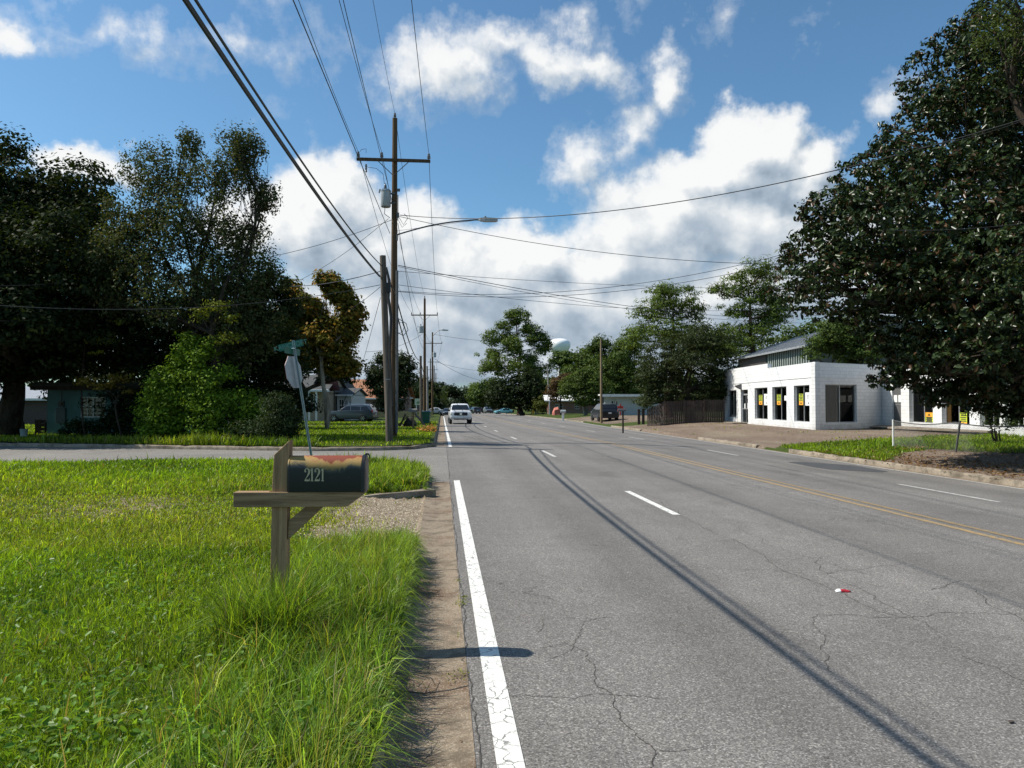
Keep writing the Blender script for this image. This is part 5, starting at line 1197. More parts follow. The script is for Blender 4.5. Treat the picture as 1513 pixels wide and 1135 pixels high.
# facade A: run direction is FW from the corner
P_yel = simple('yellow_green_poster', (.50, .58, .03), .6, .05, 3); P_org = simple('orange_poster_band', (.80, .36, .03), .6, .08, 3); P_ink = simple('poster_ink', (.03, .03, .02), .7); P_white = simple('white_notice', (.78, .78, .76), .6, .04, 4); P_red = simple('red_poster_mark', (.5, .05, .03), .6)
def poster(f, P, tt, nn, s0, s1, z0, z1, orange=.36, flip=False):
    o = P + tt * s0 + nn * .125; L = s1 - s0; H_ = z1 - z0; zs = z0 + H_ * orange
    m = MB(); m.obox(o + UP * (z0 if flip else zs), tt * L, nn * .004, UP * (H_ * (1 - orange))) if not flip else m.obox(o + UP * z0, tt * L, nn * .004, UP * (H_ * (1 - orange)))
    po = m.build('poster', P_yel, f)
    m = MB(); m.obox(o + UP * (z0 if not flip else z0 + H_ * (1 - orange)), tt * L, nn * .004, UP * H_ * orange); m.build('poster_band', P_org, f)
    m = MB(); yz0 = zs if not flip else z0; n = 5
    for k in range(n):
        zz = yz0 + H_ * (1 - orange) * (k + .5) / n; w_ = L * (.82 - .12 * (k % 2)); m.obox(o - nn * .003 + tt * (L - w_) / 2 + UP * (zz - .022), tt * w_, nn * .002, UP * .05)
    zz = (z0 if not flip else z0 + H_ * (1 - orange)) + H_ * orange * .25
    m.prism([o - nn * .003 + tt * L * .3 + UP * zz, o - nn * .003 + tt * L * .7 + UP * zz, o - nn * .003 + tt * L * .5 + UP * (zz + H_ * orange * .55)], nn * .002)
    m.build('poster_text', P_ink, f)
def notice(f, P, tt, nn, s0, s1, z0, z1, marks=True):
    o = P + tt * s0 + nn * .125; m = MB(); m.obox(o + UP * z0, tt * (s1 - s0), nn * .004, UP * (z1 - z0)); m.build('notice', P_white, f)
    if marks:
        m = MB(); L = s1 - s0; H_ = z1 - z0
        for k in range(3): m.obox(o - nn * .003 + tt * L * .3 + UP * (z0 + H_ * (.55 + .1 * k)), tt * L * .4, nn * .002, UP * .025)
        m.prism([o - nn * .003 + tt * L * a + UP * (z0 + H_ * b) for a, b in ((.3, .15), (.5, .12), (.45, .32))], nn * .002); m.build('notice_print', P_ink, f)
        m = MB(); m.prism([o - nn * .003 + tt * L * a + UP * (z0 + H_ * b) for a, b in ((0.0, .0), (.25, .0), (.0, .14))], nn * .002); m.build('notice_corner', P_red, f)
for i, (s0, s1, a, b) in enumerate(opsA):
    if i == 3:
        f = winframe(A0, FW, s0, s1, a, 2.2, RTv, .12, nv=(.5,), nm='door', hb=1.15)
        m = MB(); m.obox(A0 + FW * s0 + RTv * .12 + UP * 2.2, FW * (s1 - s0), RTv * .06, UP * .06); m.build('transom', M_fr, f)
        notice(f, A0, FW, RTv, s0 + .2, s0 + .45, 1.9, 2.1, False); notice(f, A0, FW, RTv, s0 + .25, s0 + .5, 1.2, 1.6, False); notice(f, A0, FW, RTv, s0 + 1.0, s0 + 1.2, 1.2, 1.55, False)
    else:
        f = winframe(A0, FW, s0, s1, a, b, RTv, .14)
        L = s1 - s0
        if i in (0, 1, 2): poster(f, A0, FW, RTv, s0 + L * .54, s0 + L * .80, 1.48, 2.14)
        if i in (0, 2): notice(f, A0, FW, RTv, s0 + L * .06, s0 + L * .40, 1.45, 2.2)
        if i == 1: notice(f, A0, FW, RTv, s0 + L * .1, s0 + L * .28, 1.75, 2.05, False)
# wedge shaped stand behind the nearest window
q = A0 + FW * (opsA[0][0] + 1.05) + RTv * .55
m = MB(); m.prism([q + UP * .2, q + FW * .25 + UP * .2, q + FW * .45 + UP * 1.12, q - FW * .1 + UP * 1.12], RTv * .3); 
st_ = m.build('display_stand', P_white); tag(st_, 'white tapering stand inside the window nearest the shop corner', 'stand')
f = winframe(A0, tB, wB0, wB1, .48, 2.66, nB, .12, nv=(.5,))
m = MB(); m.obox(A0 + tB * (wB0 - .1) - nB * .02 + UP * .36, tB * (wB1 - wB0 + .2), nB * .12, UP * .1); m.build('sill', M_trim, f)
m = MB(); m.obox(A0 + tB * (wB0 + (wB1 - wB0) * .52) + nB * .35 + UP * .2, tB * .42, nB * .05, UP * 2.7)
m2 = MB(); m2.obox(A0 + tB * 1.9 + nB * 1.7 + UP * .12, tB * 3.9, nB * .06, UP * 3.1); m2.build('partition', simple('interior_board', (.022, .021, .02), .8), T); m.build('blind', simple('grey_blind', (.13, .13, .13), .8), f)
for i, (s0, s1, a, b) in enumerate(opsC):
    if i == 0:
        m = MB(); m.obox(B1 - FW * s1 + RTv * .1 + UP * a, FW * (s1 - s0), RTv * .05, UP * (b - a)); dd_ = m.build('door', simple('grey_steel_door', (.10, .10, .10), .5), T)
        for z in (1.7, 1.72):
            pass
        for s_ in (.25, .75):
            m = MB(); m.obox(B1 - FW * (s0 + (s1 - s0) * s_ + .15) + RTv * .09 + UP * 1.65, FW * .36, RTv * .008, UP * .4); m.build('notice', P_white, dd_)
        m = MB(); m.obox(B1 - FW * s1 + RTv * .085 + UP * 1.48, FW * (s1 - s0), RTv * .01, UP * .04); m.build('push_bar', M_alu, dd_)
    else:
        f = winframe(B1, -FW, s0, s1, a, b, RTv, .2)
        L = s1 - s0
        if i == 1: poster(f, B1 + RTv * .06, -FW, RTv, s0 + L * .55, s0 + L * .86, .58, 1.10, .45, True)
        if i == 2: poster(f, B1 + RTv * .06, -FW, RTv, s0 + L * .53, s0 + L * .78, .60, 1.12, .12)
m = MB(); m.obox(CF(23.0, dC(1377), .12), RTv * .05, FW * (dC(1363) - dC(1377)), UP * 1.5); tag(m.build('wood_panel', simple('orange_wood', (.45, .2, .05), .6)), 'orange brown board standing inside the window behind a poster', 'board')
m = MB(); m.obox(CF(15.9, 46, .0), RTv * .0 + RTv * .78, FW * .01, UP * .001)
# wall light
q = CF(xA, 54.1, 3.0 - .02); m = MB(); m.prism([q - RTv * .0 + UP * .0, q - RTv * .42 - UP * .12, q - RTv * .42 - UP * .2, q - RTv * .25 - UP * .3, q - UP * .42], FW * .3); 
o = m.build('wall_light', M_steel, T)
m = MB(); m.obox(CF(xA - .02, 55.2, .14), -RTv * 1.0, FW * -2.4, UP * .06); m.build('door_step', M_kerb, T)
m = MB(); pl_ = [CF(21.9, 45.0, .16), CF(20.6, 42.9, .12), CF(21.7, 34, .2), CF(21.97, 34, .2)]; m.prism([Vector((p.x, p.y, p.z + .05)) for p in pl_], (0, 0, .08)); m.build('door_step', M_kerb, T)
# ------------------------------------------------------------------ warehouse behind
T = thing('warehouse', tuple(CF(22.8, 58, .1)), 'metal warehouse with grey roof and green panelled wall behind the white shop', 'warehouse')
def corr(m, x, d0, d1, z0, z1, pit=.5):
    n = int((d1 - d0) / pit)
    for k in range(n): m.obox(CF(x, d0 + k * pit, z0), RTv * .06, FW * pit * .28, UP * (z1 - z0)); 
M_gp = simple('pale_green_panel', (.33, .37, .34), .5, .15, 3); M_gd = simple('dark_green_panel', (.07, .085, .075), .5, .15, 3)
m = MB(); corr(m, 22.78, 57, 66.8, .1, 5.95); m.build('wall_panel', M_gp, T)
m = MB(); m.obox(CF(22.86, 57, .1), RTv * .1, FW * 9.8, UP * 5.85); m.build('wall', M_gd, T)
m = MB(); m.obox(CF(22.8, 66.8, .1), RTv * .16, FW * 8.2, UP * 5.9); m.build('side_wall', simple('dark_brown_metal', (.055, .045, .042), .6, .2, 2), T)
for dg in (57, 74.9):
    m = MB(); m.prism([CF(22.8, dg, .1), CF(35.2, dg, .1), CF(35.2, dg, 6.0), CF(29, dg, 8.1), CF(22.8, dg, 6.0)], FW * .1); m.build('gable_wall', M_gd, T)
M_mroof = simple('grey_metal_roof', (.30, .31, .32), .45, .12, 1.5, .2)
m = MB(); m.prism([CF(22.3, 56.6, 6.0), CF(29, 56.6, 8.3), CF(35.7, 56.6, 6.0), CF(35.7, 56.6, 5.88), CF(29, 56.6, 8.16), CF(22.3, 56.6, 5.86)], FW * 19); 
rf = m.build('roof', M_mroof, T)
m = MB()
for k in range(20): m.prism([CF(22.3, 56.8 + k * .92, 6.005), CF(29, 56.8 + k * .92, 8.305), CF(29, 56.8 + k * .92, 8.34), CF(22.3, 56.8 + k * .92, 6.04)], FW * .05)
m.build('roof_rib', M_mroof, rf)
# ------------------------------------------------------------------ fences
T = thing('wooden_fence', tuple(CF(9, 57, .1)), 'dark vertical board fence joining the left end of the white shop', 'fence')
X0_ = lambda u, d: (u - 756.5) / F * d
fp = [(1069, 590.5, 56.5), (1040, 591, 56.7), (1010, 592, 57), (982, 593.5, 57.2), (955, 606, 58.5)]
m = MB(); rr = random.Random(2)
for (u0, v0, d0), (u1, v1, d1) in zip(fp, fp[1:]):
    n = int((CF(X0_(u1, d1), d1) - CF(X0_(u0, d0), d0)).length / .15)
    for k in range(n):
        a = k / n; u = u0 + (u1 - u0) * a; v = v0 + (v1 - v0) * a; d = d0 + (d1 - d0) * a; t_ = at(u, v, d); g0 = gz(t_.x, t_.y)
        m.obox(CF((u - 756.5) / F * d - .07, d + rr.uniform(-.01, .01), g0), (CF(X0_(u1, d1), d1) - CF(X0_(u0, d0), d0)).normalized() * -.14, FW * .02, UP * (t_.z - g0 + rr.uniform(-.03, .03)))
m.build('boards', M_fence, T)
for (u, v, d) in fp[:4]:
    m = MB(); t_ = at(u, v - 1.0, d - .1); m.obox(CF((u - 756.5) / F * d - .05, d - .1, -.2), RT * .1, FW * .08, UP * (t_.z + .2)); m.build('post', M_fence, T)
m = MB()
for z in (.5, 1.35):
    for (u0, v0, d0), (u1, v1, d1) in zip(fp[:4], fp[1:4]): a = CF((u0 - 756.5) / F * d0, d0 - .02, z); b = CF((u1 - 756.5) / F * d1, d1 - .02, z); m.tube([a, b], .035, 4)
m.build('rail', M_fence, T)
T = thing('fence_gate', tuple(CF(9.5, 59, .1)), 'two stout dark posts at the open left end of the board fence', 'gate')
for u in (944, 950.5):
    m = MB(); m.obox(CF((u - 756.5) / F * 58.8 - .1, 58.8, -.1), RT * .2, FW * .12, UP * 1.2); m.build('post', M_fence, T)
m = MB(); m.tube([CF((943 - 756.5) / F * 58.8, 58.85, .95), CF((952 - 756.5) / F * 58.8, 58.85, .95)], .04, 4); m.build('rail', M_fence, T)
# chain link fence
f0 = gnd(1320, 661); f1 = gnd(1411, 668)
dv = (f1 - f0).normalized(); f2 = f0 + dv * 12; f1b = at(1418, 626, (f1.x * SN + f1.y * CS))
top0 = f0 + UP * ((661 - 622) / F * (f0.x * SN + f0.y * CS))
T = thing('chain_link_fence', tuple(f0), 'low sagging chain link fence in front of the shop beside the magnolia', 'fence')
m = MB(); m.tube([f0 - UP * .2, top0 + UP * .05], .035, 8); m.build('post', M_trim, T)
Lf = (f1 - f0).length; m = MB(); m.tube([f1 - UP * .2, f1 + dv * .25 + UP * 1.05], .035, 8); m.build('post', M_steel, T)
for s_ in (Lf * 2.05, Lf * 3.1): m = MB(); q = f0 + dv * s_; q.z = gz(q.x, q.y); m.tube([q - UP * .2, q + UP * 1.05], .03, 8); m.build('post', M_steel, T)
def topz(s_): q = f0 + dv * s_; return Vector((q.x, q.y, gz(q.x, q.y) * .5 + f0.z * .5 + 1.0 - .10 * math.sin(math.pi * ((s_ / Lf) % 1)) ))
m = MB(); m.tube([topz(Lf * 3.1 * k / 40) for k in range(41)], .02, 6); m.build('top_rail', M_steel, T)
m = MB(); W_ = Lf * 3.1; px_ = .065; n = int(W_ / px_)
for sg in (1, -1):
    k = -16
    while k < n + 16:
        s0 = k * px_; a = []
        for (ss, hh_) in ((s0, 0), (s0 + sg * .95, .95)):
            a.append((ss, hh_))
        (sa, ha), (sb, hb_) = a
        # clip
        def cl(s_, h_, s2, h2):
            if s_ < 0: tq = (0 - s_) / (s2 - s_); return (0, h_ + (h2 - h_) * tq)
            if s_ > W_: tq = (W_ - s_) / (s2 - s_); return (W_, h_ + (h2 - h_) * tq)
            return (s_, h_)
        if not ((sa < 0 and sb < 0) or (sa > W_ and sb > W_)):
            A_ = cl(sa, ha, sb, hb_); B_ = cl(sb, hb_, sa, ha)
            P_ = []
            for (s_, h_) in (A_, B_):
                tz = topz(s_); q = Vector((tz.x, tz.y, tz.z - .97 + h_ * 1.0)); P_.append(q)
            if (P_[0] - P_[1]).length > .02: m.tube(P_, .0028, 3, cap=False)
        k += 1
m.build('wire_mesh', M_steel, T)
# yellow picket fence far left
T = thing('picket_fence', tuple(at(580, 618, 92)), 'yellowish picket fence behind the parked grey vehicle and utility poles', 'fence')
a = base(540, 92); b = base(640, 98); M_pk = simple('yellow_picket_paint', (.42, .36, .16), .7); n = 66
for k in range(n):
    q = a.lerp(b, k / n); m = MB(); m.obox(q + UP * .05, RT * .085, FW * .02, UP * .85); m.build('picket', M_pk, T)
m = MB(); m.tube([a + UP * .3, b + UP * .3], .03, 4); m.tube([a + UP * .75, b + UP * .75], .03, 4); m.build('rail', M_pk, T)

# ------------------------------------------------------------------ houses
def house(name, label, x0, x1, d0, d1, z0, ze, zr, wmat, rmat, ridge='x', wins=(), over=.35, cat='house', doors=(), side=(), fmat=None):
    """box house in the view-aligned frame; ridge along 'x' or 'd'; wins: (x, w, z0, z1) on the near face; side: (d, w, z0, z1) on the right-hand or left-hand face"""
    T = thing(name, tuple(CF((x0 + x1) / 2, d0, z0)), label, cat)
    m = MB(); ops = [(a - x0, a - x0 + w_, z0 + b, z0 + c) for a, w_, b, c in list(wins) + list(doors)]
    wall(m, CF(x0, d0), CF(x1, d0), z0 - .3, ze, .15, ops, FW)
    sx = x1 if (x0 + x1) / 2 < 0 else x0
    ops2 = [(a - d0, a - d0 + w_, z0 + b, z0 + c) for a, w_, b, c in side]
    for xx, inn in ((x0, RT), (x1, -RT)): wall(m, CF(xx, d0 + .15), CF(xx, d1), z0 - .3, ze, .15, [(a - .15, b - .15, c, e) for a, b, c, e in ops2] if xx == sx else (), inn)
    wall(m, CF(x0 + .15, d1), CF(x1 - .15, d1), z0 - .3, ze, .15, (), -FW); w_o = m.build('wall', wmat, T)
    m = MB(); o_ = over
    if ridge == 'x':
        dm = (d0 + d1) / 2
        m.prism([CF(x0 - o_, d0 - o_, ze), CF(x0 - o_, dm, zr), CF(x0 - o_, d1 + o_, ze), CF(x0 - o_, d1 + o_, ze - .12), CF(x0 - o_, dm, zr - .14), CF(x0 - o_, d0 - o_, ze - .12)], RT * (x1 - x0 + 2 * o_))
        rf = m.build('roof', rmat, T)
        for xx in (x0 - .0, x1 - .12): m = MB(); m.prism([CF(xx, d0, ze - .1), CF(xx, d1, ze - .1), CF(xx, dm, zr - .16)], RT * .12); m.build('gable', wmat, T)
    elif ridge == 'd':
        xm = (x0 + x1) / 2
        m.prism([CF(x0 - o_, d0 - o_, ze), CF(xm, d0 - o_, zr), CF(x1 + o_, d0 - o_, ze), CF(x1 + o_, d0 - o_, ze - .12), CF(xm, d0 - o_, zr - .14), CF(x0 - o_, d0 - o_, ze - .12)], FW * (d1 - d0 + 2 * o_))
        rf = m.build('roof', rmat, T)
        for dd_ in (d0, d1 - .12): m = MB(); m.prism([CF(x0, dd_, ze - .1), CF(x1, dd_, ze - .1), CF(xm, dd_, zr - .16)], FW * .12); m.build('gable', wmat, T)
    else:
        m.obox(CF(x0 - o_, d0 - o_, ze), RT * (x1 - x0 + 2 * o_), FW * (d1 - d0 + 2 * o_), UP * .2); rf = m.build('roof', rmat, T)
    m = MB(); m.obox(CF(x0 - o_, d0 - o_ - .03, ze - .16), RT * (x1 - x0 + 2 * o_), FW * .03, UP * .17); m.build('fascia', fmat or M_trim, T)
    for (a, w_, b, c) in wins:
        m = MB(); z_0, z_1 = z0 + b, z0 + c; o = CF(a, d0 + .06, z_0); fw = .06
        for q in (0, w_ - fw, w_ / 2 - fw / 2): m.obox(o + RT * q, RT * fw, FW * .05, UP * (z_1 - z_0))
        for q in (0, z_1 - z_0 - fw, (z_1 - z_0) / 2): m.obox(o + RT * fw + UP * q + FW * .003, RT * (w_ - 2 * fw), FW * .045, UP * fw)
        f = m.build('window', M_trim, T); m = MB(); m.obox(o + FW * .06, RT * w_, FW * .01, UP * (z_1 - z_0)); m.build('pane', M_darkglass, f)
    for (a, w_, b, c) in doors:
        m = MB(); m.obox(CF(a, d0 + .06, z0 + b), RT * w_, FW * .05, UP * (c - b)); dd_ = m.build('door', simple('white_door', (.5, .5, .48), .5), T)
    for (a, w_, b, c) in side:
        m = MB(); xx = sx - .08 * (1 if sx == x1 else -1) ; m.obox(CF(xx, a, z0 + b), RT * .01, FW * w_, UP * (c - b)); m.build('pane', M_darkglass, T)
    return T, rf
def X_(u, d): return (u - 756.5) / F * d
# teal house
T, rf = house('teal_house', 'teal painted house with meter box and gridded window in deep shade', X_(70, 36), X_(265, 36), 36, 44, .12, 2.38, 2.7, M_teal, M_shgrey, 'flat', wins=((X_(118.5, 36), 1.22, .78, 1.78),), over=.5, fmat=M_fence)
m = MB(); xx = X_(118.5, 35.99)
for k in range(1, 4): m.obox(CF(xx + 1.22 * k / 4, 36.05, .9), RT * .02, FW * .01, UP * 1.0)
for k in range(1, 5): m.obox(CF(xx, 36.045, .9 + k * .2), RT * 1.22, FW * .01, UP * .02)
m.build('window_bars', M_trim, T)
m = MB(); m.obox(CF(X_(85, 36), 35.86, .62), RT * .46, FW * .13, UP * .74); o = m.build('meter_box', simple('dark_meter_box', (.09, .11, .12), .5), T, .01)
m = MB(); m.obox(CF(X_(88.5, 36), 35.88, 1.4), RT * .25, FW * .1, UP * .3); m.lathe(CF(X_(92.3, 36), 35.86, 1.56), [(.09, 0), (.09, -.08)], 14, FW); m.tube([CF(X_(92, 36), 35.93, 1.7), CF(X_(92, 36), 35.93, 2.36)], .025, 6); m.build('meter', M_steel, o)
# side structures behind the oak
T, rf = house('neighbour_house', 'low pale building with bright metal roof glimpsed behind the oak trunk', X_(-60, 60), X_(76, 60), 60, 68, .0, 1.95, 3.1, simple('dark_brown_wall', (.06, .045, .04), .8), M_mroof, 'x', over=.4)  # walls in one dark brown
T, rf = house('neighbour_house', 'yellow gabled house partly hidden behind the oak trunk and metal roof', X_(44, 78), X_(110, 78), 78, 86, .0, 3.0, 3.6, simple('cream_siding', (.55, .5, .32), .7), M_shgrey, 'x', over=.3)
# beige and white house
T, rf = house('beige_house', 'beige house with dark grey shingle roof behind the leaning pole sign', X_(380, 78), X_(482, 78), 78, 87, -.1, 3.0, 4.7, M_sid_beige, M_shgrey, 'x', wins=((X_(447, 78), .75, 1.1, 2.6), (X_(458, 78), .8, 1.1, 2.6), (X_(425, 78), .9, 1.1, 2.6)))
m = MB(); q = CF(X_(466.5, 82.5), 82.5, 4.2); m.obox(q, RT * .8, FW * .6, UP * 1.4); m.build('chimney', M_brick, rf)
m = MB(); 
for u in (455.5, 466): m.obox(CF(X_(u, 76), 76, -.2), RT * .16, FW * .16, UP * 3.2)
m.obox(CF(X_(446, 76), 75.9, 2.75), RT * 2.3, FW * 2.2, UP * .2); m.build('porch', M_trim, T)
T, rf = house('white_house', 'white sided cottage with maroon gable behind the pale sycamore trunk', X_(478, 84), X_(500, 84), 80, 92, -.1, 2.85, 4.9, M_sid_white, M_shgrey, 'd', wins=(), over=.5)
m = MB(); m.prism([CF(X_(476, 79.4), 79.3, 2.9), CF(X_(502.5, 79.4), 79.3, 2.9), CF(X_(495.5, 79.4), 79.3, 5.0)], FW * .06); m.build('gable_board', simple('maroon_board', (.07, .015, .012), .7), T)
T, rf = house('white_annex', 'low white annex with hipped grey roof and dark window behind the parked grey vehicle', X_(498, 82), X_(519, 82), 82, 90, -.1, 2.5, 3.3, M_sid_white, M_shgrey, 'x', wins=((X_(500.5, 82), .55, .7, 2.1), (X_(509, 82), .35, .9, 2.0), (X_(514.5, 82), .3, 1.2, 2.0)), over=.3)
m = MB(); m.tube([CF(X_(504, 81.6), 81.6, 1.0), CF(X_(512, 81.6), 81.6, 2.4)], .05, 4); m.tube([CF(X_(494, 79), 79, -.1), CF(X_(494, 79), 79, 3.0)], .07, 6); m.build('porch_post', M_fence, T)
T, rf = house('brick_house', 'low brick house with large brown shingle roof behind the parked grey vehicle', X_(505, 105), X_(590, 105), 105, 118, -.3, 2.25, 5.1, M_brickb, M_shbrown, 'x', wins=((X_(531, 105), .6, 1.2, 2.2), (X_(560, 105), .8, 1.0, 2.2)), over=.5)
# right side houses
T, rf = house('white_bungalow', 'long white flat roofed bungalow left of the board fence', X_(894, 100), X_(975, 100), 100, 109, -.1, 2.55, 2.8, M_sid_white, M_trim, 'flat', wins=((X_(903, 100), .6, .6, 2.0), (X_(907.5, 100), .5, .6, 2.0)), over=.8)
m = MB(); m.obox(CF(X_(879, 101), 101, .0), RT * 1.5, FW * 3, UP * .9); m.build('carport_wall', M_trim, T)
T, rf = house('red_brick_house', 'red brick bungalow with white eave behind the crape myrtle', X_(811, 132), X_(880, 132), 132, 141, -.7, 2.0, 3.0, M_brick, M_trim, 'x', wins=((X_(820, 132), .7, 1.0, 2.1), (X_(826, 132), .7, 1.0, 2.1), (X_(849, 132), .8, 1.2, 2.0)), over=.8)
m = MB(); m.obox(CF(X_(812, 124), 126, -.7), RT * .15, FW * .15, UP * 2.6); m.build('porch_post', M_trim, T)
T, rf = house('grey_roofed_house', 'distant house with grey roof left of the tallest pine', X_(719, 235), X_(742, 235), 235, 246, -1.5, 1.0, 2.9, M_brickb, M_shgrey, 'x', over=.5)
T, rf = house('small_shed', 'tiny pale shed roof beside the turquoise vehicle', X_(729, 205), X_(738, 205), 205, 209, -1.2, .55, .9, M_sid_beige, M_trim, 'flat', over=.3)
# water tower
T = thing('water_tower', tuple(at(827, 600, 520)), 'white bulbous water tower rising above the trees', 'water tower')
M_tank = simple('white_tank_paint', (.82, .83, .83), .5, .06, .05)
c = at(827, 511, 520); rT = 7.6; m = MB()
m.lathe(c, [(1.2, -7.2), (3.2, -6.2), (6.0, -3.6), (7.3, -1.2), (7.6, .6), (7.3, 2.3), (6.0, 3.9), (3.8, 4.7), (1.5, 4.95), (0, 5.0)], 40); m.build('tank', M_tank, T, smooth=True, angle=60)
m = MB(); m.lathe((c.x, c.y, 0), [(3.6, -4), (1.6, 2), (1.4, 10), (1.4, c.z - 7), (1.8, c.z - 6)], 24); m.build('stem', M_tank, T, smooth=True)
# ------------------------------------------------------------------ vehicles (own frame: front = +x)
M_lamp = simple('headlamp_lens', (.75, .76, .75), .12, .1, 20, .3); M_tail = simple('tail_lamp_lens', (.35, .01, .01), .2); M_rim = simple('alloy_rim', (.32, .33, .34), .3, .1, 20, .8); M_under = simple('black_trim_plastic', (.02, .02, .02), .6); M_chrome = simple('chrome', (.6, .6, .6), .15, .05, 10, 1.0); M_plate = simple('number_plate', (.6, .6, .58), .5)
def carpaint(name, col): 
    if name in _mc: return _mc[name]
    t = NT(name); n = t.noise(3, 4, .6, t.obj()); c = t.ramp(n, [(.3, tuple(x * .9 for x in col)), (.7, col)])
    _mc[name] = t.out(c, .3, None, .1, .5, Coat_Weight=.6, Coat_Roughness=.08); return _mc[name]
ST = {
 'suv': (1.00, .38, [(2.46, .42, .72, .76, .82, .62, .5), (2.38, .30, .86, .92, .93, .90, .7), (2.0, .27, .98, 1.03, .97, .95, .78), (1.15, .27, 1.07, 1.11, .985, .97, .80), (.35, .27, 1.10, 1.63, .99, .975, .74), (-.1, .27, 1.11, 1.72, .99, .975, .73), (-1.3, .27, 1.12, 1.73, .99, .975, .73), (-1.95, .28, 1.13, 1.66, .98, .96, .72), (-2.35, .34, 1.12, 1.17, .95, .93, .80), (-2.47, .45, .80, .95, .86, .84, .74)], 1.5, -1.45),
 'truck': (1.02, .41, [(2.95, .55, .80, 1.0, .90, .88, .84), (2.88, .45, 1.00, 1.20, .99, .98, .90), (2.3, .42, 1.12, 1.28, 1.01, 1.0, .90), (1.45, .42, 1.16, 1.30, 1.015, 1.0, .88), (.72, .42, 1.20, 1.86, 1.015, 1.0, .76), (.2, .42, 1.20, 1.94, 1.015, 1.0, .75), (-.85, .42, 1.20, 1.92, 1.015, 1.0, .76), (-1.10, .42, 1.22, 1.32, 1.015, 1.0, .96), (-2.85, .48, 1.22, 1.32, 1.01, 1.0, .96), (-2.95, .55, 1.1, 1.28, .96, .95, .92)], 1.95, -1.75),
 'sedan': (.90, .33, [(2.30, .35, .55, .62, .75, .6, .5), (2.2, .25, .68, .74, .86, .82, .65), (1.7, .22, .80, .86, .89, .87, .72), (.95, .22, .88, .92, .90, .88, .72), (.2, .22, .92, 1.36, .90, .88, .60), (-.4, .22, .92, 1.42, .90, .88, .60), (-1.1, .22, .93, 1.34, .90, .88, .60), (-1.75, .24, .94, .99, .89, .86, .70), (-2.2, .3, .86, .92, .84, .80, .66), (-2.3, .4, .6, .8, .74, .70, .6)], 1.42, -1.35)}
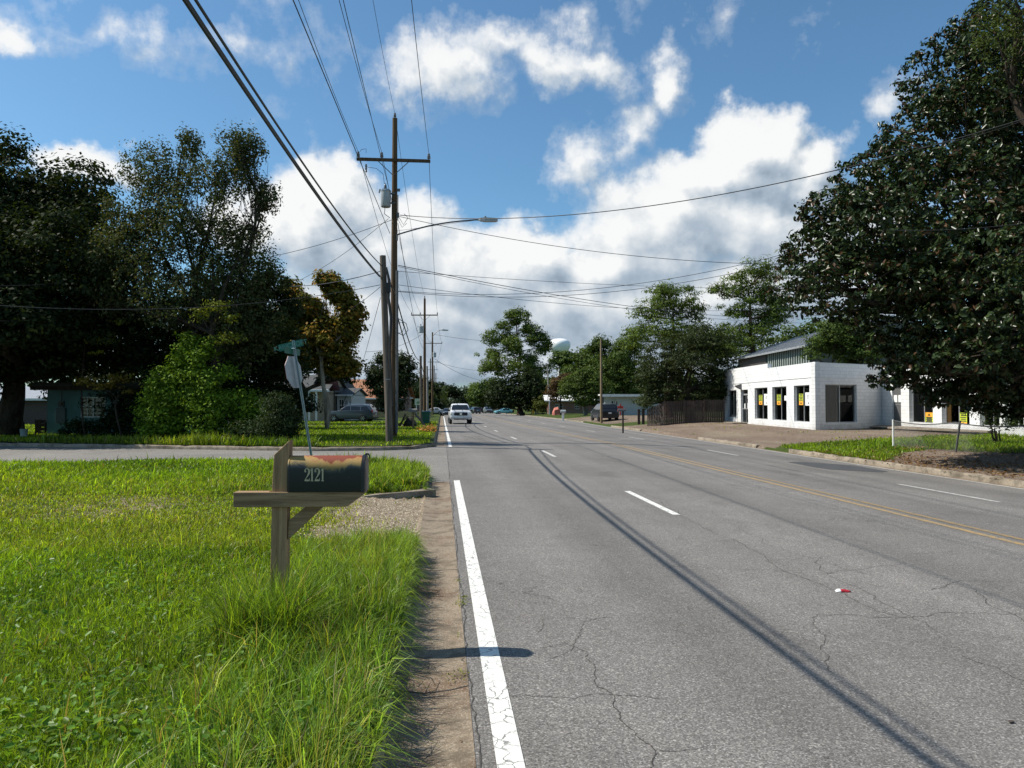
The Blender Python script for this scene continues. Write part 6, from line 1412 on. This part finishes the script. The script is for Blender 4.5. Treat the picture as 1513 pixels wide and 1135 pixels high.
def vehicle(name, label, kind, pos, heading, paint, cat='car', group=None):
    """heading: direction of travel as a world vector"""
    hw, wr, S, xf, xb = ST[kind]; rz = math.atan2(heading.y, heading.x)
    T = thing(name, tuple(pos), label, cat, group, rz=rz)
    m = MB(); secs = []
    for (x, z0, zb, zt, wl, wb, wt) in S:
        half = [(wl * .9, z0), (wl, z0 + .14), (wl * 1.01, (z0 + zb) / 2), (wb, zb), (wb - .02, zb + .03 if zt - zb > .06 else zb + .01), (wt + .05, zt - .05 if zt - zb > .1 else zt - .012), (wt - .04, zt), (wt * .5, zt + .02)]
        secs.append([(x, y, z) for y, z in half] + [(x, -y, z) for y, z in reversed(half)])
    loft(m, secs); body = bl(m, 'body', paint, T, 0, True, 28)
    # glass
    iw = 3; ic = iw + 1; last = [i for i, q in enumerate(S) if q[3] - q[2] > .3]; a_, b_ = last[0], last[-1]
    def gl(nm, pts, off):
        m = MB(); off = Vector(off); m.prism([Vector(p) + off for p in pts], off.normalized() * .004 if off.length else (0, 0, .004)); bl(m, nm, M_darkglass, T)
    c = S[a_ - 1]; r_ = S[a_]
    gl('windshield', [(c[0] - .06, -c[6] * .98, c[3] + .05), (c[0] - .06, c[6] * .98, c[3] + .05), (r_[0] + .05, r_[6] * .92, r_[3] - .06), (r_[0] + .05, -r_[6] * .92, r_[3] - .06)], (.03, 0, .03))
    c = S[b_ + 1]; r_ = S[b_]
    gl('rear_window', [(c[0] + .05, -c[6] * .85, c[3] + .06), (c[0] + .05, c[6] * .85, c[3] + .06), (r_[0] - .05, r_[6] * .9, r_[3] - .07), (r_[0] - .05, -r_[6] * .9, r_[3] - .07)], (-.03, 0, .015))
    f_ = S[a_]; mids = [S[a_ + 1][0], S[b_]][0:0]
    zb = f_[2] + .06; zt = f_[3] - .08; x0 = S[a_ - 1][0] - .15; x1 = S[b_][0] - (.25 if kind != 'truck' else -.05)
    wb, wt = f_[5], f_[6] + .05
    def yy(z): return wb - .02 + (wt - wb + .02) * (z - f_[2] - .03) / (f_[3] - .05 - f_[2] - .03) + .012
    xs = [x0, x0 + (x1 - x0) * .36, x0 + (x1 - x0) * .68, x1]; slope = (x0 - f_[0])
    for sg in (1, -1):
        for k in range(3 if kind == 'suv' else 2):
            e = xs if kind == 'suv' else [x0, x0 + (x1 - x0) * .52, x1]
            xa, xb_ = e[k] - .04, e[k + 1] + .04
            ta = (f_[0] - .1) if k == 0 else xa; tb = xb_ if k < (2 if kind == 'suv' else 1) else S[b_][0] + .12
            gl('side_window', [(xa, sg * yy(zb), zb), (xb_, sg * yy(zb), zb), (tb, sg * yy(zt), zt), (ta, sg * yy(zt), zt)], (0, sg * .004, 0))
    # wheels
    for x in (xf, xb):
        for sg in (1, -1):
            y = hw * .985
            m = MB(); m.lathe((x, sg * (y - .02), wr), [(wr * 1.16, -.02), (wr * 1.16, .025)], 26, (0, sg, 0)); bl(m, 'wheel_arch', M_under, T)
            m = MB(); m.lathe((x, sg * (y - .2), wr), [(wr * .7, 0), (wr * .97, .01), (wr, .05), (wr, .19), (wr * .96, .235), (wr * .66, .245)], 26, (0, sg, 0)); wl = bl(m, 'wheel', M_rubber, T, 0, True)
            m = MB(); m.lathe((x, sg * (y + .035), wr), [(wr * .64, 0), (wr * .62, .016), (wr * .55, .004), (wr * .2, .012), (0.02, .02)], 20, (0, sg, 0)); 
            rm = bl(m, 'rim', M_under, wl)
            m = MB()
            for k in range(6):
                an = k * math.pi / 3; dx, dz = math.cos(an), math.sin(an); m.tube([(x, sg * (y + .06), wr), (x + dx * wr * .6, sg * (y + .062), wr + dz * wr * .6)], [.035, .045], 4)
            bl(m, 'spokes', M_rim, rm)
    fx = S[0][0]; g = S[1]; zc = (g[2] + S[0][2]) / 2
    for sg in (1, -1):
        k = 1.0
        if kind == 'truck': m = MB(); m.box((g[0] + .045, sg * .83, 1.0), (.08, .26, .20)); bl(m, 'headlight', M_lamp, T, .01)
        else: m = MB(); m.prism([(g[0] - .12, sg * g[4] * .99, zc + .02), (g[0] + .06, sg * g[4] * .72, zc - .04), (g[0] + .06, sg * g[4] * .70, zc + .08), (g[0] - .12, sg * g[4] * .96, zc + .14)], (.02, sg * .02, .01)); bl(m, 'headlight', M_lamp, T)
        b2_ = S[-2]; m = MB(); m.box((b2_[0] - .01, sg * b2_[4] * .90, b2_[2] - .05 if kind != 'suv' else 1.05), (.16, .16, .26)); bl(m, 'tail_light', M_tail, T, .01)
        m = MB(); m.box((S[a_ - 1][0] - .28, sg * (wb + .12), zb + .04), (.14, .2, .15)); m.tube([(S[a_ - 1][0] - .28, sg * (wb - .03), zb), (S[a_ - 1][0] - .28, sg * (wb + .1), zb + .02)], .03, 5); bl(m, 'mirror', paint if kind != 'truck' else M_under, T, .02)
    if kind == 'truck':
        m = MB(); m.prism([(fx + .0, -.60, .84), (fx, .60, .84), (fx - .01, .66, .98), (fx - .04, .58, 1.13), (fx - .04, -.58, 1.13), (fx - .01, -.66, .98)], (.03, 0, 0)); gr = bl(m, 'grille', M_under, T)
        m = MB()
        for z in (.92, 1.04): m.box((fx + .032, 0, z), (.02, 1.18, .03))
        bl(m, 'grille_bar', M_under, gr)
        m = MB(); m.lathe((fx + .03, 0, .985), [(.12, 0), (.12, .018)], 20, (1, 0, 0)); bl(m, 'emblem', M_chrome, gr)
        m = MB(); m.box((fx + .05, 0, .60), (.16, 1.92, .24)); bl(m, 'bumper', simple('pale_bumper', (.5, .5, .5), .3, .1, 5, .4), T, .03)
        m = MB(); m.box((fx + .135, 0, .50), (.02, 1.3, .10)); bl(m, 'air_intake', M_under, T); m = MB(); m.box((fx + .135, 0, .62), (.01, .3, .15)); bl(m, 'number_plate', M_plate, T)
    else:
        m = MB(); m.box((g[0] + .04, 0, zc - .08), (.1, g[4] * .9, .16)); bl(m, 'grille', M_under, T, .02); m = MB(); m.box((S[-1][0] - .01, 0, S[-1][2]), (.03, .32, .16)); bl(m, 'number_plate', M_plate, T)
        m = MB(); m.box((fx - .08, 0, .38), (.16, hw * 1.6, .16)); bl(m, 'bumper', M_under, T, .03); m = MB(); m.box((S[-1][0] + .06, 0, .42), (.16, hw * 1.65, .2)); bl(m, 'rear_bumper', M_under, T, .03)
    m = MB()
    for sg in (1, -1): m.box(((xf + xb) / 2, sg * hw * .98, S[4][1] + .09), (xf - xb - 2.3 * wr, .05, .13))
    bl(m, 'rocker_panel', M_under, T)
    return T
def vpos(u, d, dz=0): q = base(u, d); q.z += dz; return q
wht = carpaint('white_car_paint', (.82, .83, .83)); blk = carpaint('black_car_paint', (.015, .016, .018)); gry = carpaint('blue_grey_car_paint', (.05, .068, .09)); slv = carpaint('silver_car_paint', (.4, .41, .42)); teal = carpaint('turquoise_car_paint', (.13, .38, .42)); dkg = carpaint('dark_grey_car_paint', (.05, .055, .06))
toward = Vector((0.0, -1, 0))
p = base(679, 73); p.z = gz(p.x, p.y); vehicle('pickup_truck', 'white pickup truck driving towards the viewer in the near lane', 'truck', p, (toward + Vector((.02, 0, 0))), wht, 'pickup truck')
p = base(520, 74.5); T = vehicle('parked_car', 'blue grey vehicle parked on the driveway behind the pale sycamore', 'suv', p, (-RT + FW * .12), gry, 'car')
m = MB()
for sg in (1, -1): m.tube([(.2, sg * .66, 1.70), (.1, sg * .66, 1.77), (-1.7, sg * .66, 1.77), (-1.8, sg * .66, 1.70)], .022, 5)
bl(m, 'roof_rail', M_chrome, T)
p = base(893, 76); vehicle('parked_car', 'black vehicle seen from behind in the gravel drive beside the tan pole', 'suv', p, (FW + RT * -.10), blk, 'car')
vehicle('moving_car', 'dark car following the white pickup in the same lane', 'sedan', base(661.5, 135), toward, blk)
vehicle('moving_car', 'white car far behind the dark car on the near side', 'sedan', base(654.5, 190), toward, wht)
vehicle('moving_car', 'dark vehicle driving away right of the white pickup', 'suv', base(701.5, 190), (Vector((-.25, 1, 0))), dkg)
vehicle('parked_car', 'silver car parked sideways behind the green bin', 'sedan', base(640, 150), (-RT), slv)
vehicle('parked_car', 'black car parked sideways left of the silver one', 'sedan', base(628, 160), (-RT), blk)
vehicle('parked_car', 'dark car parked by the distant grey roofed house', 'suv', base(721, 200), (-FW + RT * .2), dkg)
vehicle('parked_car', 'black car on the grass left of the house drive far ahead', 'suv', base(709, 225), (RT), blk)
vehicle('parked_car', 'turquoise car parked on the grass far ahead', 'sedan', base(744, 180), (-RT - FW * .4), teal)
vehicle('moving_car', 'red tail lit small car at the far end of the road', 'sedan', base(667, 260), -toward, dkg)
# ------------------------------------------------------------------ leaning stop sign with street name blades
d = 17.2; b = base(463, d); tp = at(433, 503, d)
T = thing('stop_sign', tuple(b), 'leaning metal sign post with octagonal sign seen from behind and green street name blades', 'stop sign')
ax = (tp - b).normalized()
m = MB(); m.prism([b - ax * .3 + RT * a + FW * c for a, c in ((-.03, 0), (-.012, .0), (-.012, .03), (.012, .03), (.012, 0), (.03, 0), (.03, .006), (.018, .006), (.018, .036), (-.018, .036), (-.018, .006), (-.03, .006))], (tp - b) + ax * .3); m.build('post', M_alu, T)
c_ = at(435, 550, d); nrm = (RT * .97 + FW * -.20).normalized() ; hd = nrm.cross(ax).normalized(); upv = ax
R8 = .40; pts8 = [c_ + nrm * .0 - FW * .05 + (hd * math.cos(R(22.5 + 45 * k)) + upv * math.sin(R(22.5 + 45 * k))) * R8 for k in range(8)]
m = MB(); m.prism(pts8, nrm * .004); pl = m.build('sign_plate', M_alu, T)
m = MB(); m.prism([q_ - nrm * .005 + nrm * .0 for q_ in pts8], nrm * .004); m.build('sign_face', simple('red_reflective_sheet', (.45, .02, .02), .4), pl)
Mx = Matrix.Translation(c_ - FW * .05 - nrm * .012) @ Matrix(((hd.x, upv.x, -nrm.x, 0), (hd.y, upv.y, -nrm.y, 0), (hd.z, upv.z, -nrm.z, 0), (0, 0, 0, 1)))
if Vector((Mx[0][0], Mx[1][0], Mx[2][0])).cross(Vector((Mx[0][1], Mx[1][1], Mx[2][1]))).dot(-nrm) < 0:
    hd = -hd; Mx = Matrix.Translation(c_ - FW * .05 - nrm * .012) @ Matrix(((hd.x, upv.x, -nrm.x, 0), (hd.y, upv.y, -nrm.y, 0), (hd.z, upv.z, -nrm.z, 0), (0, 0, 0, 1)))
textmesh('sign_lettering', 'STOP', .26, pl, parent_world(pl.parent).inverted() @ Mx, M_trim)
M_grn = simple('green_sign_sheet', (.004, .11, .075), .4, .1, 5)
def blade(c_, ax_, L, H_, txt):
    ax_ = ax_.normalized(); n_ = ax_.cross(UP).normalized()
    if n_.dot(FW) > 0: n_ = -n_
    u_ = n_.cross(ax_).normalized(); u_ = u_ if u_.z > 0 else -u_
    m = MB(); m.obox(c_ - ax_ * L / 2 - u_ * H_ / 2, ax_ * L, n_ * .004, u_ * H_); o = m.build('street_name_blade', M_grn, T)
    if txt:
        zc_ = ax_.cross(u_); a2 = ax_ if zc_.dot(n_) > 0 else -ax_
        Mx = Matrix.Translation(c_ + n_ * .006) @ Matrix(((a2.x, u_.x, n_.x, 0), (a2.y, u_.y, n_.y, 0), (a2.z, u_.z, n_.z, 0), (0, 0, 0, 1)))
        textmesh('blade_lettering', txt, .15, o, parent_world(T).inverted() @ Mx, simple('faded_sign_lettering', (.11, .26, .22), .5), space=.95)
blade(at(429.5, 510.5, d), RT + UP * .27 + FW * .15, .56, .16, 'KANCROFT')
blade(at(432, 519, d), FW * 1 + RT * .32 + UP * -.05, .6, .15, '')
m = MB(); m.box(at(431.5, 514.8, d - .02), (.13, .05, .018)); m.build('bracket', M_chrome, T)
# ------------------------------------------------------------------ small roadside things on the left
T = thing('far_mailbox', tuple(base(610.5, 47)), 'grey weathered mailbox on a post by the board pile', 'mailbox')
b = base(610.5, 47); tz = hz(0, 603.5, 47); pz = hz(0, 609, 47)
m = MB(); m.obox(b - RT * .05 - UP * .2, RT * .1, FW * .1, UP * (pz - b.z + .2)); m.build('post', M_postwood_z, T)
m = MB(); c_ = Vector((b.x, b.y, pz)); rr_ = .1
secs = []
for x in (-.26, .26): secs.append([c_ + RT * x + FW * y + UP * z for y, z in [(-rr_, 0), (-rr_, .12)] + [(-rr_ * math.cos(a), .12 + rr_ * math.sin(a)) for a in (.5, 1.0, 1.57, 2.1, 2.6)] + [(rr_, .12), (rr_, 0)]])
loft(m, secs); m.build('mailbox_body', simple('weathered_grey_box', (.22, .21, .2), .6), T)
m = MB(); m.box(c_ + RT * .3 + UP * .13, (.02, .02, .16)); m.build('flag', P_red, T)
# board pile
rr = random.Random(9); cb = base(604, 52)
for k in range(7):
    a = cb + RT * rr.uniform(-1.0, .2) + FW * rr.uniform(-.3, .5) + UP * .03; b = a + RT * rr.uniform(.3, 1.0) + UP * rr.uniform(.2, .75)
    m = MB(); dd_ = (b - a); m.obox(a, dd_, FW * .13, UP * .045)
    tag(m.build('loose_board', M_polelight if k % 2 else M_fence), 'weathered board leaning in the jumbled pile beside the far mailbox', 'board', 'boards piled by the far mailbox')
for (a, b, lb) in ((base(612, 50) + UP * .9, base(628, 50) + UP * .02, 'large dark panel sloping down to the right on the board pile'), (base(598, 52) + UP * .85, base(590, 52) + UP * .05, 'dark panel sloping down to the left behind the board pile')):
    m = MB(); m.obox(a, b - a, FW * .9, UP * .06); tag(m.build('leaning_panel', M_fence), lb, 'panel')
m = MB(); m.lathe(base(606, 52.4), [(.5, 0), (.45, .3), (.2, .6), (.02, .72)], 9); tag(m.build('brush_heap', simple('brush_heap_brown', (.03, .026, .02), .95, .5, 8)), 'dark heap of rubbish under the loose boards', 'heap')
# green wheelie bin
p = base(630, 61); T = thing('wheelie_bin', tuple(p), 'green wheeled rubbish bin standing at the kerb', 'bin'); M_bin = simple('dark_green_plastic', (.008, .085, .06), .45, .12, 4)
m = MB(); hB = 1.0; n4 = lambda w_, z, dd_=0: [p + RT * a * w_ + FW * c * w_ * 1.1 + UP * z for a, c in ((-1, -1), (1, -1), (1, 1), (-1, 1))]
loft(m, [n4(.25, .1), n4(.33, hB - .06), n4(.36, hB - .05), n4(.36, hB)]); m.build('bin_body', M_bin, T, .015)
m = MB(); loft(m, [n4(.37, hB + .002), n4(.37, hB + .04), n4(.30, hB + .10)]); m.build('lid', simple('grey_blue_lid', (.06, .13, .13), .4), T, .01)
m = MB(); m.tube([p + RT * -.33 + FW * .3 + UP * .12, p + RT * -.27 + FW * .3 + UP * .12], .12, 14); m.tube([p + RT * .27 + FW * .3 + UP * .12, p + RT * .33 + FW * .3 + UP * .12], .12, 14); m.build('wheels', M_rubber, T)
# flower bed
pts = []
for _ in range(700):
    q = gnd(random.gauss(633, 5), 636, .1); q = q + RT * random.gauss(0, .12) + FW * random.gauss(0, 1.0); pts.append((q.x, q.y, .02 + abs(random.gauss(0, .14)) + gz(q.x, q.y)))
pts = [p_ for p_ in pts if p_[0] < -.3]; n = len(pts)
cc = np.where((RNG.random(n) < .55)[:, None], np.array((.45, .22, .07)) * RNG.uniform(.6, 1.3, (n, 1)), np.array((.12, .14, .04)))
tag(oval_leaves('dry_fern_patch', np.array(pts), .16, .07, RNG.normal(0, .5, (n, 3)) + np.array([0, 0, 1]), cc, M_leaf), 'orange brown dried plants spilling over the kerb beyond the mailbox', 'plants', None, 'stuff')
# business sign
p = base(618, 100); T = thing('yard_sign', tuple(p), 'square pale sign board with green emblem between the far poles', 'sign')
z0_, z1_ = hz(0, 598.5, 100), hz(0, 589, 100)
m = MB(); m.obox(CF(X_(612.7, 100), 100, z0_), RT * 1.0, FW * .12, UP * (z1_ - z0_)); sb = m.build('sign_board', simple('pale_yellow_board', (.55, .58, .42), .6), T)
m = MB(); 
for k, hh_ in enumerate((.2, .32, .26, .42)): m.obox(CF(X_(615.5, 100) + k * .11, 99.985, z0_ + .18), RT * .08, FW * .012, UP * hh_)
m.build('emblem', simple('green_emblem', (.08, .2, .06), .6), sb)
m = MB(); m.obox(CF(X_(614.5, 100), 100.05, -1), RT * .12, FW * .1, UP * (z0_ + 1)); m.obox(CF(X_(622, 100), 100.05, -1), RT * .12, FW * .1, UP * (z0_ + 1)); m.build('post', M_trim, T)
m = MB(); m.obox(CF(X_(617.5, 100), 99.98, hz(0, 609, 100)), RT * .5, FW * .06, UP * .9); m.build('lower_panel', M_steel, T)
p = base(607, 96); T = thing('yard_lamp', tuple(p), 'thin pole with small flat white top left of the pale sign board', 'lamp post')
m = MB(); m.tube([p, Vector((p.x, p.y, hz(0, 589, 96)))], .06, 6); m.build('post', M_polegrey, T); m = MB(); m.obox(CF(X_(605.5, 96), 95.9, hz(0, 589, 96)), RT * .4, FW * .3, UP * .12); m.build('lamp_top', M_trim, T)
# bucket and clutter under the oak
p = base(36, 33); T = thing('bucket', tuple(p), 'pale bucket on the dark ground under the oak', 'bucket')
m = MB(); m.lathe(p, [(.13, 0), (.16, .34), (.17, .35)], 16); m.build('bucket_body', simple('pale_blue_plastic', (.35, .42, .42), .5), T, smooth=True, angle=40)
m = MB(); m.tube([p + RT * .165 + UP * .33, p + RT * .1 + UP * .46, p - RT * .1 + UP * .46, p - RT * .165 + UP * .33], .006, 4); m.build('handle', M_steel, T)
for (u, d, w_, hh_, lb) in ((52, 36, .5, .75, 'dark planter crate beside the pale bucket'), (12, 38, .6, .6, 'low dark crate behind the oak trunk')):
    p = base(u, d); T = thing('crate', tuple(p), lb, 'crate'); 
    for off_ in (0, .4):
        m = MB()
        for k in range(4): m.obox(p + FW * off_ + UP * (k * hh_ / 4), RT * w_, FW * .02, UP * hh_ / 4 * .8)
        m.obox(p + FW * (off_ + .02) + RT * (w_ / 2), RT * .04, FW * .01, UP * hh_); m.build('slats', M_fence, T)
    m = MB()
    for a in (0, w_ - .04): m.obox(p + RT * a + FW * .02, RT * .04, FW * .38, UP * hh_)
    m.build('ends', M_fence, T)
# ------------------------------------------------------------------ right side small things
d = 88; p = base(832, d); T = thing('roadside_mailbox', tuple(p), 'white mailbox on a thick pale post by the far drive', 'mailbox')
m = MB(); m.obox(p - RT * .12 - UP * .1, RT * .24, FW * .24, UP * 1.0); m.build('post', M_trim, T)
m = MB(); c_ = p + UP * .92; rr_ = .16
loft(m, [[c_ + RT * x + FW * y + UP * z for y, z in [(-rr_, 0), (-rr_, .2), (-.08, .34), (.08, .34), (rr_, .2), (rr_, 0)]] for x in (-.3, .3)]); m.build('mailbox_body', simple('pale_grey_box', (.42, .43, .42), .5), T)
d = 48; p = base(920.5, d); T = thing('roadside_mailbox', tuple(p), 'dark mailbox with rounded top on a thin post before the gravel drive', 'mailbox')
m = MB(); m.obox(p - RT * .05 - UP * .2, RT * .1, FW * .1, UP * (hz(0, 607, d) - p.z + .2)); m.build('post', M_fence, T)
c_ = at(919, 608, d); rr_ = .11
m = MB(); loft(m, [[c_ + RT * x + FW * y + UP * z for y, z in [(-rr_, 0), (-rr_, .1), (-.06, .19), (.06, .19), (rr_, .1), (rr_, 0)]] for x in (-.26, .22)]); m.build('mailbox_body', M_steel, T)
m = MB(); m.box(c_ + RT * .25 + UP * .14, (.02, .02, .14)); m.build('flag', P_red, T)
d = 108; p = base(787.5, 140); T = thing('fire_hydrant', tuple(p), 'yellow fire hydrant at the roadside beside the pale leaning pole', 'hydrant'); M_hy = simple('yellow_hydrant_paint', (.55, .38, .03), .5)
m = MB(); s_ = 1.5; m.lathe(p, [(.18*s_, 0), (.18*s_, .05*s_), (.12*s_, .06*s_), (.12*s_, .45*s_), (.15*s_, .46*s_), (.15*s_, .5*s_), (.11*s_, .6*s_), (.03*s_, .68*s_), (.03*s_, .72*s_)], 14); m.build('barrel', M_hy, T, smooth=True, angle=35)
m = MB(); m.tube([p + RT * -.2 * s_ + UP * .38 * s_, p + RT * .2 * s_ + UP * .38 * s_], .06 * s_, 10); m.build('nozzle', M_hy, T)
p = base(819, 122); T = thing('covered_car', tuple(p), 'salmon pink covered shape parked before the red brick house', 'cover'); m = MB()
q_ = lambda x, y, z: p + RT * x + FW * y + UP * z
loft(m, [[q_(x, -w_, 0), q_(x, -w_ * .95, z * .7), q_(x, -w_ * .5, z), q_(x, w_ * .5, z), q_(x, w_ * .95, z * .7), q_(x, w_, 0)] for x, z, w_ in ((-.3, .5, .7), (0, 1.2, .9), (.6, 1.35, .9), (1.0, .9, .9), (1.7, .3, .8))]); o = m.build('cover', simple('salmon_cloth', (.5, .16, .12), .8), T)
m = MB(); m.tube([q_(-.28, -.7, .05), q_(.6, -.93, .1), q_(1.68, -.78, .05)], .04, 5); m.build('hem', simple('salmon_hem', (.3, .1, .08), .8), T)
p = base(916, 96); T = thing('red_post_box', tuple(p), 'small red stand in front of the white bungalow', 'stand'); m = MB(); m.obox(p, RT * .14, FW * .14, UP * 1.5); m.build('post', P_red, T); m = MB(); m.obox(p - RT * .3 + UP * .9, RT * .75, FW * .2, UP * .3); m.build('box', P_red, T)
# crushed drink pack on the road
p = gnd(1246, 874.5); T = thing('crushed_carton', (p.x, p.y, p.z), 'crushed red and white drink carton lying on the asphalt', 'litter')
T.scale = (.8, .8, .8); m = MB(); L_, h_, w_ = .155, .026, .07
loft(m, [[(x, y * s_, z) for y, z in ((-w_/2, .004), (-w_/2 * .9, zz * .7), (0, zz), (w_/2 * .9, zz * .8), (w_/2, .004))] for x, zz, s_ in ((-.078, .012, .75), (-.05, .026, 1.0), (0, .030, .92), (.04, .024, 1.05), (.062, .018, .9))]); o = bl(m, 'carton', simple('red_carton', (.42, .02, .03), .4, .15, 30), T)
m = MB(); loft(m, [[(x, y * s_, z + .001) for y, z in ((-w_/2, .004), (-w_/2 * .9, zz * .7), (0, zz), (w_/2 * .9, zz * .8), (w_/2, .004))] for x, zz, s_ in ((-.085, .010, .6), (-.079, .014, .8), (-.052, .0275, 1.01), (-.036, .0285, .99))]); bl(m, 'carton_end', P_white, T)
m = MB(); m.prism([(-.05, .0, .031), (.055, .02, .027), (.058, .034, .022), (-.05, .03, .027)], (0, 0, .001)); bl(m, 'label_panel', P_white, T)
m = MB(); loft(m, [[(x, y * s_, z) for y, z in ((-w_/2, .004), (0, zz), (w_/2, .004))] for x, zz, s_ in ((.0625, .018, .9), (.085, .008, .6))]); bl(m, 'torn_end', simple('dark_red_carton', (.06, .01, .012), .5), T)
T.matrix_basis = Matrix.Translation(p) @ Matrix.Rotation(-YAW - .05, 4, 'Z') @ Matrix.Scale(.8, 4)
p = gnd(1492, 1070); m = MB(); m.prism([(p.x, p.y, p.z + .004), (p.x + .03, p.y + .005, p.z + .004), (p.x + .035, p.y + .02, p.z + .004), (p.x + .01, p.y + .022, p.z + .004)], (0, 0, .006)); tag(m.build('bark_chip', M_fence), 'small dark chip lying on the road near the right edge', 'debris')
